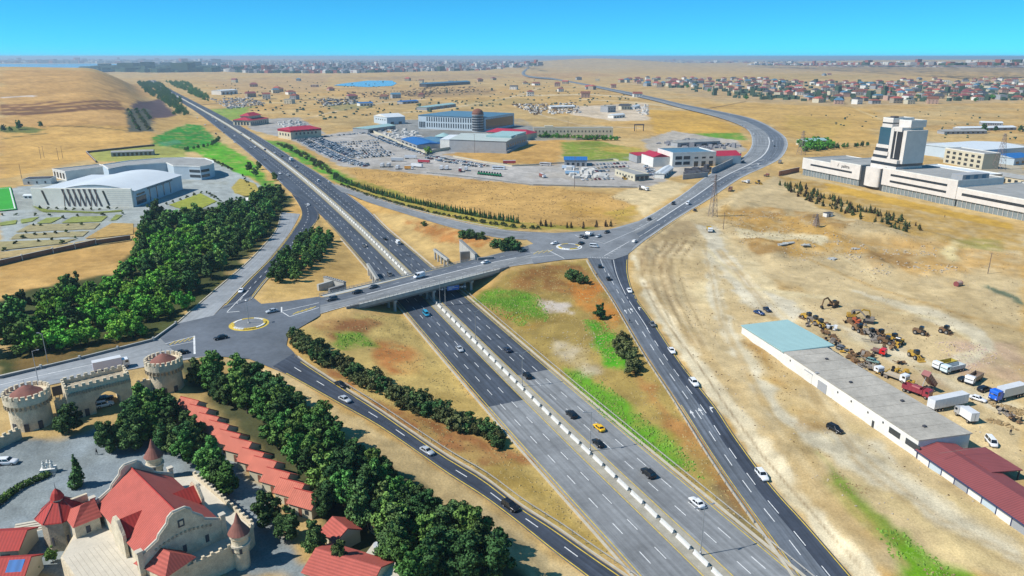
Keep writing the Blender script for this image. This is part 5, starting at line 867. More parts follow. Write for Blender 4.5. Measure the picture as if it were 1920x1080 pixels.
for i,(px,d,mt,lb) in enumerate((((1610,622),(12,6),rust,'brown wheel loader in the machine row next to the orange scrap'),((1632,630),(12,6),dirt,'dirty grey wheel loader in the machine row'),((1650,632),(12,6),rust,'rust-coloured wheel loader mid machine row'),((1662,645),(12,3),rust,'rust brown loader with raised frame near the red cab'),((1675,640),(12,5),yel,'dull yellow wheel loader at the end of the machine row'),((1683,648),(-10,5),yel,'orange yellow loader in front of the machine row end'),((1716,672),(12,7),yel,'yellow loader with cab on the gravel by the dump trucks'),((1537,612),(12,6),yel,'yellow grader beside the teal-roofed shed'),((1515,600),(12,6),yel,'yellow loader first behind the teal-roofed shed'),((1527,606),(12,6),dirt,'grey loader wreck behind the teal-roofed shed'),((1422,345),(10,2),yel,'yellow machine beside the white and blue truck'))): p,a=at(px,d); loader(p,a,lb,mt)
for i,(px,mt,lb) in enumerate((((1555,617),tarp,'white metal wreck behind the teal-roofed shed'),((1545,625),rust,'heap of brown parts behind the teal-roofed shed corner'),((1560,640),rust,'heap of wheels and axles along the shed wall'),((1568,648),dirt,'second grey heap of wheels along the shed wall'),((1610,668),dirt,'row of rusty tanks beside the red truck cab'),((1625,668),rust,'rusty tank heap next to the red truck cab'),((1600,675),rust,'brown scrap strip against the shed roof edge'),((1622,690),dirt,'mixed scrap beside the pale green car'),((1683,696),yel,'heap of dry brush and sand-coloured parts in the yard'),((1590,604),rust,'small brown part heap left of the arched excavator'),((1605,608),M('scrap_orange',(.42,.10,.04),.8,.3,.8),'orange-red scrap at the foot of the excavators'),((1892,782),dirt,'brown pipe heap at the edge of the yard'),((1668,652),rust,'rust scrap between the loaders'),((1640,640),dirt,'axle scrap heap between the loaders'))): scrap(px,lb,mt,i+3)
for i,px in enumerate(((1508,596),(1520,611),(1533,604),(1549,610),(1572,652),(1586,660),(1596,668),(1612,614),(1622,620),(1640,624),(1655,640),(1668,636),(1614,683),(1632,686),(1655,702),(1690,684),(1663,705),(1700,720),(1905,790),(1880,775))): scrap(px,'brown heap of machine scrap in the crowded rows behind the long shed' if px[0]<1750 else 'brown debris heap at the open edge of the yard',(rust,dirt,yel)[i%3],40+i,7,1.7)
for o in COL.objects:
    if o.get('category')=='scrap' and ('crowded rows' in o.get('label','') or 'open edge' in o.get('label','')): o['group']='scrap heaps in the yard'
# small people
def person(px,col,label,rz=0,leg=.25):
    g=G(*px); bm=bmesh.new(); J=[((0,0,.95),.13),((0,0,1.2),.15),((0,0,1.42),.14),((0,0,1.53),.06),((0,0,1.68),.105),((leg*.3,.1,.9),.1),((leg*.8,.1,.5),.075),((leg*.5,.1,.07),.06),((leg*.5+.14,.1,.04),.045),((-leg*.3,-.1,.9),.1),((-leg*.5,-.1,.5),.075),((-leg,-.1,.07),.06),((-leg+.14,-.1,.04),.045),((0,.2,1.4),.07),((-.05,.26,1.12),.05),((.08,.25,.88),.04),((0,-.2,1.4),.07),((.06,-.26,1.12),.05),((.16,-.25,.9),.04)]
    E_=[(0,1),(1,2),(2,3),(3,4),(0,5),(5,6),(6,7),(7,8),(0,9),(9,10),(10,11),(11,12),(2,13),(13,14),(14,15),(2,16),(16,17),(17,18)]
    me=bpy.data.meshes.new('body'); me.from_pydata([j[0] for j in J],E_,[]); o=bpy.data.objects.new('person',me); COL.objects.link(o); md=o.modifiers.new('s','SKIN')
    for v_,j in zip(me.skin_vertices[0].data,J): v_.radius=(j[1],j[1])
    me.skin_vertices[0].data[0].use_root=True; o.modifiers.new('d','SUBSURF').levels=1
    dg=bpy.context.evaluated_depsgraph_get(); ev=o.evaluated_get(dg); m2=bpy.data.meshes.new_from_object(ev); o.modifiers.clear(); o.data=m2
    skin=M('skin',(.35,.2,.13),.6,0); cloth=M('cloth_'+label[:6],col,.9,.1,4); trs=M('trousers',(.03,.035,.05),.9,.1,4); m2.materials.clear()
    for q in (cloth,trs,skin): m2.materials.append(q)
    for f in m2.polygons: z_=f.center.z; f.material_index=2 if z_>1.52 else (1 if z_<.98 and abs(f.center.y)<.21 else 0)
    o.location=g; o.rotation_euler=(0,0,rz); tag(o,label,'person'); m=MB(); m.lathe([(.112,1.68),(.115,1.74),(.08,1.8),(.01,1.82)],10); m.obj('hair',M('hair_dark',(.02,.015,.012),.7,0),o)
person((1180,606),(.02,.02,.025),'person in dark clothes walking at the kerb of the right-hand ramp',.8); person((1119,519),(.03,.03,.04),'person in black standing at the kerb below the lampless roundabout',2.); person((1894,815),(.05,.05,.06),'person in dark clothes walking in the yard by the maroon shed',1.2); person((1816,770),(.10,.09,.08),'person in grey clothes beside the white box trailer',2.5); person((182,853),(.04,.04,.05),'person in dark clothes on the castle forecourt near the pines',0.); person((1771,408),(.05,.04,.03),'person in brown clothes on the dirt path before the long white building',0)
# ---------------------------------------------------------------- car lot
CC=[WHT,SIL,WHT,(.5,.52,.55),BLK,GRY,(.10,.16,.24),WHT,SIL,BEI,(.25,.30,.34),(.18,.03,.03),(.35,.42,.46)]
def lot_meshes(kind):
    d=car_meshes(kind); k=CK[kind]
    b=car_body(k); lo,hi=cabin(k,False); r=cabin(k,True); b.add(r.v,r.f); me=b.mesh('body'); me.materials.append(paint); m=MB(); m.add(lo+hi,[(0,1,5,4),(1,2,6,5),(2,3,7,6),(3,0,4,7)]); gm=m.mesh('windows'); gm.materials.append(glass); return me,gm
LM={k:lot_meshes(k) for k in ('sedan','suv','hatch')}; nlot=0
def cname(c):
    r,g,b=c[:3]; l=(r+g+b)/3
    if l<.03: return 'black'
    if max(r,g,b)-min(r,g,b)>.07: return 'dark red' if r>b else 'dark blue'
    return 'white' if l>.6 else ('beige' if r>b+.05 else ('silver' if l>.3 else 'grey'))
LOT=[]
def lotrow(px,sp,face=0.,lab='',grp='',lim=99):
    w_=crom([G(x,y) for x,y in px],120); s=np.r_[0,np.cumsum(np.linalg.norm(np.diff(w_[:,:2],axis=0),axis=1))]
    for t in np.arange(0,s[-1],sp):
        if random.random()<.08: continue
        x,y=np.interp(t,s,w_[:,0]),np.interp(t,s,w_[:,1]); x2,y2=np.interp(t+1,s,w_[:,0]),np.interp(t+1,s,w_[:,1]); a=math.atan2(y2-y,x2-x) if t+1<s[-1] else a
        LOT.append((y,x,a+math.pi/2+face+random.uniform(-.06,.06)+(math.pi if random.random()<.4 else 0),lab,grp))
for rw_ in ([(556,262),(600,285),(645,304),(690,313)],[(570,261),(612,281),(655,300),(690,309)],[(580,260),(622,279),(662,297)],[(592,260),(630,276),(668,293)],[(563,261.5),(606,283),(650,302),(690,311)],[(586,260),(626,277.5),(665,295)],[(600,259.5),(638,275),(676,290)]): lotrow(rw_,3.1,0,'used car in the slanting ranks beside the bushy verge','slanting ranks beside the verge')
for rw_ in ([(624,269),(708,264)],[(632,277),(712,273)],[(648,285),(718,281)],[(652,291),(735,287)],[(672,297),(745,292)],[(628,273),(710,268.5)],[(640,281),(715,277)],[(650,288),(728,284)],[(662,294),(740,290)]): lotrow(rw_,3.2,0,'used car in the straight ranks in the middle of the lot','straight ranks in the lot')
for rw_ in ([(604,257),(700,249)],[(690,252),(735,271),(800,291)],[(712,256),(760,276),(800,287)],[(800,292),(860,303),(915,312)],[(800,297),(860,308),(905,314)]): lotrow(rw_,3.2,0,'used car lined up along the boundary wall of the lot','cars along the lot wall')
for rw_ in ([(1112,310),(1178,307)],[(1114,316),(1178,313)],[(1112,323),(1140,321)],[(1118,330),(1142,328)],[(1092,338),(1150,336)],[(1222,318),(1232,335)],[(1210,312),(1222,330)],[(1200,303),(1225,301)]): lotrow(rw_,3.6,0,'parked car near the small cream office at the lot entrance','cars by the lot entrance')
LOT.sort(); rest=MB(); rest.mi=0
for i_,(y,x,a,lab,grp) in enumerate(LOT):
    me,gm=LM[random.choice(('sedan','sedan','suv','hatch'))]
    if i_<290: o=mkobj('parked_car',me,None,None,lab,'parked car',grp,loc=(x,y,Z(x,y)+.05),rz=a,color=random.choice(CC)); mkobj('window',gm,None,o); o['label']=cname(o.color)+' '+lab
    else:
        R_=Matrix.Translation((x,y,Z(x,y)+.05))@Matrix.Rotation(a,4,'Z'); rest.mi=i_%4
        rest.add([R_@v.co for v in me.vertices],[tuple(p.vertices) for p in me.polygons]); rest.mi=4; rest.add([R_@v.co for v in gm.vertices],[tuple(p.vertices) for p in gm.polygons])
rest.obj('parked_car_mass',[M('lot_white',WHT,.35,.1,.02,spec=.6),M('lot_silver',SIL,.35,.1,.02,spec=.6),M('lot_dark',BLK,.3,0,spec=.6),M('lot_blue',(.10,.16,.24),.3,0,spec=.6),glass],kind='stuff',label='back ranks of used cars crowded at the far end of the lot')
for px,d,k_,c,lb in (((745,303),(30,0),'t',(.5,.53,.56),'grey trailer parked in the car lot'),((795,306),(30,1),'t',(.45,.05,.08),'maroon trailer in the middle of the car lot'),((770,298),(30,0),'t',WHT,'white trailer in the car lot beside the wall'),((717,313),(8,-5),'b',WHT,'white box truck at the field edge of the lot, outer one'),((729,313),(8,-5),'b',SIL,'silver box truck next to the outer white one'),((746,317),(8,-5),'b',WHT,'white box truck beside the orange container'),((782,314),(20,1),'t',WHT,'long white trailer at the field edge of the lot'),((828,318),(6,-7),'b',WHT,'white box truck in the pair near the maroon truck'),((838,318),(6,-7),'b',WHT,'white box truck, second of the pair near the maroon truck'),((863,322),(5,-8),'b',(.28,.04,.05),'maroon box truck near the green machines'),((874,320),(5,-8),'b',WHT,'white box truck beside the maroon truck'),((955,308),(24,0),'t',(.4,.06,.07),'dark red trailer at the back of the lot'),((1066,318),(26,1),'t',(.45,.55,.66),'pale blue trailer near the blue-roofed shed'),((1073,328),(20,1),'t',(.25,.42,.6),'blue trailer at the lot entrance'),((1017,333),(14,4),'b',(.25,.07,.05),'rusty box truck by the field edge'),((767,318),(9,0),'b',(.6,.28,.05),'orange container truck at the field edge of the lot')):
    p,a=at(px,d)
    if k_=='t': trailer(p,a,lb,12.,c,3.6)
    else: truck(p,a,lb,'box',WHT,c,8.,h=3.5)
p,a=at((935,318),(30,1)); bus(p,a,'silver grey bus with blue front in the car lot',(.55,.6,.66),12); p,a=at((1023,311),(26,1)); bus(p,a,'beige bus at the back of the lot near the green patch',(.5,.47,.45),11)
for i in range(9): p,a=at((898+i*5,327+i*.5),(4,-6)); loader(p,a,'bright green farm machine in the row at the field edge',M('machine_green',(.02,.22,.09),.6,.1,1),4.2,'green machines in the lot','farm machine')
for i in range(6): p,a=at((1165+i*5.6,331-i*.9+(i%2)*6),(4,2)); loader(p,a,'yellow digger crowded beside the cream office',yel,4.6,'yellow diggers by the office','digger')
# ---------------------------------------------------------------- buildings
wW=M('wall_white',srgb(238,235,226,.82),.8,.12,.2,fine=.06); wC=M('wall_cream',srgb(222,212,184),.85,.1,.2); wG=M('wall_grey',srgb(176,178,180),.8,.1,.2); wB=M('wall_pale_blue',srgb(206,220,228),.75,.06,.2); wS=M('stone_buff',srgb(232,216,186),.9,.22,.6,fine=.25,bump=.4); wS2=M('stone_grey',srgb(184,170,146),.9,.25,.7,fine=.28,bump=.4); wP=M('plaster_pink',srgb(206,170,150),.85,.1,.3)
rR=M('roof_red',srgb(190,66,58),.7,.12,.3,fine=.1,stripes=('X',.5)); rB=M('roof_brickred',srgb(198,100,86),.8,.12,.3,fine=.12,stripes=('Y',.55)); rM=M('roof_maroon',srgb(154,84,84),.7,.08,.2,stripes=('X',.5)); rT=M('roof_teal',srgb(172,208,206),.6,.06,.15,stripes=('X',.3)); rL=M('roof_bluegrey',srgb(96,140,166),.55,.08,.15,stripes=('X',.12)); rW=M('roof_white',srgb(238,244,246),.5,.05,.1,stripes=('Y',.12)); rG=M('roof_grey',srgb(168,168,164),.85,.2,.12,fine=.15); rBl=M('roof_blue',srgb(50,120,190),.6,.08,.2,stripes=('X',.2)); rK=M('roof_dark',srgb(84,84,90),.7,.12,.3); rBr=M('roof_brown',srgb(140,92,72),.8,.15,.3); pave=M('paving',srgb(222,212,192),.85,.1,.4,fine=.1); rP=M('roof_crimson',srgb(190,50,76),.65,.1,.2,stripes=('X',.2))
rC=M('roof_chalet',srgb(214,122,100),.8,.18,.4,fine=.12,stripes=('X',.6)); gl=M('window_glass',(.03,.04,.05),.12,.05,.3,spec=.7); glB=M('curtain_glass',(.03,.09,.13),.1,.1,.15,spec=.9); glG=M('shopfront_glass',(.20,.235,.24),.25,.2,.3,spec=.6); frame=M('window_frame',(.55,.55,.53),.6,0)
def B(name,label,cat,A,Bp,zoff=0,world=False,group=None):
    a=G(*A) if not world else Vector(A); b=G(*Bp) if not world else Vector(Bp); e=empty(name,(a.x,a.y,min(a.z,Z(b.x,b.y))-.1+zoff),math.atan2(b.y-a.y,b.x-a.x),label,cat,group); e['W']=(Vector((a.x,a.y))-Vector((b.x,b.y))).length; return e,(Vector((a.x,a.y))-Vector((b.x,b.y))).length
def blk(e,nm,mat,x0,x1,y0,y1,z0,z1): m=MB(); m.box(x0,x1,y0,y1,z0,z1); return m.obj(nm,mat,e)
def flat(e,x0,x1,y0,y1,z,mat=None,cop=None,ph=.6):
    """flat roof with parapet"""
    r=blk(e,'roof',mat or rG,x0+.25,x1-.25,y0+.25,y1-.25,z-.3,z+.05)
    m=MB(); t=.28
    m.box(x0-.03,x1+.03,y0-.03,y0+t,z-.2,z+ph); m.box(x0-.03,x1+.03,y1-t,y1+.03,z-.2,z+ph); m.box(x0-.03,x0+t,y0+t,y1-t,z-.2,z+ph-.004); m.box(x1-t,x1+.03,y0+t,y1-t,z-.2,z+ph-.004); m.obj('parapet',cop or wW,r); return r
WM={}
def wins(par,face,n,a0,a1,z0,z1,wfrac,pos,mat=None,nm='window',sill=False):
    """n windows along a face; face f/b: runs in x at y=pos; l/r: runs in y at x=pos"""
    st=(a1-a0)/n; ww=st*wfrac; key=(round(ww,2),round(z1-z0,2),face in 'fb',(mat or gl).name)
    if key not in WM:
        m=MB(); d=.06
        if face in 'fb': m.box(-ww/2,ww/2,-d,d,0,z1-z0)
        else: m.box(-d,d,-ww/2,ww/2,0,z1-z0)
        me=m.mesh(nm); me.materials.append(mat or gl); WM[key]=me
    for i in range(n):
        c=a0+(i+.5)*st; mkobj(nm,WM[key],None,par,loc=((c,pos,z0) if face in 'fb' else (pos,c,z0)))
def gable(e,x0,x1,y0,y1,z0,z1,mat,axis='x',ov=.4,wall=None,hip=0.,nm='roof'):
    m=MB(); t=.22
    if axis=='x':
        ym=(y0+y1)/2; a,b=x0-ov,x1+ov; h=hip
        v=[(a,y0-ov,z0),(b,y0-ov,z0),(b,y1+ov,z0),(a,y1+ov,z0),(a+h,ym,z1),(b-h,ym,z1)]; f=[(0,1,5,4),(2,3,4,5),(1,2,5),(3,0,4),(0,3,2,1)]
    else:
        xm=(x0+x1)/2; a,b=y0-ov,y1+ov; h=hip
        v=[(x0-ov,a,z0),(x1+ov,a,z0),(x1+ov,b,z0),(x0-ov,b,z0),(xm,a+h,z1),(xm,b-h,z1)]; f=[(0,1,4),(1,2,5,4),(2,3,5),(3,0,4,5),(0,3,2,1)]
    m.add(v,f); r=m.obj(nm,mat,e)
    if wall and not hip:   # gable wall set in front of the roof prism
        m=MB()
        if axis=='x':
            for s,xx in ((-1,x0-ov-.02),(1,x1+ov+.02)): m.add([(xx,y0,z0-.05),(xx,y1,z0-.05),(xx,(y0+y1)/2,z1-.25)],[(0,1,2) if s>0 else (0,2,1)])
        else:
            for s,yy in ((-1,y0-ov-.02),(1,y1+ov+.02)): m.add([(x0,yy,z0-.05),(x1,yy,z0-.05),((x0+x1)/2,yy,z1-.25)],[(0,1,2) if s<0 else (0,2,1)])
        m.obj('gable_wall',wall,r)
    return r
def text(s,size,mat,par,loc,rot,nm='lettering',ext=.05):
    cu=bpy.data.curves.new('t','FONT'); cu.body=s; cu.size=size; cu.extrude=ext; cu.align_x='CENTER'; o=bpy.data.objects.new('t',cu); COL.objects.link(o); dg=bpy.context.evaluated_depsgraph_get(); me=bpy.data.meshes.new_from_object(o.evaluated_get(dg)); bpy.data.objects.remove(o)
    me.materials.clear(); q=mkobj(nm,me,mat,par,loc=loc); q.rotation_euler=rot; return q
# ---- long white building with tower
wPal=M('wall_warm_white',srgb(232,224,214,.8),.8,.1,.2,fine=.06)
e,L=B('office_building','long white office building with dark window bands and a stepped tower','building',(1502,328),(1925,416)); a0=G(1502,328); ux=Vector((math.cos(e.rotation_euler.z),math.sin(e.rotation_euler.z)))
def lx(px,py): g=G(px,py); return (Vector((g.x,g.y))-Vector((a0.x,a0.y))).dot(ux)
xa,xb,xc,xd,xe=lx(1556,338),lx(1614,349),lx(1622,351),lx(1650,357),lx(1657,358); xf=lx(1793,387); L=L+30; D=46
def wing(x0,x1,h,bands,y0=0,D=D,nb=10,glaz=True):
    o=blk(e,'wall',wPal,x0,x1,y0,D,5.6 if glaz else 0,h); flat(o,x0,x1,y0,D,h,rG)
    if glaz: blk(o,'ground_floor',glG,x0+.4,x1-.4,y0+1.0,D-.5,0,5.59); nn=int((x1-x0)/3.2); wins(o,'f',nn,x0,x1,0,5.55,.07,y0+.75,wPal,'fin')
    for (b0,b1,z0,z1,n) in bands: blk(o,'window_band',plast,b0,b1,y0-.02,y0+.1,z0,z1); wins(o,'f',n,b0,b1,z0+.15,z1-.15,.82,y0-.03,gl)
    return o
wing(0,xa-.02,14.2,[]); o=wing(xa,xb,16.5,[]); blk(o,'window_band',plast,lx(1514,331),xb-8,-.04,.12,9.4,10.9); wins(o,'f',26,lx(1514,331),xb-8,9.5,10.8,.84,-.06,gl)
blk(e,'entrance_glazing',gl,xb+.02,xe-.02,1.5,30,0,16.2); m=MB(); n=12; cx,rr_=(xc+xd)/2,(xd-xc)/2; m.prism([(xc,3)]+[(cx-rr_*math.cos(math.pi*k/n),.6-rr_*.35*math.sin(math.pi*k/n)) for k in range(n+1)]+[(xd,3)],2.8,16.8); m.obj('rounded_bay',wPal,e)
zb=(xe+(xf-xe)*.12,xe+(xf-xe)*.88); wing(xe,xf,17.6,[(zb[0],zb[1],12.9,14.5,26),(zb[0],zb[1],8.3,9.9,26)],0,42); wing(xf+.02,L,13.2,[(xf+4,L-2,8.6,10.4,30)],.4,60)
blk(e,'roof_plant',wG,xf-9,xf-.5,4,28,17.6,21.4); wins(e,'r',3,5,27,18,20.8,.5,xf-.46,rL,'vent_panel')
text('palitra',3.4,M('letter_black',(.02,.02,.022),.5,0),e,(xa+(xb-xa)*.52,-.12,12.7),(math.pi/2,0,0)); m=MB(); m.tube((xa+(xb-xa)*.52-8.2,-.1,13.0),(xa+(xb-xa)*.52-7.2,-.1,15.6),.22,.1,6); m.obj('logo_stroke',M('letter_black'),e)
tx=(xc+xe)/2+4; ty=8
TK=.8
def tier(x0,x1,y0,y1,z0,z1,mat=wPal,nm='tower_tier'):
    x0,x1=x0*TK,x1*TK; return blk(e,nm,mat,tx+x0,tx+x1,ty+y0,ty+y1,z0,z1)
def tband(x0,x1,y0,y1,z0,z1):
    x0,x1=x0*TK,x1*TK; return blk(e,'window_band',gl,tx+x0-.05,tx+x1+.05,ty+y0-.05,ty+y1+.05,z0,z1)
tier(-14,16,-5,20,16.6,19.5); tband(-14,16,-5,20,19.5,21.6); tier(-14,16,-5,20,21.61,24.2); tband(-14,2,-4,19,24.2,26.3); tier(-13.5,3,-4.2,19,26.31,29); tband(-13,1,-3.4,18,29,31.5); tier(-12.5,2,-3.4,18,31.51,34)
blk(e,'curtain_wall',glB,tx-9.0,tx+1.7,ty-3.0,ty+17,34,46.5); tier(-11.5,-9.4,0,17,34,44.5); tier(2.2,5.6,-3.4,16,24.3,46.5); blk(e,'curtain_wall',plast,tx+4.49,tx+11.6,ty-2.8,ty+17,25,44.5); tier(14.6,18.5,-2,18,21.7,45.5); tier(3,14,-3.1,17,44.51,47.5); tier(-9.8,2,-2.6,17,46.52,49.2); tband(-9.8,2,-2.6,17,49.2,50.2); tier(-9.8,2,-2.6,17,50.21,53); tier(2.02,16,3,17.5,47.51,52); flat(e,tx-7.84,tx+1.6,ty-2.6,ty+17,53,rG); flat(e,tx+1.65,tx+12.8,ty+3,ty+17.5,52,rG); blk(e,'roof_plant',rK,tx-6,tx-2,ty+2,ty+6,53,54.4); blk(e,'corner_column',wPal,tx+6.6,tx+7.4,ty-3.,ty-2.81,25,46)
# buildings behind it
for nm,A,Bq,h,dp,wm,rm,lb,nw in (('warehouse',(1822,303),(1925,296),11,60,wB,rW,'long blue-white warehouse with white roof behind the office tower',0),('apartment_block',(1768,305),(1840,318),14,18,wC,rG,'cream apartment block with balconies behind the office building',6),('workshop',(1730,325),(1850,345),7,16,wC,rW,'long low white workshop with arched windows behind the office building',12),('shed',(1900,310),(1935,306),7,24,wB,rBl,'pale blue shed at the pylon behind the office building',3),('house',(1508,274),(1550,272),5.5,14,wC,rT,'small pale house in the green garden',3),('shed',(1860,338),(1925,350),5,14,wC,rG,'low cream store building behind the office wing',5)):
    e,L=B(nm,lb,'building' if nm!='house' else 'house',A,Bq); o=blk(e,'wall',wm,0,L,0,dp,0,h)
    if nm in('apartment_block','workshop'): flat(o,0,L,0,dp,h,rm)
    else: gable(o,0,L,0,dp,h,h+2.2,rm,'x',.5,wm)
    if nw:
        for fl in range(3 if nm=='apartment_block' else 1): wins(o,'f',nw,1,L-1,1.2+fl*4.2,3.6+fl*4.2,.5,-.04)
for A,Bq,lb in (((1770,252),(1850,251),'long low grey farm shed in the tan field, nearer the lone trees'),((1800,246),(1905,244),'long low white farm shed behind the grey one'),((1840,235),(1880,236),'short white farm building in the tan field')):
    e,L=B('farm_shed',lb,'farm shed',A,Bq); o=blk(e,'wall',wG,0,L,0,14,0,4); gable(o,0,L,0,14,4,6,rW if 'white' in lb else rG,'x',.5); wins(o,'f',8,2,L-2,1,3,.4,-.04)
# ---- sports complex
e,L=B('sports_hall','white sports hall with arched roof and slanting dark louvres','sports hall',(66,387),(255,388)); D=70; Hh=13.5
m=MB(); nseg=16; prof=[(0,0),(L,0)]+[(L-L*k/nseg,Hh-2.6+ (4.2*math.sin(math.pi*min(1,max(0,(k/nseg-.0)/.78))) if k/nseg<.78 else 0)) for k in range(nseg+1)]
m.add([],[]); ring=lambda y:[(p[0],y,p[1]) for p in prof]; n=len(prof); m.add(ring(.2)+ring(D),[tuple(range(n)),tuple(range(2*n-1,n-1,-1)),(0,n,n+1,1),(1,n+1,n+2,2),(n-1,2*n-1,n,0)]); m.obj('wall',wB,e)
m=MB(); rp=[(p[0]+(.8 if k==0 else 0),p[1]+.25) for k,p in enumerate(prof[2:])]; n=len(rp); m.add([(p[0],-.2,p[1]) for p in rp]+[(p[0],D+.6,p[1]) for p in rp],[(k,n+k,n+k+1,k+1)[::-1] for k in range(n-1)]); m.obj('arched_roof',rW,e)
o=blk(e,'front_screen',M('screen_beige',srgb(244,238,222,.9),.8,.08,.3),0,L*.985,-1.4,.1,0,Hh-.6)
for k in range(7):
    x=L*.30+k*L*.053; m=MB(); m.add([(x,-1.5,Hh-1),(x+1.5,-1.5,Hh-1),(x+4.8,-1.5,.6),(x+3.3,-1.5,.6)],[(0,3,2,1)]); m.obj('louvre',rK,o); m=MB(); m.add([(x+1.7,-1.51,Hh-1),(x+2.1,-1.51,Hh-1),(x+.9,-1.51,.6),(x+.4,-1.51,.6)],[(0,3,2,1)]); m.obj('strut',M('louvre_brown',(.2,.14,.11),.8,.1,1),o)
for x in (L*.10,L*.70): m=MB(); m.add([(x,-1.5,Hh-2),(x+1.4,-1.5,Hh-2),(x+4.2,-1.5,1.5),(x+2.8,-1.5,1.5)],[(0,3,2,1)]); m.obj('window_slot',gl,o)
for k in range(8): blk(o,'cladding_joint',wG,L*.75,L*.98,-1.43,-1.405,1.2+k*1.4,1.28+k*1.4)
blk(e,'window',gl,L-.05,L+.08,2,15,1.2,6.5); blk(e,'window',gl,L-.05,L+.08,3,14,7.4,8.6); 
for k in range(4): blk(e,'window',gl,L-.05,L+.08,20+k*10,21.3+k*10,1,9)
text('ABŞERON OLİMPİYA İDMAN KOMPLEKSİ',2.0,M('letter_grey',(.12,.13,.15),.5,0),e,(L+.15,D*.52,Hh-4.4),(math.pi/2,0,math.pi/2))
def roofpoly(name,label,px,zr,wm,rm,cat,ph=.7):
    gz=Z(*tuple(G(sum(p[0] for p in px)/len(px),sum(p[1] for p in px)/len(px)+12))[:2]); w_=[P(x,y,gz+zr) for x,y in px]; c=sum(w_,Vector())/len(w_); e=empty(name,(c.x,c.y,gz-.3),0,label,cat); pl=[(p.x-c.x,p.y-c.y) for p in w_]; m=MB(); m.prism(pl,0,zr); o=m.obj('wall',wm,e); 
    cen=Vector((0,0)); pin=[(x*.97,y*.97) for x,y in pl]; m=MB(); m.prism(pin,zr+.01,zr+.06); m.obj('roof',rm,e); m=MB(); n=len(pl)
    for i in range(n):
        a=Vector((*pl[i],0)); b=Vector((*pl[(i+1)%n],0)); d=(b-a); 
        if d.length<.5: continue
        m.cbox(((a.x+b.x)/2,(a.y+b.y)/2,zr+ph/2-.1),(d.length+.3,.4,ph+.2),math.atan2(d.y,d.x))
    m.obj('parapet',wW,e); return e,pl
e,pl=roofpoly('ring_building','curved white and blue ring building behind the sports hall',[(192,309),(240,301.5),(300,296.5),(345,295.5),(385,297),(400,302),(401,306),(392,309.5),(375,312.5),(353,311.5),(325,311),(312,305),(235,311),(203,317)],11,wB,rG,'building')
for k in range(6,10):
    a,b=Vector((*pl[k-1],0)),Vector((*pl[k],0)); d=b-a; c=(a+b)/2; nn=Vector((d.y,-d.x,0)).normalized(); nn=nn if nn.y<0 else -nn
    for z0 in (2.0,6.2): m=MB(); m.cbox((c.x+nn.x*.1,c.y+nn.y*.1,z0+1.2),(d.length*.9,.16,2.2),math.atan2(d.y,d.x)); m.obj('window_band',gl,e)
e,pl=roofpoly('annex_building','low white annex with dark windows left of the ring building',[(98,317),(186,308),(199,312),(122,322)],7.5,wW,rG,'building')
a,b=Vector((*pl[0],0)),Vector((*pl[3],0))
for k in range(4): c=a+(b-a)*(.15+k*.23); m=MB(); m.cbox((c.x-.1,c.y-.1,4),(2.2,.5,4.4),math.atan2((b-a).y,(b-a).x)); m.obj('window',gl,e)
e,L=B('house','small white house with dark panelled roof at the edge of the tan field','house',(44,347),(96,345)); o=blk(e,'wall',wW,0,L,0,13,0,4.2); r=flat(o,0,L,0,13,4.2,rK); wins(o,'f',3,1,L-1,1.,2.8,.2,-.04); m=MB(); m.box(1.5,L-1.5,2,11,4.3,5); m.obj('roof_panels',rK,r)
e,L=B('gate_booth','tiny white gate booth on the grey paving by the football pitch','booth',(44,373),(62,373)); o=blk(e,'wall',wW,0,L,0,5,0,2.4); gable(o,0,L,0,5,2.4,3.4,rW,'x',.4); wins(o,'f',2,.5,L-.5,.8,1.9,.5,-.04)
g=G(459,384); e=empty('round_pavilion',g,0,'low white round pavilion at the edge of the grove','pavilion'); m=MB(); m.lathe([(6.2,0),(6.4,4.0),(6.0,4.1),(5.8,3.6)],28); m.obj('wall',wW,e); m=MB(); m.lathe([(5.75,3.3),(5.75,3.55)],28); m.obj('roof',rG,e)
for k in range(9): a=math.pi+.2+k*.32; m=MB(); m.cbox((6.3*math.cos(a),6.3*math.sin(a),2.6),(.2,1.4,.8),a); m.obj('window',gl,e)
e,L=B('long_shed','long low dark-fronted shed in the walled green plot','shed',(209,294),(288,291)); o=blk(e,'wall',wG,0,L,0,12,0,4.5); gable(o,0,L,0,12,4.5,5.6,rG,'x',.4); wins(o,'f',9,1,L-1,.4,3.6,.55,-.04,gl,'opening')
# football pitch
w_=[G(x,y) for x,y in ((-60,358),(20,350),(31,392),(-60,402))]; zz=max(p.z for p in w_)+.5; o=sheet('football_pitch',None,zz,M('turf_green',srgb(60,175,50),.9,.12,.08,fine=.15),0,world=[P(x,y,zz) for x,y in ((-60,358),(20,350),(31,392),(-60,402))],kind='structure',label='bright green football pitch'); 
poly_mark('touch_line',white,[(-60,360),(18,352),(28,391),(-60,400)],.8,z=zz,off=.03,par=o)
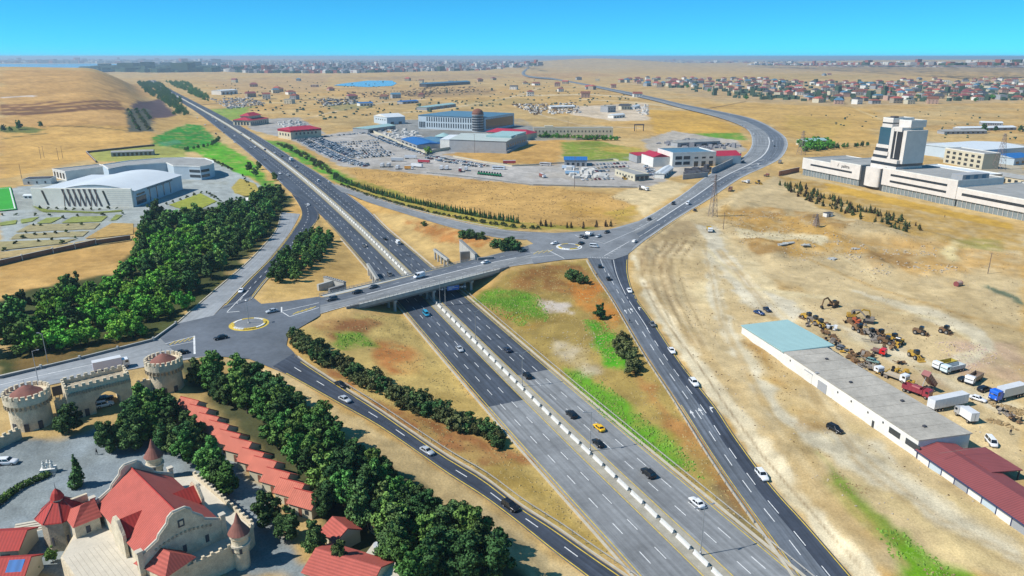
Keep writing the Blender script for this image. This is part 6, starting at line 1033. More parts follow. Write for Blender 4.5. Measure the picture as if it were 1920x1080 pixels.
# ---- walls
def wall(px,h,mat,label,th=.35,name='boundary_wall',post=None,pm=None,cop=True):
    w_=[G(x,y) for x,y in px]; c=w_[0]; e=empty(name,c,0,label,'wall'); m=MB(); m2=MB()
    pts=[]
    for a,b in zip(w_,w_[1:]):
        k=max(1,int((b-a).length/12))
        pts+=[a+(b-a)*i/k for i in range(k)]
    pts.append(w_[-1]); pts=[Vector((p.x,p.y,Z(p.x,p.y))) for p in pts]
    for a,b in zip(pts,pts[1:]):
        d=b-a; cc=(a+b)/2-c; m.cbox((cc.x,cc.y,(a.z+b.z)/2-c.z+h/2-.3),(math.hypot(d.x,d.y)+.05,th,h+.6),math.atan2(d.y,d.x)); m2.cbox((cc.x,cc.y,(a.z+b.z)/2-c.z+h+.08),(math.hypot(d.x,d.y)+.05,th+.2,.16),math.atan2(d.y,d.x))
    m.obj('wall_panel',mat,e)
    if cop: m2.obj('coping',conc,e)
    if post:
        tot=0
        for a,b in zip(pts,pts[1:]):
            k=max(1,int((b-a).length/post))
            for i in range(k): p=a+(b-a)*i/k-c; q=MB(); q.cbox((p.x,p.y,p.z+h/2+.2),(.6,.6,h+.9)); q.obj('post',pm or wW,e)
    return e
wall([(-20,503),(100,475),(180,459),(245,450)],2.6,M('wall_brown',srgb(140,110,92),.9,.2,.4),'brown stone wall with white posts below the sports gardens',.5,post=10,pm=wW)
wall([(685,243),(715,255),(760,275),(800,290),(812,286),(843,281)],3,wC,'cream wall between the car lot and the warehouses'); wall([(843,285),(950,288),(990,268)],2.5,wG,'grey wall at the foot of the big warehouse'); wall([(1280,337),(1327,332)],4,wG,'short grey wall at the workshop yard corner'); wall([(1334,326),(1352,318),(1372,308),(1389,295)],5,wG,'tall curved grey wall beside the curved road'); wall([(162,287),(290,274)],2.,M('wall_brown'),'dark wall along the back of the green plot'); wall([(162,287),(180,305)],2.,M('wall_brown'),'short dark wall on the side of the green plot'); wall([(1460,330),(1498,322)],4,M('wall_brick',srgb(170,120,90),.9,.2,.4),'brown brick wall between the bend and the white building'); wall([(1000,262),(1080,263),(1160,260)],2.2,wC,'low cream wall before the barrack-like building')
wall([(800,325),(900,335),(1000,348),(1195,352)],1.,concD,'low kerb wall dividing the lot from the dry field'); wall([(1160,302),(1150,300),(1060,306),(960,312),(910,305),(850,294)],1.2,wC,'low cream wall behind the parked cars')
wall([(330,610),(288,640),(150,675),(0,711)],.9,concD,'low stone wall with posts between the grove and the pale road',.3,post=9,pm=conc)
# ---- central commercial buildings
e,L=B('showroom','two-tier showroom with red hipped roofs beside the highway, the farther one','showroom',(470,236),(541,226)); L=46; o=blk(e,'wall',wC,0,L,0,30,0,8); gable(o,0,L,0,30,8,12,rP,'x',1.5,hip=10); blk(o,'upper_wall',wC,9,L-9,7,23,10,13.5); gable(o,9,L-9,7,23,13.5,18,rP,'x',1.5,hip=7,nm='upper_roof'); wins(o,'f',9,1,L-1,1,5.5,.7,-.05,glB); wins(o,'l',5,2,28,1,5.5,.6,-.05)
e,L=B('showroom','single-tier showroom with crimson roof at the end of the car lot','showroom',(546,262),(603,257)); o=blk(e,'wall',wC,0,L,0,32,0,9); gable(o,0,L,0,32,11.2,14.5,rP,'x',1,hip=8); blk(o,'fascia',rP,-.3,L+.3,-.3,32.3,9,11.2); wins(o,'f',6,5,L-5,5.5,8.2,.4,-.06); wins(o,'f',7,3,L-3,9.3,10.8,.5,-.36); wins(o,'l',4,2,30,4,7,.4,-.06)
e,L=B('warehouse','white gabled warehouse standing apart behind the car lot','warehouse',(726,234),(760,232)); o=blk(e,'wall',wB,0,L,0,44,0,11); gable(o,0,L,0,44,11,15,rW,'x',.5,wW); wins(o,'l',5,3,40,6,7.5,.4,-.05); wins(o,'f',2,2,L-2,0.2,4,.4,-.05)
e,L=B('glass_office','large pale office block with blue roof and rows of tall windows','building',(785,241),(909,247)); o=blk(e,'wall',wB,0,L,0,92,0,19); gable(o,0,L,0,92,19.02,23,rL,'x',1,hip=30)
for fl in range(2): wins(o,'f',22,L*.12,L-8,3+fl*8,9+fl*8,.45,-.06)
wins(o,'f',4,1,L*.11,2,10,.7,-.08); blk(o,'side_glazing',gl,L+.01,L+.12,3,88,3,16); m=MB(); m.lathe([(8,0),(8,22),(8.4,22.3),(8.4,23.2)],20,(L-9,-3)); t=m.obj('corner_tower',wG,o); m=MB(); m.lathe([(8,23.2),(7.8,25.5),(6.2,28.6),(3.2,30.4),(.3,31)],20,(L-9,-3)); m.obj('dome',rBr,t)
for fl in range(6): m=MB(); m.lathe([(8.1,2+fl*3.4),(8.1,4.2+fl*3.4)],20,(L-9,-3)); m.obj('window_band',gl,t)
e,L=B('annex_building','low building with crimson hipped roof in front of the blue-roofed office','building',(912,259),(985,263)); L=58; o=blk(e,'wall',wC,0,L,0,26,0,8); gable(o,0,L,0,26,8,12,rP,'x',1,hip=9); wins(o,'f',9,1,L-1,2.5,6,.45,-.05)
e,L=B('warehouse','big grey warehouse with pale teal gabled roof and a white gable end','warehouse',(843,281),(949,285)); o=blk(e,'wall',wG,0,L,0,72,0,11.5); gable(o,0,L,0,72,11.5,15,M('roof_palegrey',srgb(196,206,200),.6,.08,.15),'x',.6); blk(e,'white_gable_end',wW,-14,-.05,6,60,0,10.5); gable(e,-14,-.5,6,60,10.5,13,rW,'x',.3,nm='gable_roof'); wins(o,'r',8,3,68,5,7.5,.3,L+.05); m=MB(); m.box(L*.55,L-.5,18,71,12.9,15.4); m.obj('raised_roof',rT,o)
g=G(832,268); e=empty('round_tank',g,0,'squat teal round tank beside the grey warehouse','tank'); m=MB(); m.lathe([(10,0),(10,8),(10.3,8.1)],24); m.obj('shell',rL,e); m=MB(); m.lathe([(10.4,8.1),(.3,12)],24); m.obj('cone_roof',rT,e)
for A,Bq,dp,h,rm,lb in (((690,250),(742,243),26,6,rT,'teal-roofed open shed in the yard behind the lot wall'),((752,268),(782,280),30,5,rBl,'blue-roofed shed behind the lot wall, outer one'),((785,268),(812,276),30,5,rL,'blue-grey shed behind the lot wall, inner one'),((1058,312),(1100,312),20,6,rBl,'blue-roofed canopy by the parked cars'),((1150,222),(1172,220),12,5,rW,'small white shed at the sand lot'),((1033,204),(1078,203),14,4,rW,'long low white shed before the sand lot'),((1190,205),(1200,202),10,5,rW,'white hut at the corner of the sand lot'),((675,199),(700,198),16,6,rBl,'small white house with bright blue roof in the far fields'),((755,195),(785,193),18,5,rBl,'low pale shed with light blue roof in the far fields'),((800,207),(855,200),22,6,rT,'long green-roofed barn behind the office block'),((415,178),(446,176),34,11,rW,'white industrial hall beside the far highway'),((1245,335),(1262,322),8,4,rW,'white container-like shed at the workshop yard gate'),((1270,276),(1350,272),14,5,rG,'low grey block behind the red-roofed workshop'),((560,0),(0,0),0,0,None,'')):
    if rm is None: continue
    e,L=B('shed',lb,'shed',A,Bq); o=blk(e,'wall',wW if 'white' in lb else wG,0,L,0,dp,0,h); gable(o,0,L,0,dp,h,h+2,rm,'x',.6); wins(o,'f',4,1,L-1,.6,h*.6,.5,-.05)
e,L=B('barrack_building','long cream barrack-like building with two rows of small windows','building',(1000,259),(1149,259)); o=blk(e,'wall',wC,0,L,0,14,0,12.5); flat(o,0,L,0,14,12.5,rG,wC); wins(o,'f',22,1,L-1,7.4,9.6,.3,-.05); wins(o,'f',22,1,L-1,2,4.2,.3,-.05); blk(o,'roof_hut',wC,L*.14,L*.25,3,11,12.6,15)
e,L=B('workshop','white two-storey workshop with crimson-edged roofs by the curved road','workshop',(1260,314),(1341,311)); o=blk(e,'wall',wW,0,L,0,34,0,12.5); flat(o,0,L,0,34,12.5,rB_ if False else rL,wW,1.); wins(o,'f',2,2,L*.42,7,10,.8,-.05); wins(o,'f',2,2,L*.42,2.2,5,.8,-.05); wins(o,'f',3,L*.46,L-1,7.4,9,.5,-.05); wins(o,'f',3,L*.46,L-1,0,5,.55,-.05,gl,'door')
s=blk(e,'left_wing',wW,-16,-.05,6,34,0,9); gable(s,-16,-.3,6,34,9,12,rP,'y',.4); s=blk(e,'right_wing',wW,L+.05,L+30,8,30,0,8); gable(s,L+.4,L+30,8,30,8,11.5,rP,'x',.4,wW); blk(e,'rear_range',wG,-20,L+20,35,56,0,7); gable(e,-20,L+20,35,56,7,9,rP,'x',.4,nm='rear_roof')
e,L=B('lot_office','small cream office with flat grey roof at the car lot entrance','office',(1190,340),(1217,337)); o=blk(e,'wall',wC,0,L,0,34,0,5.2); flat(o,0,L,0,34,5.2,rG,wC,.4); wins(o,'f',3,.5,L-.5,1,3.8,.7,-.05); wins(o,'l',6,2,32,2,3.6,.4,-.05); blk(o,'porch',rK,-.3,L+.3,-2.,-.1,3.9,4.3)
e,L=B('track_gate','dark metal gate frame on the sand track','gate',(1189,246),(1207,246)); blk(e,'post',rK,0,1,0,1,0,8); blk(e,'post',rK,L-1,L,0,1,0,8); blk(e,'beam',rK,-.4,L+.4,-.05,1.05,8,9.6)
# ---- long white shed, teal part, maroon shed
A=G(1390,625); Bp=G(1717,858); dr=Vector((Bp.x-A.x,Bp.y-A.y)); TL=dr.length
e,L=B('storage_shed','long white storage shed with flat grey concrete roof and a teal end','storage shed',(1390,625),(1717,858)); x1=26.5; Dp=18.5
o=blk(e,'wall',wW,x1+.02,L,0,15.5,-.4,4.9); r=blk(o,'roof',M('roof_concrete',srgb(186,180,168),.9,.22,.12,fine=.18),x1+.05,L+.2,-.2,15.9,4.9,5.15); blk(e,'teal_wall',wW,0,x1,0,Dp-.5,-.4,4.4); m=MB(); m.add([(-.3,-.4,4.45),(x1+.2,-.4,4.75),(x1+.2,Dp,5.3),(-.3,Dp,5.0),(-.3,-.4,4.7),(x1+.2,-.4,5.2),(x1+.2,Dp,5.75),(-.3,Dp,5.25)],[(0,3,2,1),(4,5,6,7),(0,1,5,4),(1,2,6,5),(2,3,7,6),(3,0,4,7)]); m.obj('teal_roof',rT,e)
for k in range(11): blk(r,'roof_joint',M('joint_dark',srgb(140,134,122),.9,.2,.5),x1+4+k*6.2,x1+4.09+k*6.2,-.1,15.8,5.152,5.17)
for k,(x,y) in enumerate(((35,9),(52,5),(66,11),(80,6))): blk(r,'roof_vent',rK,x,x+.8,y,y+.8,5.15,5.6)
for k in range(7): blk(e,'eave_block',rL,x1+.22,x1+.6,1+k*2.5,2.6+k*2.5,4.9,5.2) if False else None
for x in (30,54,60,67,73): blk(o,'vent_hole',gl,x,x+.5,-.06,.05,3.2,3.8)
blk(o,'door',wW,38.2,42.0,-.12,.04,0,3.6); blk(o,'door_frame',wG,37.9,42.3,-.08,.03,3.6,3.9); blk(o,'gate_recess',wG,45,49.3,-.1,.05,.2,3.4); blk(o,'roof_lip',wG,43.5,44.5,-.5,.4,5.15,5.4); blk(o,'door',gl,69.3,70.2,-.06,.05,.2,2.2); wins(o,'f',1,75.5,80,2.0,3.6,.9,-.06,gl); wins(o,'f',1,81.5,87,2.0,3.6,.9,-.06,gl)
a2=G(1719,860); b2=G(1920,1004); d2=Vector((b2.x-a2.x,b2.y-a2.y)).normalized()*52; e,L=B('garage_shed','maroon-roofed garage shed with white and grey wall panels','shed',tuple(a2),(a2.x+d2.x,a2.y+d2.y,0),world=True); L=52
for k in range(13): blk(e,'wall_panel',(wW,wB,wW,wG)[k%4],k*4+.12,k*4+3.88,0,.3,0,3.0); blk(e,'panel_post',M('post_navy',srgb(60,70,110),.6,.1,1),k*4-.12,k*4+.12,-.08,.4,0,3.2)
m=MB(); m.add([(-.5,-.7,3.1),(L+.5,-.7,3.1),(L+.5,5.6,4.6),(-.5,5.6,4.6),(L+.5,11.5,3.3),(-.5,11.5,3.3)],[(0,1,2,3),(3,2,4,5),(0,3,5),(1,4,2),(0,5,4,1)]); m.obj('roof',rM,e); blk(e,'eave_board',M('post_navy'),-.5,L+.5,-.76,-.705,2.9,3.2)
blk(e,'end_wall',wG,0,.3,.31,11,0,3.2); blk(e,'back_wall',wG,0,L,10.7,11,0,3.2); m=MB(); m.add([(3,8,3.9),(14,8,3.9),(14,17,3.4),(3,17,3.4),(3,8,4.2),(14,8,4.2),(14,17,3.6),(3,17,3.6)],[(0,3,2,1),(4,5,6,7),(0,1,5,4),(1,2,6,5),(2,3,7,6),(3,0,4,7)]); m.obj('side_roof',rM,e)
for x in (3.2,13.4): blk(e,'roof_post',rK,x,x+.3,16.4,16.7,0,3.45)
# ---------------------------------------------------------------- castle
def crenel(e,pts,z,h=.9,w=1.,gap=.85,th=.5,nm='merlon'):
    for a,b in zip(pts,pts[1:]):
        d=Vector((b[0]-a[0],b[1]-a[1])); n=max(1,int(d.length/(w+gap))); u=d.normalized(); r=math.atan2(d.y,d.x)
        for i in range(n): c=Vector(a[:2])+u*((i+.5)*d.length/n); m=MB(); m.cbox((c.x,c.y,z+h/2),(w,th,h),r); m.obj(nm,wS,e)
def round_tower(c,r,h,z0,label,n=22):
    e=empty('castle_tower',(c[0],c[1],z0),0,label,'tower'); m=MB(); m.lathe([(r*1.02,-1),(r*.98,1),(r*.95,h-2.6),(r*1.1,h-1.6),(r*1.1,h)],36); m.obj('wall',wS,e)
    for k in range(28): a=2*math.pi*k/28; m=MB(); m.cbox((r*1.06*math.cos(a),r*1.06*math.sin(a),h-2.4),(.5,.42,1.0),a); m.obj('corbel',wS2,e)
    for k in range(n): a=2*math.pi*k/n; m=MB(); m.cbox((r*1.04*math.cos(a),r*1.04*math.sin(a),h+.55),(.6,r*.19,1.1),a); m.obj('merlon',wS,e)
    m=MB(); m.lathe([(r*.78,h-.1),(r*.74,h+.25),(r*.3,h+1.7),(.1,h+2.3)],24); m.obj('cone_roof',M('roof_castle_brown',srgb(150,100,88),.85,.2,.5),e); m=MB(); m.tube((0,0,h+2.2),(0,0,h+3.8),.07,.03,6); m.obj('spike',rK,e); m=MB(); m.lathe([(r*.96,h-.25),(r*.96,h-.02)],30); m.obj('wall_walk',wS2,e)
    for k,a in enumerate((-1.9,-1.25,-.6)): m=MB(); m.cbox((r*.985*math.cos(a),r*.985*math.sin(a),1.3),(.3,1.1,2.4),a); m.obj('arched_door',rK,e)
    return e
g=P(58,803,5.5); round_tower((g.x-1,g.y+2.5),5.0,9.2,5.4,'buff stone round tower with battlements at the open end of the gate wall'); g=P(306,675,15); round_tower((g.x,g.y),4.7,9.4,5.4,'buff stone round tower with battlements half hidden by pines')
c1=P(123,738,13.5); c2=P(244,709,13.5); e=empty('castle_gatehouse',(c1.x,c1.y,5.3),math.atan2(c2.y-c1.y,c2.x-c1.x),'stone castle gatehouse with battlements and a wide arched gateway','gatehouse'); L=(c2-c1).length; Hg=8.2; D=7.5
ax0,ax1,ah=L*.40,L*.80,6.0
m=MB(); arch=[(ax0+(ax1-ax0)*k/10,3.6+ (ah-3.6)*math.sin(math.pi*k/10)) for k in range(11)]
front=[(0,0),(ax0,0)]+arch+[(ax1,0),(L,0),(L,Hg),(0,Hg)]
m.xprism(front,0,D); m.obj('wall',wS,e); blk(e,'roof',wS2,.6,L-.6,.6,D-.6,Hg-.1,Hg+.05)
pts=[(0.25,.25),(L-.25,.25),(L-.25,D-.25),(.25,D-.25),(.25,.25)]
for a,b in zip(pts,pts[1:]): m=MB(); d=Vector((b[0]-a[0],b[1]-a[1])); m.cbox(((a[0]+b[0])/2,(a[1]+b[1])/2,Hg+.5),(d.length-.02,.5,1.),math.atan2(d.y,d.x)); m.obj('parapet',wS,e)
crenel(e,pts,Hg+1.,.8,.9,.8)
for k in range(22): m=MB(); m.box(.3+k*L/22,.75+k*L/22,-.3,0,Hg-1.1,Hg-.2); m.obj('corbel',wS2,e)
for x in (1.8,3.6): m=MB(); m.box(x,x+1.1,-.06,.05,0,2.4); m.obj('arched_door',rK,e)
def castle_wall(a,b,h,label,z0=5.2):
    e=empty('castle_wall',(a.x,a.y,z0),math.atan2(b.y-a.y,b.x-a.x),label,'wall'); L=Vector((b.x-a.x,b.y-a.y)).length; blk(e,'wall',wS,0,L,0,.9,-.5,h); crenel(e,[(0,.45),(L,.45)],h,.7,.8,.7); return e
t1=P(95,792,5.5); castle_wall(Vector((t1.x,t1.y+3,0)),Vector((c1.x,c1.y+2.5,0)),5.2,'short crenellated wall between the open tower and the gatehouse'); g=P(282,705,12); castle_wall(Vector((c2.x,c2.y+2.5,0)),Vector((g.x,g.y+2,0)),5.2,'short crenellated wall between the gatehouse and the hidden tower'); a=P(-40,850,7); b=P(40,812,7); castle_wall(Vector((a.x,a.y,0)),Vector((b.x,b.y,0)),3.4,'crenellated wall running out of the picture from the open tower',4.8)
g=P(112,748,7); e=empty('notice_board',(g.x,g.y,6.8),.7,'dark notice board on posts behind the castle gate','sign'); blk(e,'panel',rK,-1.4,1.4,0,.15,1.4,4.2); [blk(e,'leg',rK,x,x+.15,0,.15,0,1.4) for x in (-1,0,.9)]
# main hall on its terrace
E1=P(286,1046,13); dv=Vector((P(196,944,13)-E1)).normalized(); wv=Vector((dv.y,-dv.x,0)); rz=math.atan2(wv.y,wv.x)
e=empty('castle_hall',(E1.x-1.8,E1.y+.3,5),rz,'stone castle hall with steep red roof, stepped gables and a pale terrace','castle hall'); W,D=14.4,24.6; zt,zE,zR=4.2,8.0,13.4
m=MB(); m.prism([(-9.5,2.5),(-3,-3.5),(3,-4.2),(14.5,-4.6),(20.5,-1),(20.5,D+2),(16,D+5),(-2,D+3),(-9.5,D-8)],-.6,zt); pod=m.obj('podium_wall',wS,e); m=MB(); m.prism([(-9.2,2.7),(-2.9,-3.2),(3,-3.9),(14.4,-4.3),(20.2,-.9),(20.2,D+1.8),(15.8,D+4.7),(-1.9,D+2.7),(-9.2,D-8.2)],zt+.004,zt+.06); m.obj('terrace_paving',pave,pod)
edge=[(-9.5,2.5),(-3,-3.5),(3,-4.2),(14.5,-4.6),(20.5,-1),(20.5,D+2)]
for a,b in zip(edge,edge[1:]): d=Vector((b[0]-a[0],b[1]-a[1])); m=MB(); m.cbox(((a[0]+b[0])/2,(a[1]+b[1])/2,zt+.45),(d.length,.45,.9),math.atan2(d.y,d.x)); m.obj('parapet',wS,pod)
crenel(pod,edge,zt+.9,.5,.5,1.1,.5)
for i in range(9): blk(pod,'paving_joint',M('joint_grey',srgb(180,170,150),.9,.1,1),-8.4+i*.85,-8.34+i*.85,3.2-i*.6,D-9,zt+.061,zt+.068)
blk(e,'wall',wS,0,W,0,D,zt-.1,zE); m=MB(); t=.0
m.add([(-.5,.35,zE-.25),(W/2,.35,zR),(W+.5,.35,zE-.25),(-.5,D-.35,zE-.25),(W/2,D-.35,zR),(W+.5,D-.35,zE-.25)],[(0,1,4,3),(1,2,5,4),(0,2,1),(3,4,5),(0,3,5,2)]); rf=m.obj('roof',rB,e); m=MB(); m.tube((W/2,.2,zR+.02),(W/2,D-.2,zR+.02),.14,.14,6); m.obj('ridge_cap',rR,rf)
for yy in (0,D-.7):   # stepped gable ends
    sh=[(-.7,zt),(W+.7,zt),(W+.7,zE+.3),(W*.80,zE+2.2),(W*.78,zE+3.0),(W*.66,zE+4.6),(W*.64,zE+5.6),(W*.58,zE+6.3),(W*.42,zE+6.3),(W*.36,zE+5.6),(W*.34,zE+4.6),(W*.22,zE+3.0),(W*.20,zE+2.2),(-.7,zE+.3)]
    m=MB(); m.xprism(sh,yy-.3,yy+.45); gw=m.obj('gable_wall',wS,e)
    for (xa_,za),(xb_,zb_) in zip(sh[2:],sh[3:]): m=MB(); m.tube((xa_,yy+.08,za+.05),(xb_,yy+.08,zb_+.05),.28,.28,6); m.obj('coping',pave,gw)
    if yy==0:
        m=MB(); m.box(W*.46,W*.54,-.42,-.3,zE+2.9,zE+4.4); m.obj('niche_window',rK,gw); m=MB(); m.box(W*.478,W*.522,-.44,-.421,zE+3.25,zE+4.1); m.obj('niche_pane',wS,gw)
        for k in range(14): x=W*.14+k*W*.055; m=MB(); m.box(x,x+.32,-.5,-.3,zE+.3+1.0*math.sin(math.pi*k/13),zE+.75+1.0*math.sin(math.pi*k/13)); m.obj('arcade_corbel',wS2,gw)
        for x in (W*.2,W*.5,W*.8): m=MB(); m.box(x-.35,x+.35,-.36,-.29,zt+1,zt+2.6); m.obj('window',rK,gw)
for x in (-.6,W+.6):
    for yy in (0,D): m=MB(); m.cbox((x,yy,(zt+zE+1.4)/2),(.9,.9,zE+1.4-zt)); m.obj('corner_pier',wS,e); m=MB(); m.cbox((x,yy,zE+1.5),(1.15,1.15,.3)); m.obj('pier_cap',pave,e)
# side dormer gables
for s,y0,y1 in ((-1,7.2,13.2),(1,8.5,14.5)):
    x=-.9 if s<0 else W+.9; ym=(y0+y1)/2; m=MB(); m.add([(x,y0,zt),(x,y1,zt),(x,y1,zE+1.2),(x,ym+1,zE+3.6),(x,ym-1,zE+3.6),(x,y0,zE+1.2),(x-s*.6,y0,zt),(x-s*.6,y1,zt),(x-s*.6,y1,zE+1.2),(x-s*.6,ym+1,zE+3.6),(x-s*.6,ym-1,zE+3.6),(x-s*.6,y0,zE+1.2)],[(0,1,2,3,4,5) if s>0 else (5,4,3,2,1,0),(6,7,8,9,10,11) if s<0 else (11,10,9,8,7,6)]+[(i,(i+1)%6,6+(i+1)%6,6+i) for i in range(6)]); dg_=m.obj('dormer_wall',wS,e)
    xi=W*.5-s*-.0; m=MB(); top=zE+3.1; xr=W/2+s*(W/2)*(1-(top-zE)/(zR-zE)); m.add([(x-s*.6,y0,zE+.4),(x-s*.6,ym,top),(x-s*.6,y1,zE+.4),(xr-s*.6,ym,top),(W/2+s*W/2*.96,y0,zE+.3),(W/2+s*W/2*.96,y1,zE+.3)],[(0,1,3),(1,2,3),(0,3,4),(2,5,3)]); m.obj('dormer_roof',rR,dg_)
# back-left wing
wg=blk(e,'wing_wall',wS,-5.5,-.9,D-4,D+3.2,-.5,zE-1); m=MB(); m.add([(-5.8,D-4.3,zE-1),(-.5,D-4.3,zE-1),(-.5,D+3.5,zE-1),(-5.8,D+3.5,zE-1),(-3.2,D-1.6,zE+1.6),(-.5,D-1,zE+1.8)],[(0,1,5,4),(1,2,5),(2,3,4,5),(3,0,4)]); m.obj('wing_roof',rB,wg); m=MB(); m.box(-3.6,-2.8,D-4.1,D-3.95,zE-3.4,zE-1.9); m.obj('arched_window',rK,wg); m=MB(); m.box(-5.9,-.6,D+3.2,D+3.8,zE-1.5,zE+.9); m.obj('wing_gable',wS,wg)
def turret(px,zt_,r,h,label,z0=None):
    g=P(*px,zt_); e=empty('castle_turret',(g.x,g.y,5 if z0 is None else z0),0,label,'turret'); b=zt_-(5 if z0 is None else z0); m=MB(); m.lathe([(r*.9,-.5),(r*.9,b),(r*1.05,b+.3),(r,b+h*.7),(r*1.15,b+h*.8),(r*1.15,b+h)],18); m.obj('wall',wS,e); m=MB(); m.lathe([(r*1.3,b+h),(r*1.1,b+h+.5),(r*.45,b+h+2.2),(.12,b+h+4.2)],18); m.obj('cone_roof',M('roof_castle_brown'),e); m=MB(); m.lathe([(r*1.2,b+h*.35),(r*1.2,b+h*.45)],18); m.obj('string_course',pave,e)
    for a in (-2.2,-1.2): m=MB(); m.cbox((r*.98*math.cos(a),r*.98*math.sin(a),b+h*.15),(.25,.5,1.1),a); m.obj('window',rK,e)
    return e
turret((452,1030),8.6,1.6,4.0,'slim stone turret with brown cone at the terrace corner of the hall'); turret((292,878),8.,1.7,3.4,'round stone turret with pointed brown cone behind the hall ridge')
# octagonal tower
g=P(133,1040,5); c=P(112,955,12.6); e=empty('castle_tower',(c.x,c.y,5),.2,'octagonal stone tower with red tent roof and small cupola','tower'); m=MB(); m.lathe([(3.6,-.5),(3.6,7.0)],8,a0=.39); m.obj('wall',wS2,e); m=MB(); m.lathe([(4.5,6.9),(4.4,7.1),(1.3,9.8)],8,a0=.39); r=m.obj('tent_roof',rR,e); m=MB(); m.lathe([(.9,9.7),(.9,10.4)],8); m.obj('cupola_wall',wS,e); m=MB(); m.lathe([(1.35,10.35),(.8,11.6),(.15,12.4)],8); m.obj('cupola_roof',rR,e); m=MB(); m.tube((0,0,12.3),(0,0,14),.07,.02,5); m.obj('spike',rK,e)
for k in range(8): a=.39+k*math.pi/4; m=MB(); m.tube((4.45*math.cos(a),4.45*math.sin(a),7.1),(1.3*math.cos(a),1.3*math.sin(a),9.82),.1,.1,5); m.obj('roof_rib',rM,r)
for k,a in enumerate((-1.9,-1.1,-.4)): m=MB(); m.cbox((3.35*math.cos(a),3.35*math.sin(a),2.4),(.3,.9,2.),a); m.obj('window',rK,e)
# chalets in a row
A=P(352,772,5); Bq=P(592,968,5); d=Vector((Bq.x-A.x,Bq.y-A.y)); n=11; u=d.normalized(); st=d.length/n; rz=math.atan2(u.y,u.x)
for k in range(n):
    c=A+Vector((u.x,u.y,0))*st*(k+.5); e=empty('chalet',(c.x,c.y,Z(c.x,c.y)-.1),rz+.38,'small cream chalet with brick red gabled roof in the row under the pines','chalet','row of chalets'); hh_=2.8+.2*(k%2); o=blk(e,'wall',wC,-st/2+.1,st/2-.1,-2.5,2.5,0,hh_); gable(o,-st/2,st/2,-2.7,2.7,hh_,hh_+2.1,rC,'x',.25,wC); blk(o,'door',rBr,-.5,.4,-2.56,-2.5,0,2.1); blk(o,'window',gl,1.2,2.2,-2.56,-2.5,1,2); m=MB(); m.tube((-st/2-.3,0,hh_+2.12),(st/2+.3,0,hh_+2.12),.1,.1,5); m.obj('ridge_cap',rR,o)
def small_house(px,w,dp,h,rh,ang,label,rm=rB,wm=wC,name='outbuilding',axis='x',hip=0):
    g=P(px[0],px[1],5); e=empty(name,(g.x,g.y,Z(g.x,g.y)-.1),ang,label,'outbuilding'); o=blk(e,'wall',wm,-w/2,w/2,-dp/2,dp/2,0,h); gable(o,-w/2,w/2,-dp/2,dp/2,h,h+rh,rm,axis,.4,wm,hip); wins(o,'f',2,-w/2+.4,w/2-.4,.8,2,.4,-dp/2-.04); return e
small_house((640,1010),5,6,3,2,rz,'red-roofed outbuilding at the end of the chalet row, nearest the pines'); small_house((712,985),3.6,4,2.6,1.6,rz,'tiny red-roofed hut among the pines'); small_house((655,1080),14,9,3.2,2.2,rz+.4,'broad red-roofed outbuilding by the cream terrace',rB); small_house((12,1035),9,7,3,2,.1,'bright red-roofed shed left of the octagonal tower, upper one',rR); e=small_house((18,1090),9,7,3,2.4,.1,'bright red-roofed shed left of the octagonal tower, lower one with a blue skylight',rR); m=MB(); m.add([(1.2,-3.3,3.32),(4,-3.3,3.32),(4,-.5,5.2),(1.2,-.5,5.2)],[(0,1,2,3)]); m.obj('skylight',rBl,e)
small_house((318,1100),8,6,6,2.5,rz+.3,'small red hipped roof in front of the castle terrace',rB,wS,hip=2.5)
g=P(725,1075,5); e=empty('cream_terrace',(g.x,g.y,Z(g.x,g.y)-.2),rz+.5,'flat cream roof terrace with a satellite dish beside the pines','building'); blk(e,'wall',wC,-5,5,-5,5,0,3.2); blk(e,'roof',pave,-5.2,5.2,-5.2,5.2,3.2,3.4); m=MB(); m.lathe([(.05,0),(.5,.12),(.7,.3)],16); dsh=m.obj('satellite_dish',rW,e,loc=(-3.6,3.4,4.4)); dsh.rotation_euler=(1.0,.3,0); m=MB(); m.tube((-3.6,3.4,3.4),(-3.6,3.4,4.4),.05,.05,5); m.obj('dish_pole',steel,e)
# hedge, statues, steps
pts=[P(-30,965,5),P(40,915,5),P(98,890,5)]; g0=pts[0]; e=empty('hedge',(g0.x,g0.y,Z(g0.x,g0.y)),0,'long clipped green hedge along the castle forecourt','hedge'); lob=[]
for a,b in zip(pts,pts[1:]):
    k=int((b-a).length/1.0)
    for i in range(k): p=a+(b-a)*i/k-g0; lob.append((p.x,p.y,.8,.95,.95,.85))
mkobj('foliage',crown_mesh('foliage',lob,2600,.2,lf_mid,77),None,e); m=MB(); m.tube((0,0,0),(pts[2]-g0).to_tuple(),.1,.1,5); m.obj('stems',bark,e)
g=P(92,886,5); e=empty('statue_group',(g.x,g.y,Z(g.x,g.y)),.3,'white statue group on a plinth at the end of the hedge','statue'); blk(e,'plinth',wW,-1.6,1.6,-1,1,0,1.3)
for k,(x,y,s) in enumerate(((-.9,0,.9),(0,.2,1.15),(.8,-.1,1.))): m=MB(); m.lathe([(.45*s,1.3),(.4*s,1.9),(.28*s,2.3),(.34*s,2.7),(.14*s,2.95),(.2*s,3.15),(.05,3.4*1)],10,(x,y)); m.tube((x,y,2.5),(x+.5,y+.1,2.9),.12,.08,6); m.obj('figure',wW,e)
A=P(52,985,5); e=empty('stone_steps',(A.x-2,A.y-1,Z(A.x,A.y)-.05),.35,'broad pale stone steps beside the octagonal tower','steps')
for k in range(5): blk(e,'step',pave,0,6,-k*.7,-k*.7+.66,0,.15+.16*(4-k))
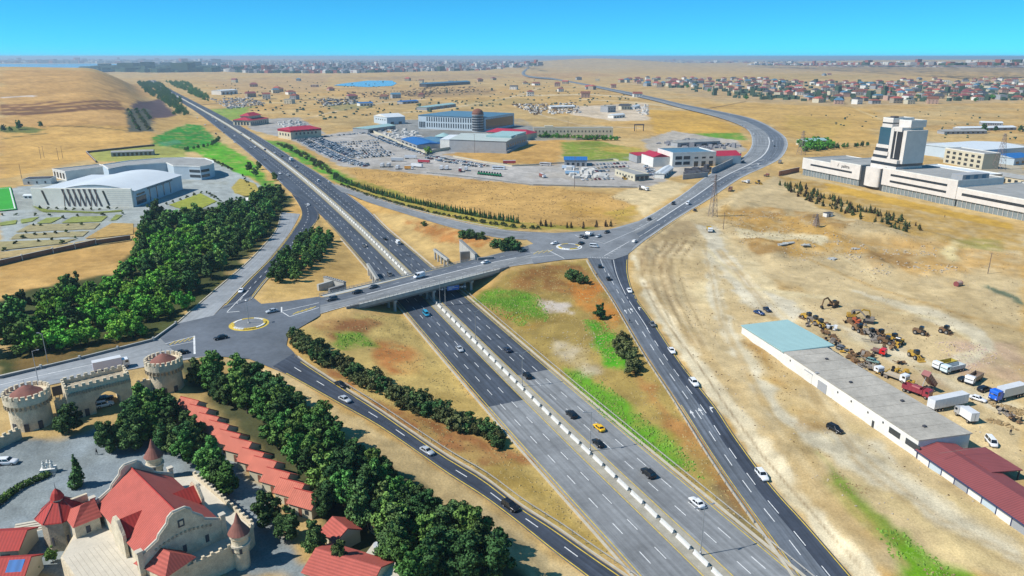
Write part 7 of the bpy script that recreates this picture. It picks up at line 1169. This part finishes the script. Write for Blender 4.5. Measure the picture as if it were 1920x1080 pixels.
# ---------------------------------------------------------------- pylons and poles
def pylon(px,h,label,r=3.2):
    g=G(*px); e=empty('lattice_pylon',g,.4,label,'pylon'); m=MB(); f=lambda z:r*(1-.86*z/h); rust_=M('pylon_steel',(.28,.22,.2),.7,.15,1); cs=((1,1),(-1,1),(-1,-1),(1,-1))
    for s in cs: q=MB(); q.tube((s[0]*r,s[1]*r,0),(s[0]*f(h),s[1]*f(h),h),.16,.1,5); q.obj('leg',rust_,e)
    zs=[h*(1-(1-k/9)**1.25) for k in range(10)]
    for a,b in zip(zs,zs[1:]):
        for i in range(4): s,t=cs[i],cs[(i+1)%4]; m.tube((s[0]*f(a),s[1]*f(a),a),(t[0]*f(b),t[1]*f(b),b),.07,.07,4); m.tube((t[0]*f(a),t[1]*f(a),a),(s[0]*f(b),s[1]*f(b),b),.07,.07,4); m.tube((s[0]*f(b),s[1]*f(b),b),(t[0]*f(b),t[1]*f(b),b),.06,.06,4)
    m.obj('lattice_brace',rust_,e)
    for z in (h*.72,h*.84,h*.95): q=MB(); q.tube((-3.6,0,z),(3.6,0,z),.12,.12,5); q.tube((-3.6,0,z),(0,0,z+1.2),.06,.06,4); q.tube((3.6,0,z),(0,0,z+1.2),.06,.06,4); q.obj('cross_arm',rust_,e)
pylon((1336,406),26,'rusty lattice pylon on the sandy shoulder beside the curved road',2.); pylon((1502,290),24,'lattice pylon at the corner of the long white building'); pylon((1872,318),32,'tall lattice pylon behind the office building',4.); pylon((1530,424),7,'stub of a small lattice mast on the bare building site',1.4)
def pole(px,h,label,group=None,arm=True):
    g=G(*px); e=empty('utility_pole',g,random.uniform(-.4,.4),label,'utility pole',group); m=MB(); m.tube((0,0,-.3),(0,0,h),.2,.12,6); m.obj('pole',M('pole_wood',(.16,.12,.1),.9,.2,1),e)
    if arm: m=MB(); m.tube((-1.2,0,h-.6),(1.2,0,h-.6),.08,.08,5); m.obj('cross_arm',M('pole_wood'),e)
for px,h in (((1077,353),24),((890,287),20)): pole(px,h,'tall thin pole at the edge of the car lot' if px[0]>1000 else 'tall thin pole in front of the grey warehouse')
for px in ((77,298),(83,296),(110,300),(118,297),(41,335)): pole(px,12,'leaning wooden pole in the tan field above the sports hall','poles in the tan field')
for px in ((850,196),(800,205),(1193,247),(1065,238),(1852,513),(1356,430),(695,180),(900,175)): pole(px,10,'lone utility pole on open dry ground','lone poles on dry ground')
# guard rails
def rail(R,side,d0,d1,label,out=1.3):
    m=MB(); pm=MB(); ds=np.arange(d0,d1,4.); P0=None
    for d in ds:
        p=R.pos(d,u=0 if side=='L' else 1); q=R.pos(d,u=1 if side=='L' else 0); n=(p-q); n[2]=0; n/=np.linalg.norm(n); a=p+n*out; pm.cbox((a[0],a[1],a[2]+.3),(.12,.12,1.0))
        if P0 is not None:
            for z0,z1 in ((.5,.82),): m.add([P0+[0,0,z0],a+[0,0,z0],a+[0,0,z1],P0+[0,0,z1],P0+n*.05+[0,0,z0],a+n*.05+[0,0,z0],a+n*.05+[0,0,z1],P0+n*.05+[0,0,z1]],[(0,1,2,3),(7,6,5,4),(3,2,6,7)])
        P0=a
    e=empty('guard_rail',(0,0,0),0,label,'guard rail'); m.obj('rail',M('rail_steel',(.5,.48,.44),.5,.15,.5,metal=.3),e); o=pm.obj('rail_post',steel,e); o['kind']='stuff'
rail(RD,'L',20,RD.len-30,'steel guard rail along the grassy side of the right-hand ramp'); rail(HW_R,'R',0,far_d-90,'steel guard rail between the highway and the green wedge',2.0); rail(RC,'R',30,RC.len,'steel guard rail on the bushy side of the ramp by the pine belt',1.6); rail(RN,'R',30,150,'low rail round the outside of the sandy slope',2.5); rail(RW,'L',10,RW.len-20,'dark rail on the field side of the curved connecting road',1.4)
# ---------------------------------------------------------------- houses of the town beyond the fields
HM=[wC,wP,wW,wG,wS2]; rD=M('roof_rust',srgb(150,84,68),.8,.15,.3); RM_=[rM,rD,rBr,rK,rL,rD,rB]
def house(px,k,label,group):
    g=G(*px); far=g.y; w,dp,h=random.uniform(16,25),random.uniform(14,19),random.choice((7,8.5,9.5,11)); e=empty('house',g,random.choice((0,.2,-.3,.5,1.6,.8))+random.uniform(-.1,.1),label,'house',group); o=blk(e,'wall',HM[k%5],-w/2,w/2,-dp/2,dp/2,-.5,h)
    rn_=('maroon','rust brown','brown','dark grey','blue-grey','rust brown','brick red')[(k*5+k//7)%7] if k%7!=3 else 'flat grey'; wn_=('cream','pinkish','white','grey','stone')[k%5]; e['label']=wn_+' house with '+rn_+' roof '+('in the dense town beyond the dry fields' if 'town' in group else 'standing apart on the open dry plain')
    if k%7==3: blk(o,'roof',rG,-w/2-.3,w/2+.3,-dp/2-.3,dp/2+.3,h,h+.4)
    else: gable(o,-w/2,w/2,-dp/2,dp/2,h,h+random.uniform(3,5.5),RM_[(k*5+k//7)%7],'x',.8,hip=random.choice((0,5,7)))
    wins(o,'f',3,-w/2,w/2,h*.5,h*.5+1.6,.35,-dp/2-.06); 
    if h>6: wins(o,'f',3,-w/2,w/2,1,2.6,.35,-dp/2-.06)
k=0
for y,x0,x1,st in ((150,1170,1440,13),(154,1165,1470,13),(158,1190,1920,14),(163,1210,1920,15),(168,1330,1920,16),(174,1380,1920,18),(180,1440,1920,20),(187,1520,1920,26),(194,1530,1760,34),(152,1690,1920,15)):
    x=x0
    while x<x1:
        if random.random()<.82: house((x+random.uniform(-4,4),y+random.uniform(-2.,2.)),k,'house with pitched roof in the dense town beyond the dry fields','houses in the town'); k+=1
        x+=st*random.uniform(.75,1.3)
for i,(x,y) in enumerate(((1045,162),(1060,157),(1005,160),(1120,152),(1085,150),(1150,165),(1110,168),(1195,182),(985,158),(560,152),(590,163),(520,172),(545,177),(720,186),(742,184),(900,153),(925,150),(845,157),(790,155),(1545,142),(1555,141),(470,182),(500,185),(1170,205),(1140,210),(620,170),(660,186))): house((x,y),i*3+1,'scattered lone building on the open dry plain','scattered buildings on the plain')
e,L=B('long_factory','long dark factory shed on the dry rise','factory',(800,163),(882,158)); o=blk(e,'wall',rK,0,L,0,30,0,10); gable(o,0,L,0,30,10,14,rL,'x',1); wins(o,'f',12,2,L-2,3,6,.5,-.1)
for i,(x,y) in enumerate(((1500,176),(1545,178),(1330,172),(1620,186),(1720,182),(1830,190),(1860,186),(1290,165),(1400,186),(1900,178),(1450,165),(1670,170),(1350,160),(1780,170),(1840,165))): g=G(x,y); tree('leafy',g.x,g.y,random.uniform(7,11),'leafy tree between the houses of the far town','trees in the far town','leafy_tree')
# far city, woods and water: masses on the horizon
def mass(name,mat,px,n,hmin,hmax,seed,label,wmin=10,wmax=26,ground=False):
    rg=np.random.default_rng(seed); m=MB(); ys=[p[1] for p in px]; xs=[p[0] for p in px]; X=rg.uniform(min(xs),max(xs),n*3); Y=rg.uniform(min(ys),max(ys),n*3); k=np.nonzero(inpoly(X,Y,np.array(px,float)))[0][:n]
    for i in k:
        g=G(X[i],Y[i]) if ground else P(X[i],Y[i],4.); z=Z(g.x,g.y); q=(H-z)/(H-g.z); x,y=g.x*q,g.y*q
        h=rg.uniform(hmin,hmax)*(2.2 if rg.random()<.04 else 1); w=rg.uniform(wmin,wmax); m.cbox((x,y,z+h/2-.3),(w,rg.uniform(wmin,wmax),h+.6),rg.uniform(0,1.5))
    m.obj(name,mat,kind='stuff',label=label)
st_d=M('clutter_brown',srgb(120,100,80),.9,0); fw=M('far_white',srgb(225,222,215),.9,0); fr=M('far_red',srgb(170,100,86),.9,0); fg=M('far_grey',srgb(150,150,155),.9,0); ft=M('far_trees',(.05,.085,.05),.95,.2,.02)
cp=[(330,130),(400,115),(700,112.5),(1000,113),(1015,123),(900,132),(640,137.5),(470,137)]; rp_=[(1400,122),(1470,110.5),(1960,110.5),(1960,127),(1600,125.5)]; mp=[(1000,118),(1200,113),(1420,114),(1420,119),(1200,119)]
for i,(mt,nm) in enumerate(((fw,'far_city'),(fr,'far_city'),(fg,'far_city'))):
    mass(nm,mt,[(-40,114),(420,114),(440,120),(380,121),(200,118.5),(-40,119)],260,15,40,90+i,'hazy blue towers of the far shore',40,110); mass(nm,mt,cp,1500,8,22,50+i,'pale buildings of the hazy far city',14,40); mass(nm,mt,rp_,950,7,14,60+i,'small pale buildings of the far town on the plain',14,40); mass(nm,mt,mp,110,8,18,70+i,'pale buildings on the low hill at the horizon',20,60)
mass('far_woods',ft,cp,1100,8,16,80,'dark tree belts between the far city buildings',20,70); mass('far_woods',ft,[(165,131),(250,126),(340,126),(420,130),(400,135),(290,136),(180,134)],600,12,30,81,'dark wood on the slope at the far end of the highway',40,120); mass('far_woods',ft,rp_,420,6,12,82,'dark trees between the far town houses',20,60); mass('far_woods',ft,[(1180,160),(1300,150),(1920,158),(1920,188),(1560,192),(1400,186)],460,4,9,84,'low garden greenery between the town houses',5,15)
wat=M('water_blue',(.10,.26,.42),.12,.05,.01,spec=.6)
def lake(px,label,dz=1.2):
    zz=max(G(x,y).z for x,y in px)+dz; sheet('water',px,zz,wat,0,kind='structure',label=label)
lake([(625,160),(640,157),(690,151),(735,151),(744,156),(735,161),(690,163)],'pale blue lake on the dry plain',.5)
sheet('water',[(-60,135),(150,135),(232,131.5),(320,126),(350,121.5),(180,119),(-60,120)],9.,wat,0,kind='structure',label='pale blue bay behind the tan hill')
for i,(px_,n_c,mt) in enumerate((([(395,186),(470,184),(500,196),(430,205)],160,fg),([(395,186),(470,184),(500,196),(430,205)],120,fw),([(590,186),(660,184),(680,194),(610,200)],140,rK),([(590,186),(660,184),(680,194),(610,200)],80,fw),([(960,196),(1080,193),(1090,212),(1000,216)],160,fw),([(960,196),(1080,193),(1090,212),(1000,216)],140,st_d),([(770,165),(890,162),(900,172),(790,178)],140,st_d),([(1220,268),(1290,262),(1390,275),(1330,285)],120,fg),([(1190,200),(1215,198),(1215,215),(1200,216)],60,fw),([(640,172),(800,170),(820,182),(660,182)],120,st_d),([(1290,318),(1330,316),(1325,326),(1285,332)],70,rK),([(1060,318),(1110,318),(1150,336),(1070,334)],60,fw),([(700,243),(790,247),(800,262),(740,262)],110,fw),([(520,228),(560,226),(575,236),(530,242)],60,fw))): mass('yard_clutter',mt,px_,n_c,.8,2.6,200+i,('pale goods and machines strewn in a distant yard','grey heaps in a distant yard','white goods in a distant yard')[i%3],1.5,6,True)
mass('far_scrub',ft,[(380,160),(640,150),(1000,150),(1180,175),(1200,200),(900,205),(600,225),(450,205)],380,1.2,3.2,301,'dark scrub and trees dotted over the far plain',2,5,True); mass('far_scrub',ft,[(1480,215),(1920,205),(1920,262),(1700,262)],70,.8,2,302,'dark scrub dotted over the tan fields',1,3,True)
for i in range(14):
    x,y=random.uniform(420,1160),random.uniform(146,206)
    if y<210-(abs(x-850))*.02 and not (610<x<760 and y<168): house((x,y),i*2,'scattered lone building on the open dry plain','scattered buildings on the plain')
# rubble and stones strewn over the building site
def rubble(name,px,n,s0,s1,mat,seed,label):
    rg=np.random.default_rng(seed); w_=np.array([tuple(G(x,y))[:2] for x,y in px]); lo,hi=w_.min(0),w_.max(0); X=rg.uniform(lo[0],hi[0],n*3); Y=rg.uniform(lo[1],hi[1],n*3); k=np.nonzero(inpoly(X,Y,w_)&(fbm(X,Y,12,2,seed)>.02))[0][:n]; m=MB()
    for i in k:
        s=rg.uniform(s0,s1); m.cbox((X[i],Y[i],Z(X[i],Y[i])+s*.1),(s,s*rg.uniform(.5,1),s*rg.uniform(.25,.6)),rg.uniform(0,3),rg.uniform(-.5,.5))
    m.obj(name,mat,kind='stuff',label=label)
st1=M('rubble_stone',srgb(200,185,160),.95,.25,1); st2=M('rubble_dark',srgb(176,150,108),.95,.3,1)
rubble('stones',[(1190,480),(1330,410),(1560,400),(1920,470),(1920,900),(1700,1000),(1500,900),(1300,680)],1700,.15,.5,st1,11,'pale stones strewn over the building site'); rubble('stones',[(1190,480),(1330,410),(1560,400),(1920,470),(1920,900),(1700,1000),(1500,900),(1300,680)],1500,.15,.45,M('stone_dark',srgb(120,98,70),.95,.3,1),12,'dark clods strewn over the building site'); rubble('stones',[(555,640),(640,600),(755,594),(880,732),(985,852),(900,885),(700,762)],500,.12,.35,M('stone_dark'),13,'dark clods on the dry embankment'); rubble('stones',[(885,562),(950,515),(1100,490),(1172,606),(1270,757),(1400,960),(1280,905),(1050,712)],800,.12,.35,M('stone_dark'),14,'dark clods between the ramp and the highway'); rubble('stones',[(660,320),(900,337),(1200,372),(1150,424),(980,424),(800,388)],900,.3,.8,M('stone_dark'),15,'dark tussocks in the dry field')  # clods and tussocks have a dark brown colour of their own
rubble('rubble',[(1340,390),(1480,400),(1640,470),(1500,500),(1400,470)],420,.2,.9,st1,1,'broken stones strewn over the orange mounds'); rubble('rubble',[(1560,440),(1800,470),(1800,540),(1600,510)],420,.3,1.1,st1,2,'broken stones on the ground before the nursery'); rubble('rubble',[(1310,480),(1420,560),(1500,780),(1400,720),(1300,600)],320,.12,.45,st2,3,'clods and stones along the sandy verge'); rubble('rubble',[(1750,640),(1920,650),(1920,720),(1780,700)],420,.15,.5,M('rubble_pink',srgb(205,180,165),.95,.25,1),4,'pinkish rubble behind the dump trucks'); rubble('rubble',[(1530,840),(1600,880),(1700,1010),(1800,1080),(1740,1080),(1600,950)],320,.12,.4,st2,5,'clods along the weedy ditch line'); rubble('rubble',[(960,545),(1100,600),(1160,700),(1060,680),(960,600)],250,.15,.5,st1,6,'pale stones on the embankment'); rubble('rubble',[(1830,745),(1920,770),(1920,810),(1850,790)],260,.3,1.2,st2,7,'brown debris at the edge of the yard')
for i,(px,a,lb) in enumerate(((( 1465,459),.3,'stack of pale concrete slabs on the building site, outer one'),((1480,456),.4,'stack of pale concrete slabs on the building site, inner one'),((1510,460),.1,'scattered pale slabs on the building site'),((1560,486),.8,'small heap of pink-grey slabs on the building site'),((1603,467),.2,'tiny heap of pale slabs near the nursery'))):
    g=G(*px); e=empty('slab_stack',g,a,lb,'slabs')
    for k in range(5): m=MB(); m.cbox((0,0,0),(5-i*.5,1.1,.28),random.uniform(-.2,.2)); m.obj('slab',conc,e,loc=(random.uniform(-.8,.8),(k%3)*1.2-1.2,.2+.3*(k//3)))
g=G(1796,536); e=empty('tank',g,.5,'reddish white round tank lying on the bare ground','tank'); m=MB(); m.tube((-1.6,0,1.1),(1.6,0,1.1),1.1,1.1,14); m.obj('barrel',wP,e); m=MB(); m.tube((-1.7,0,1.1),(-1.5,0,1.1),1.18,1.18,14); m.tube((1.5,0,1.1),(1.7,0,1.1),1.18,1.18,14); m.obj('hoop',rM,e)
g=G(1552,406); e=empty('site_hut',g,.4,'small white site hut on the bare ground before the nursery','hut'); o=blk(e,'wall',wW,-2.5,2.5,-1.5,1.5,0,2.4); blk(o,'roof',rK,-2.7,2.7,-1.7,1.7,2.4,2.6); blk(o,'door',rK,-.5,.5,-1.56,-1.49,0,2)
# ---------------------------------------------------------------- haze
hzm=bpy.data.materials.new('haze_air'); hzm.use_nodes=True; n_=hzm.node_tree; n_.nodes.remove(n_.nodes['Principled BSDF']); pv=n_.nodes.new('ShaderNodeVolumePrincipled'); pv.inputs['Color'].default_value=(.66,.86,1,1); pv.inputs['Density'].default_value=0.00009; pv.inputs['Anisotropy'].default_value=.2
n_.links.new(pv.outputs[0],n_.nodes['Material Output'].inputs['Volume'])
m=MB(); m.box(-40000,40000,-1500,36000,-30,112); hz_o=m.obj('haze',hzm,kind='stuff',label='thin blue summer haze')
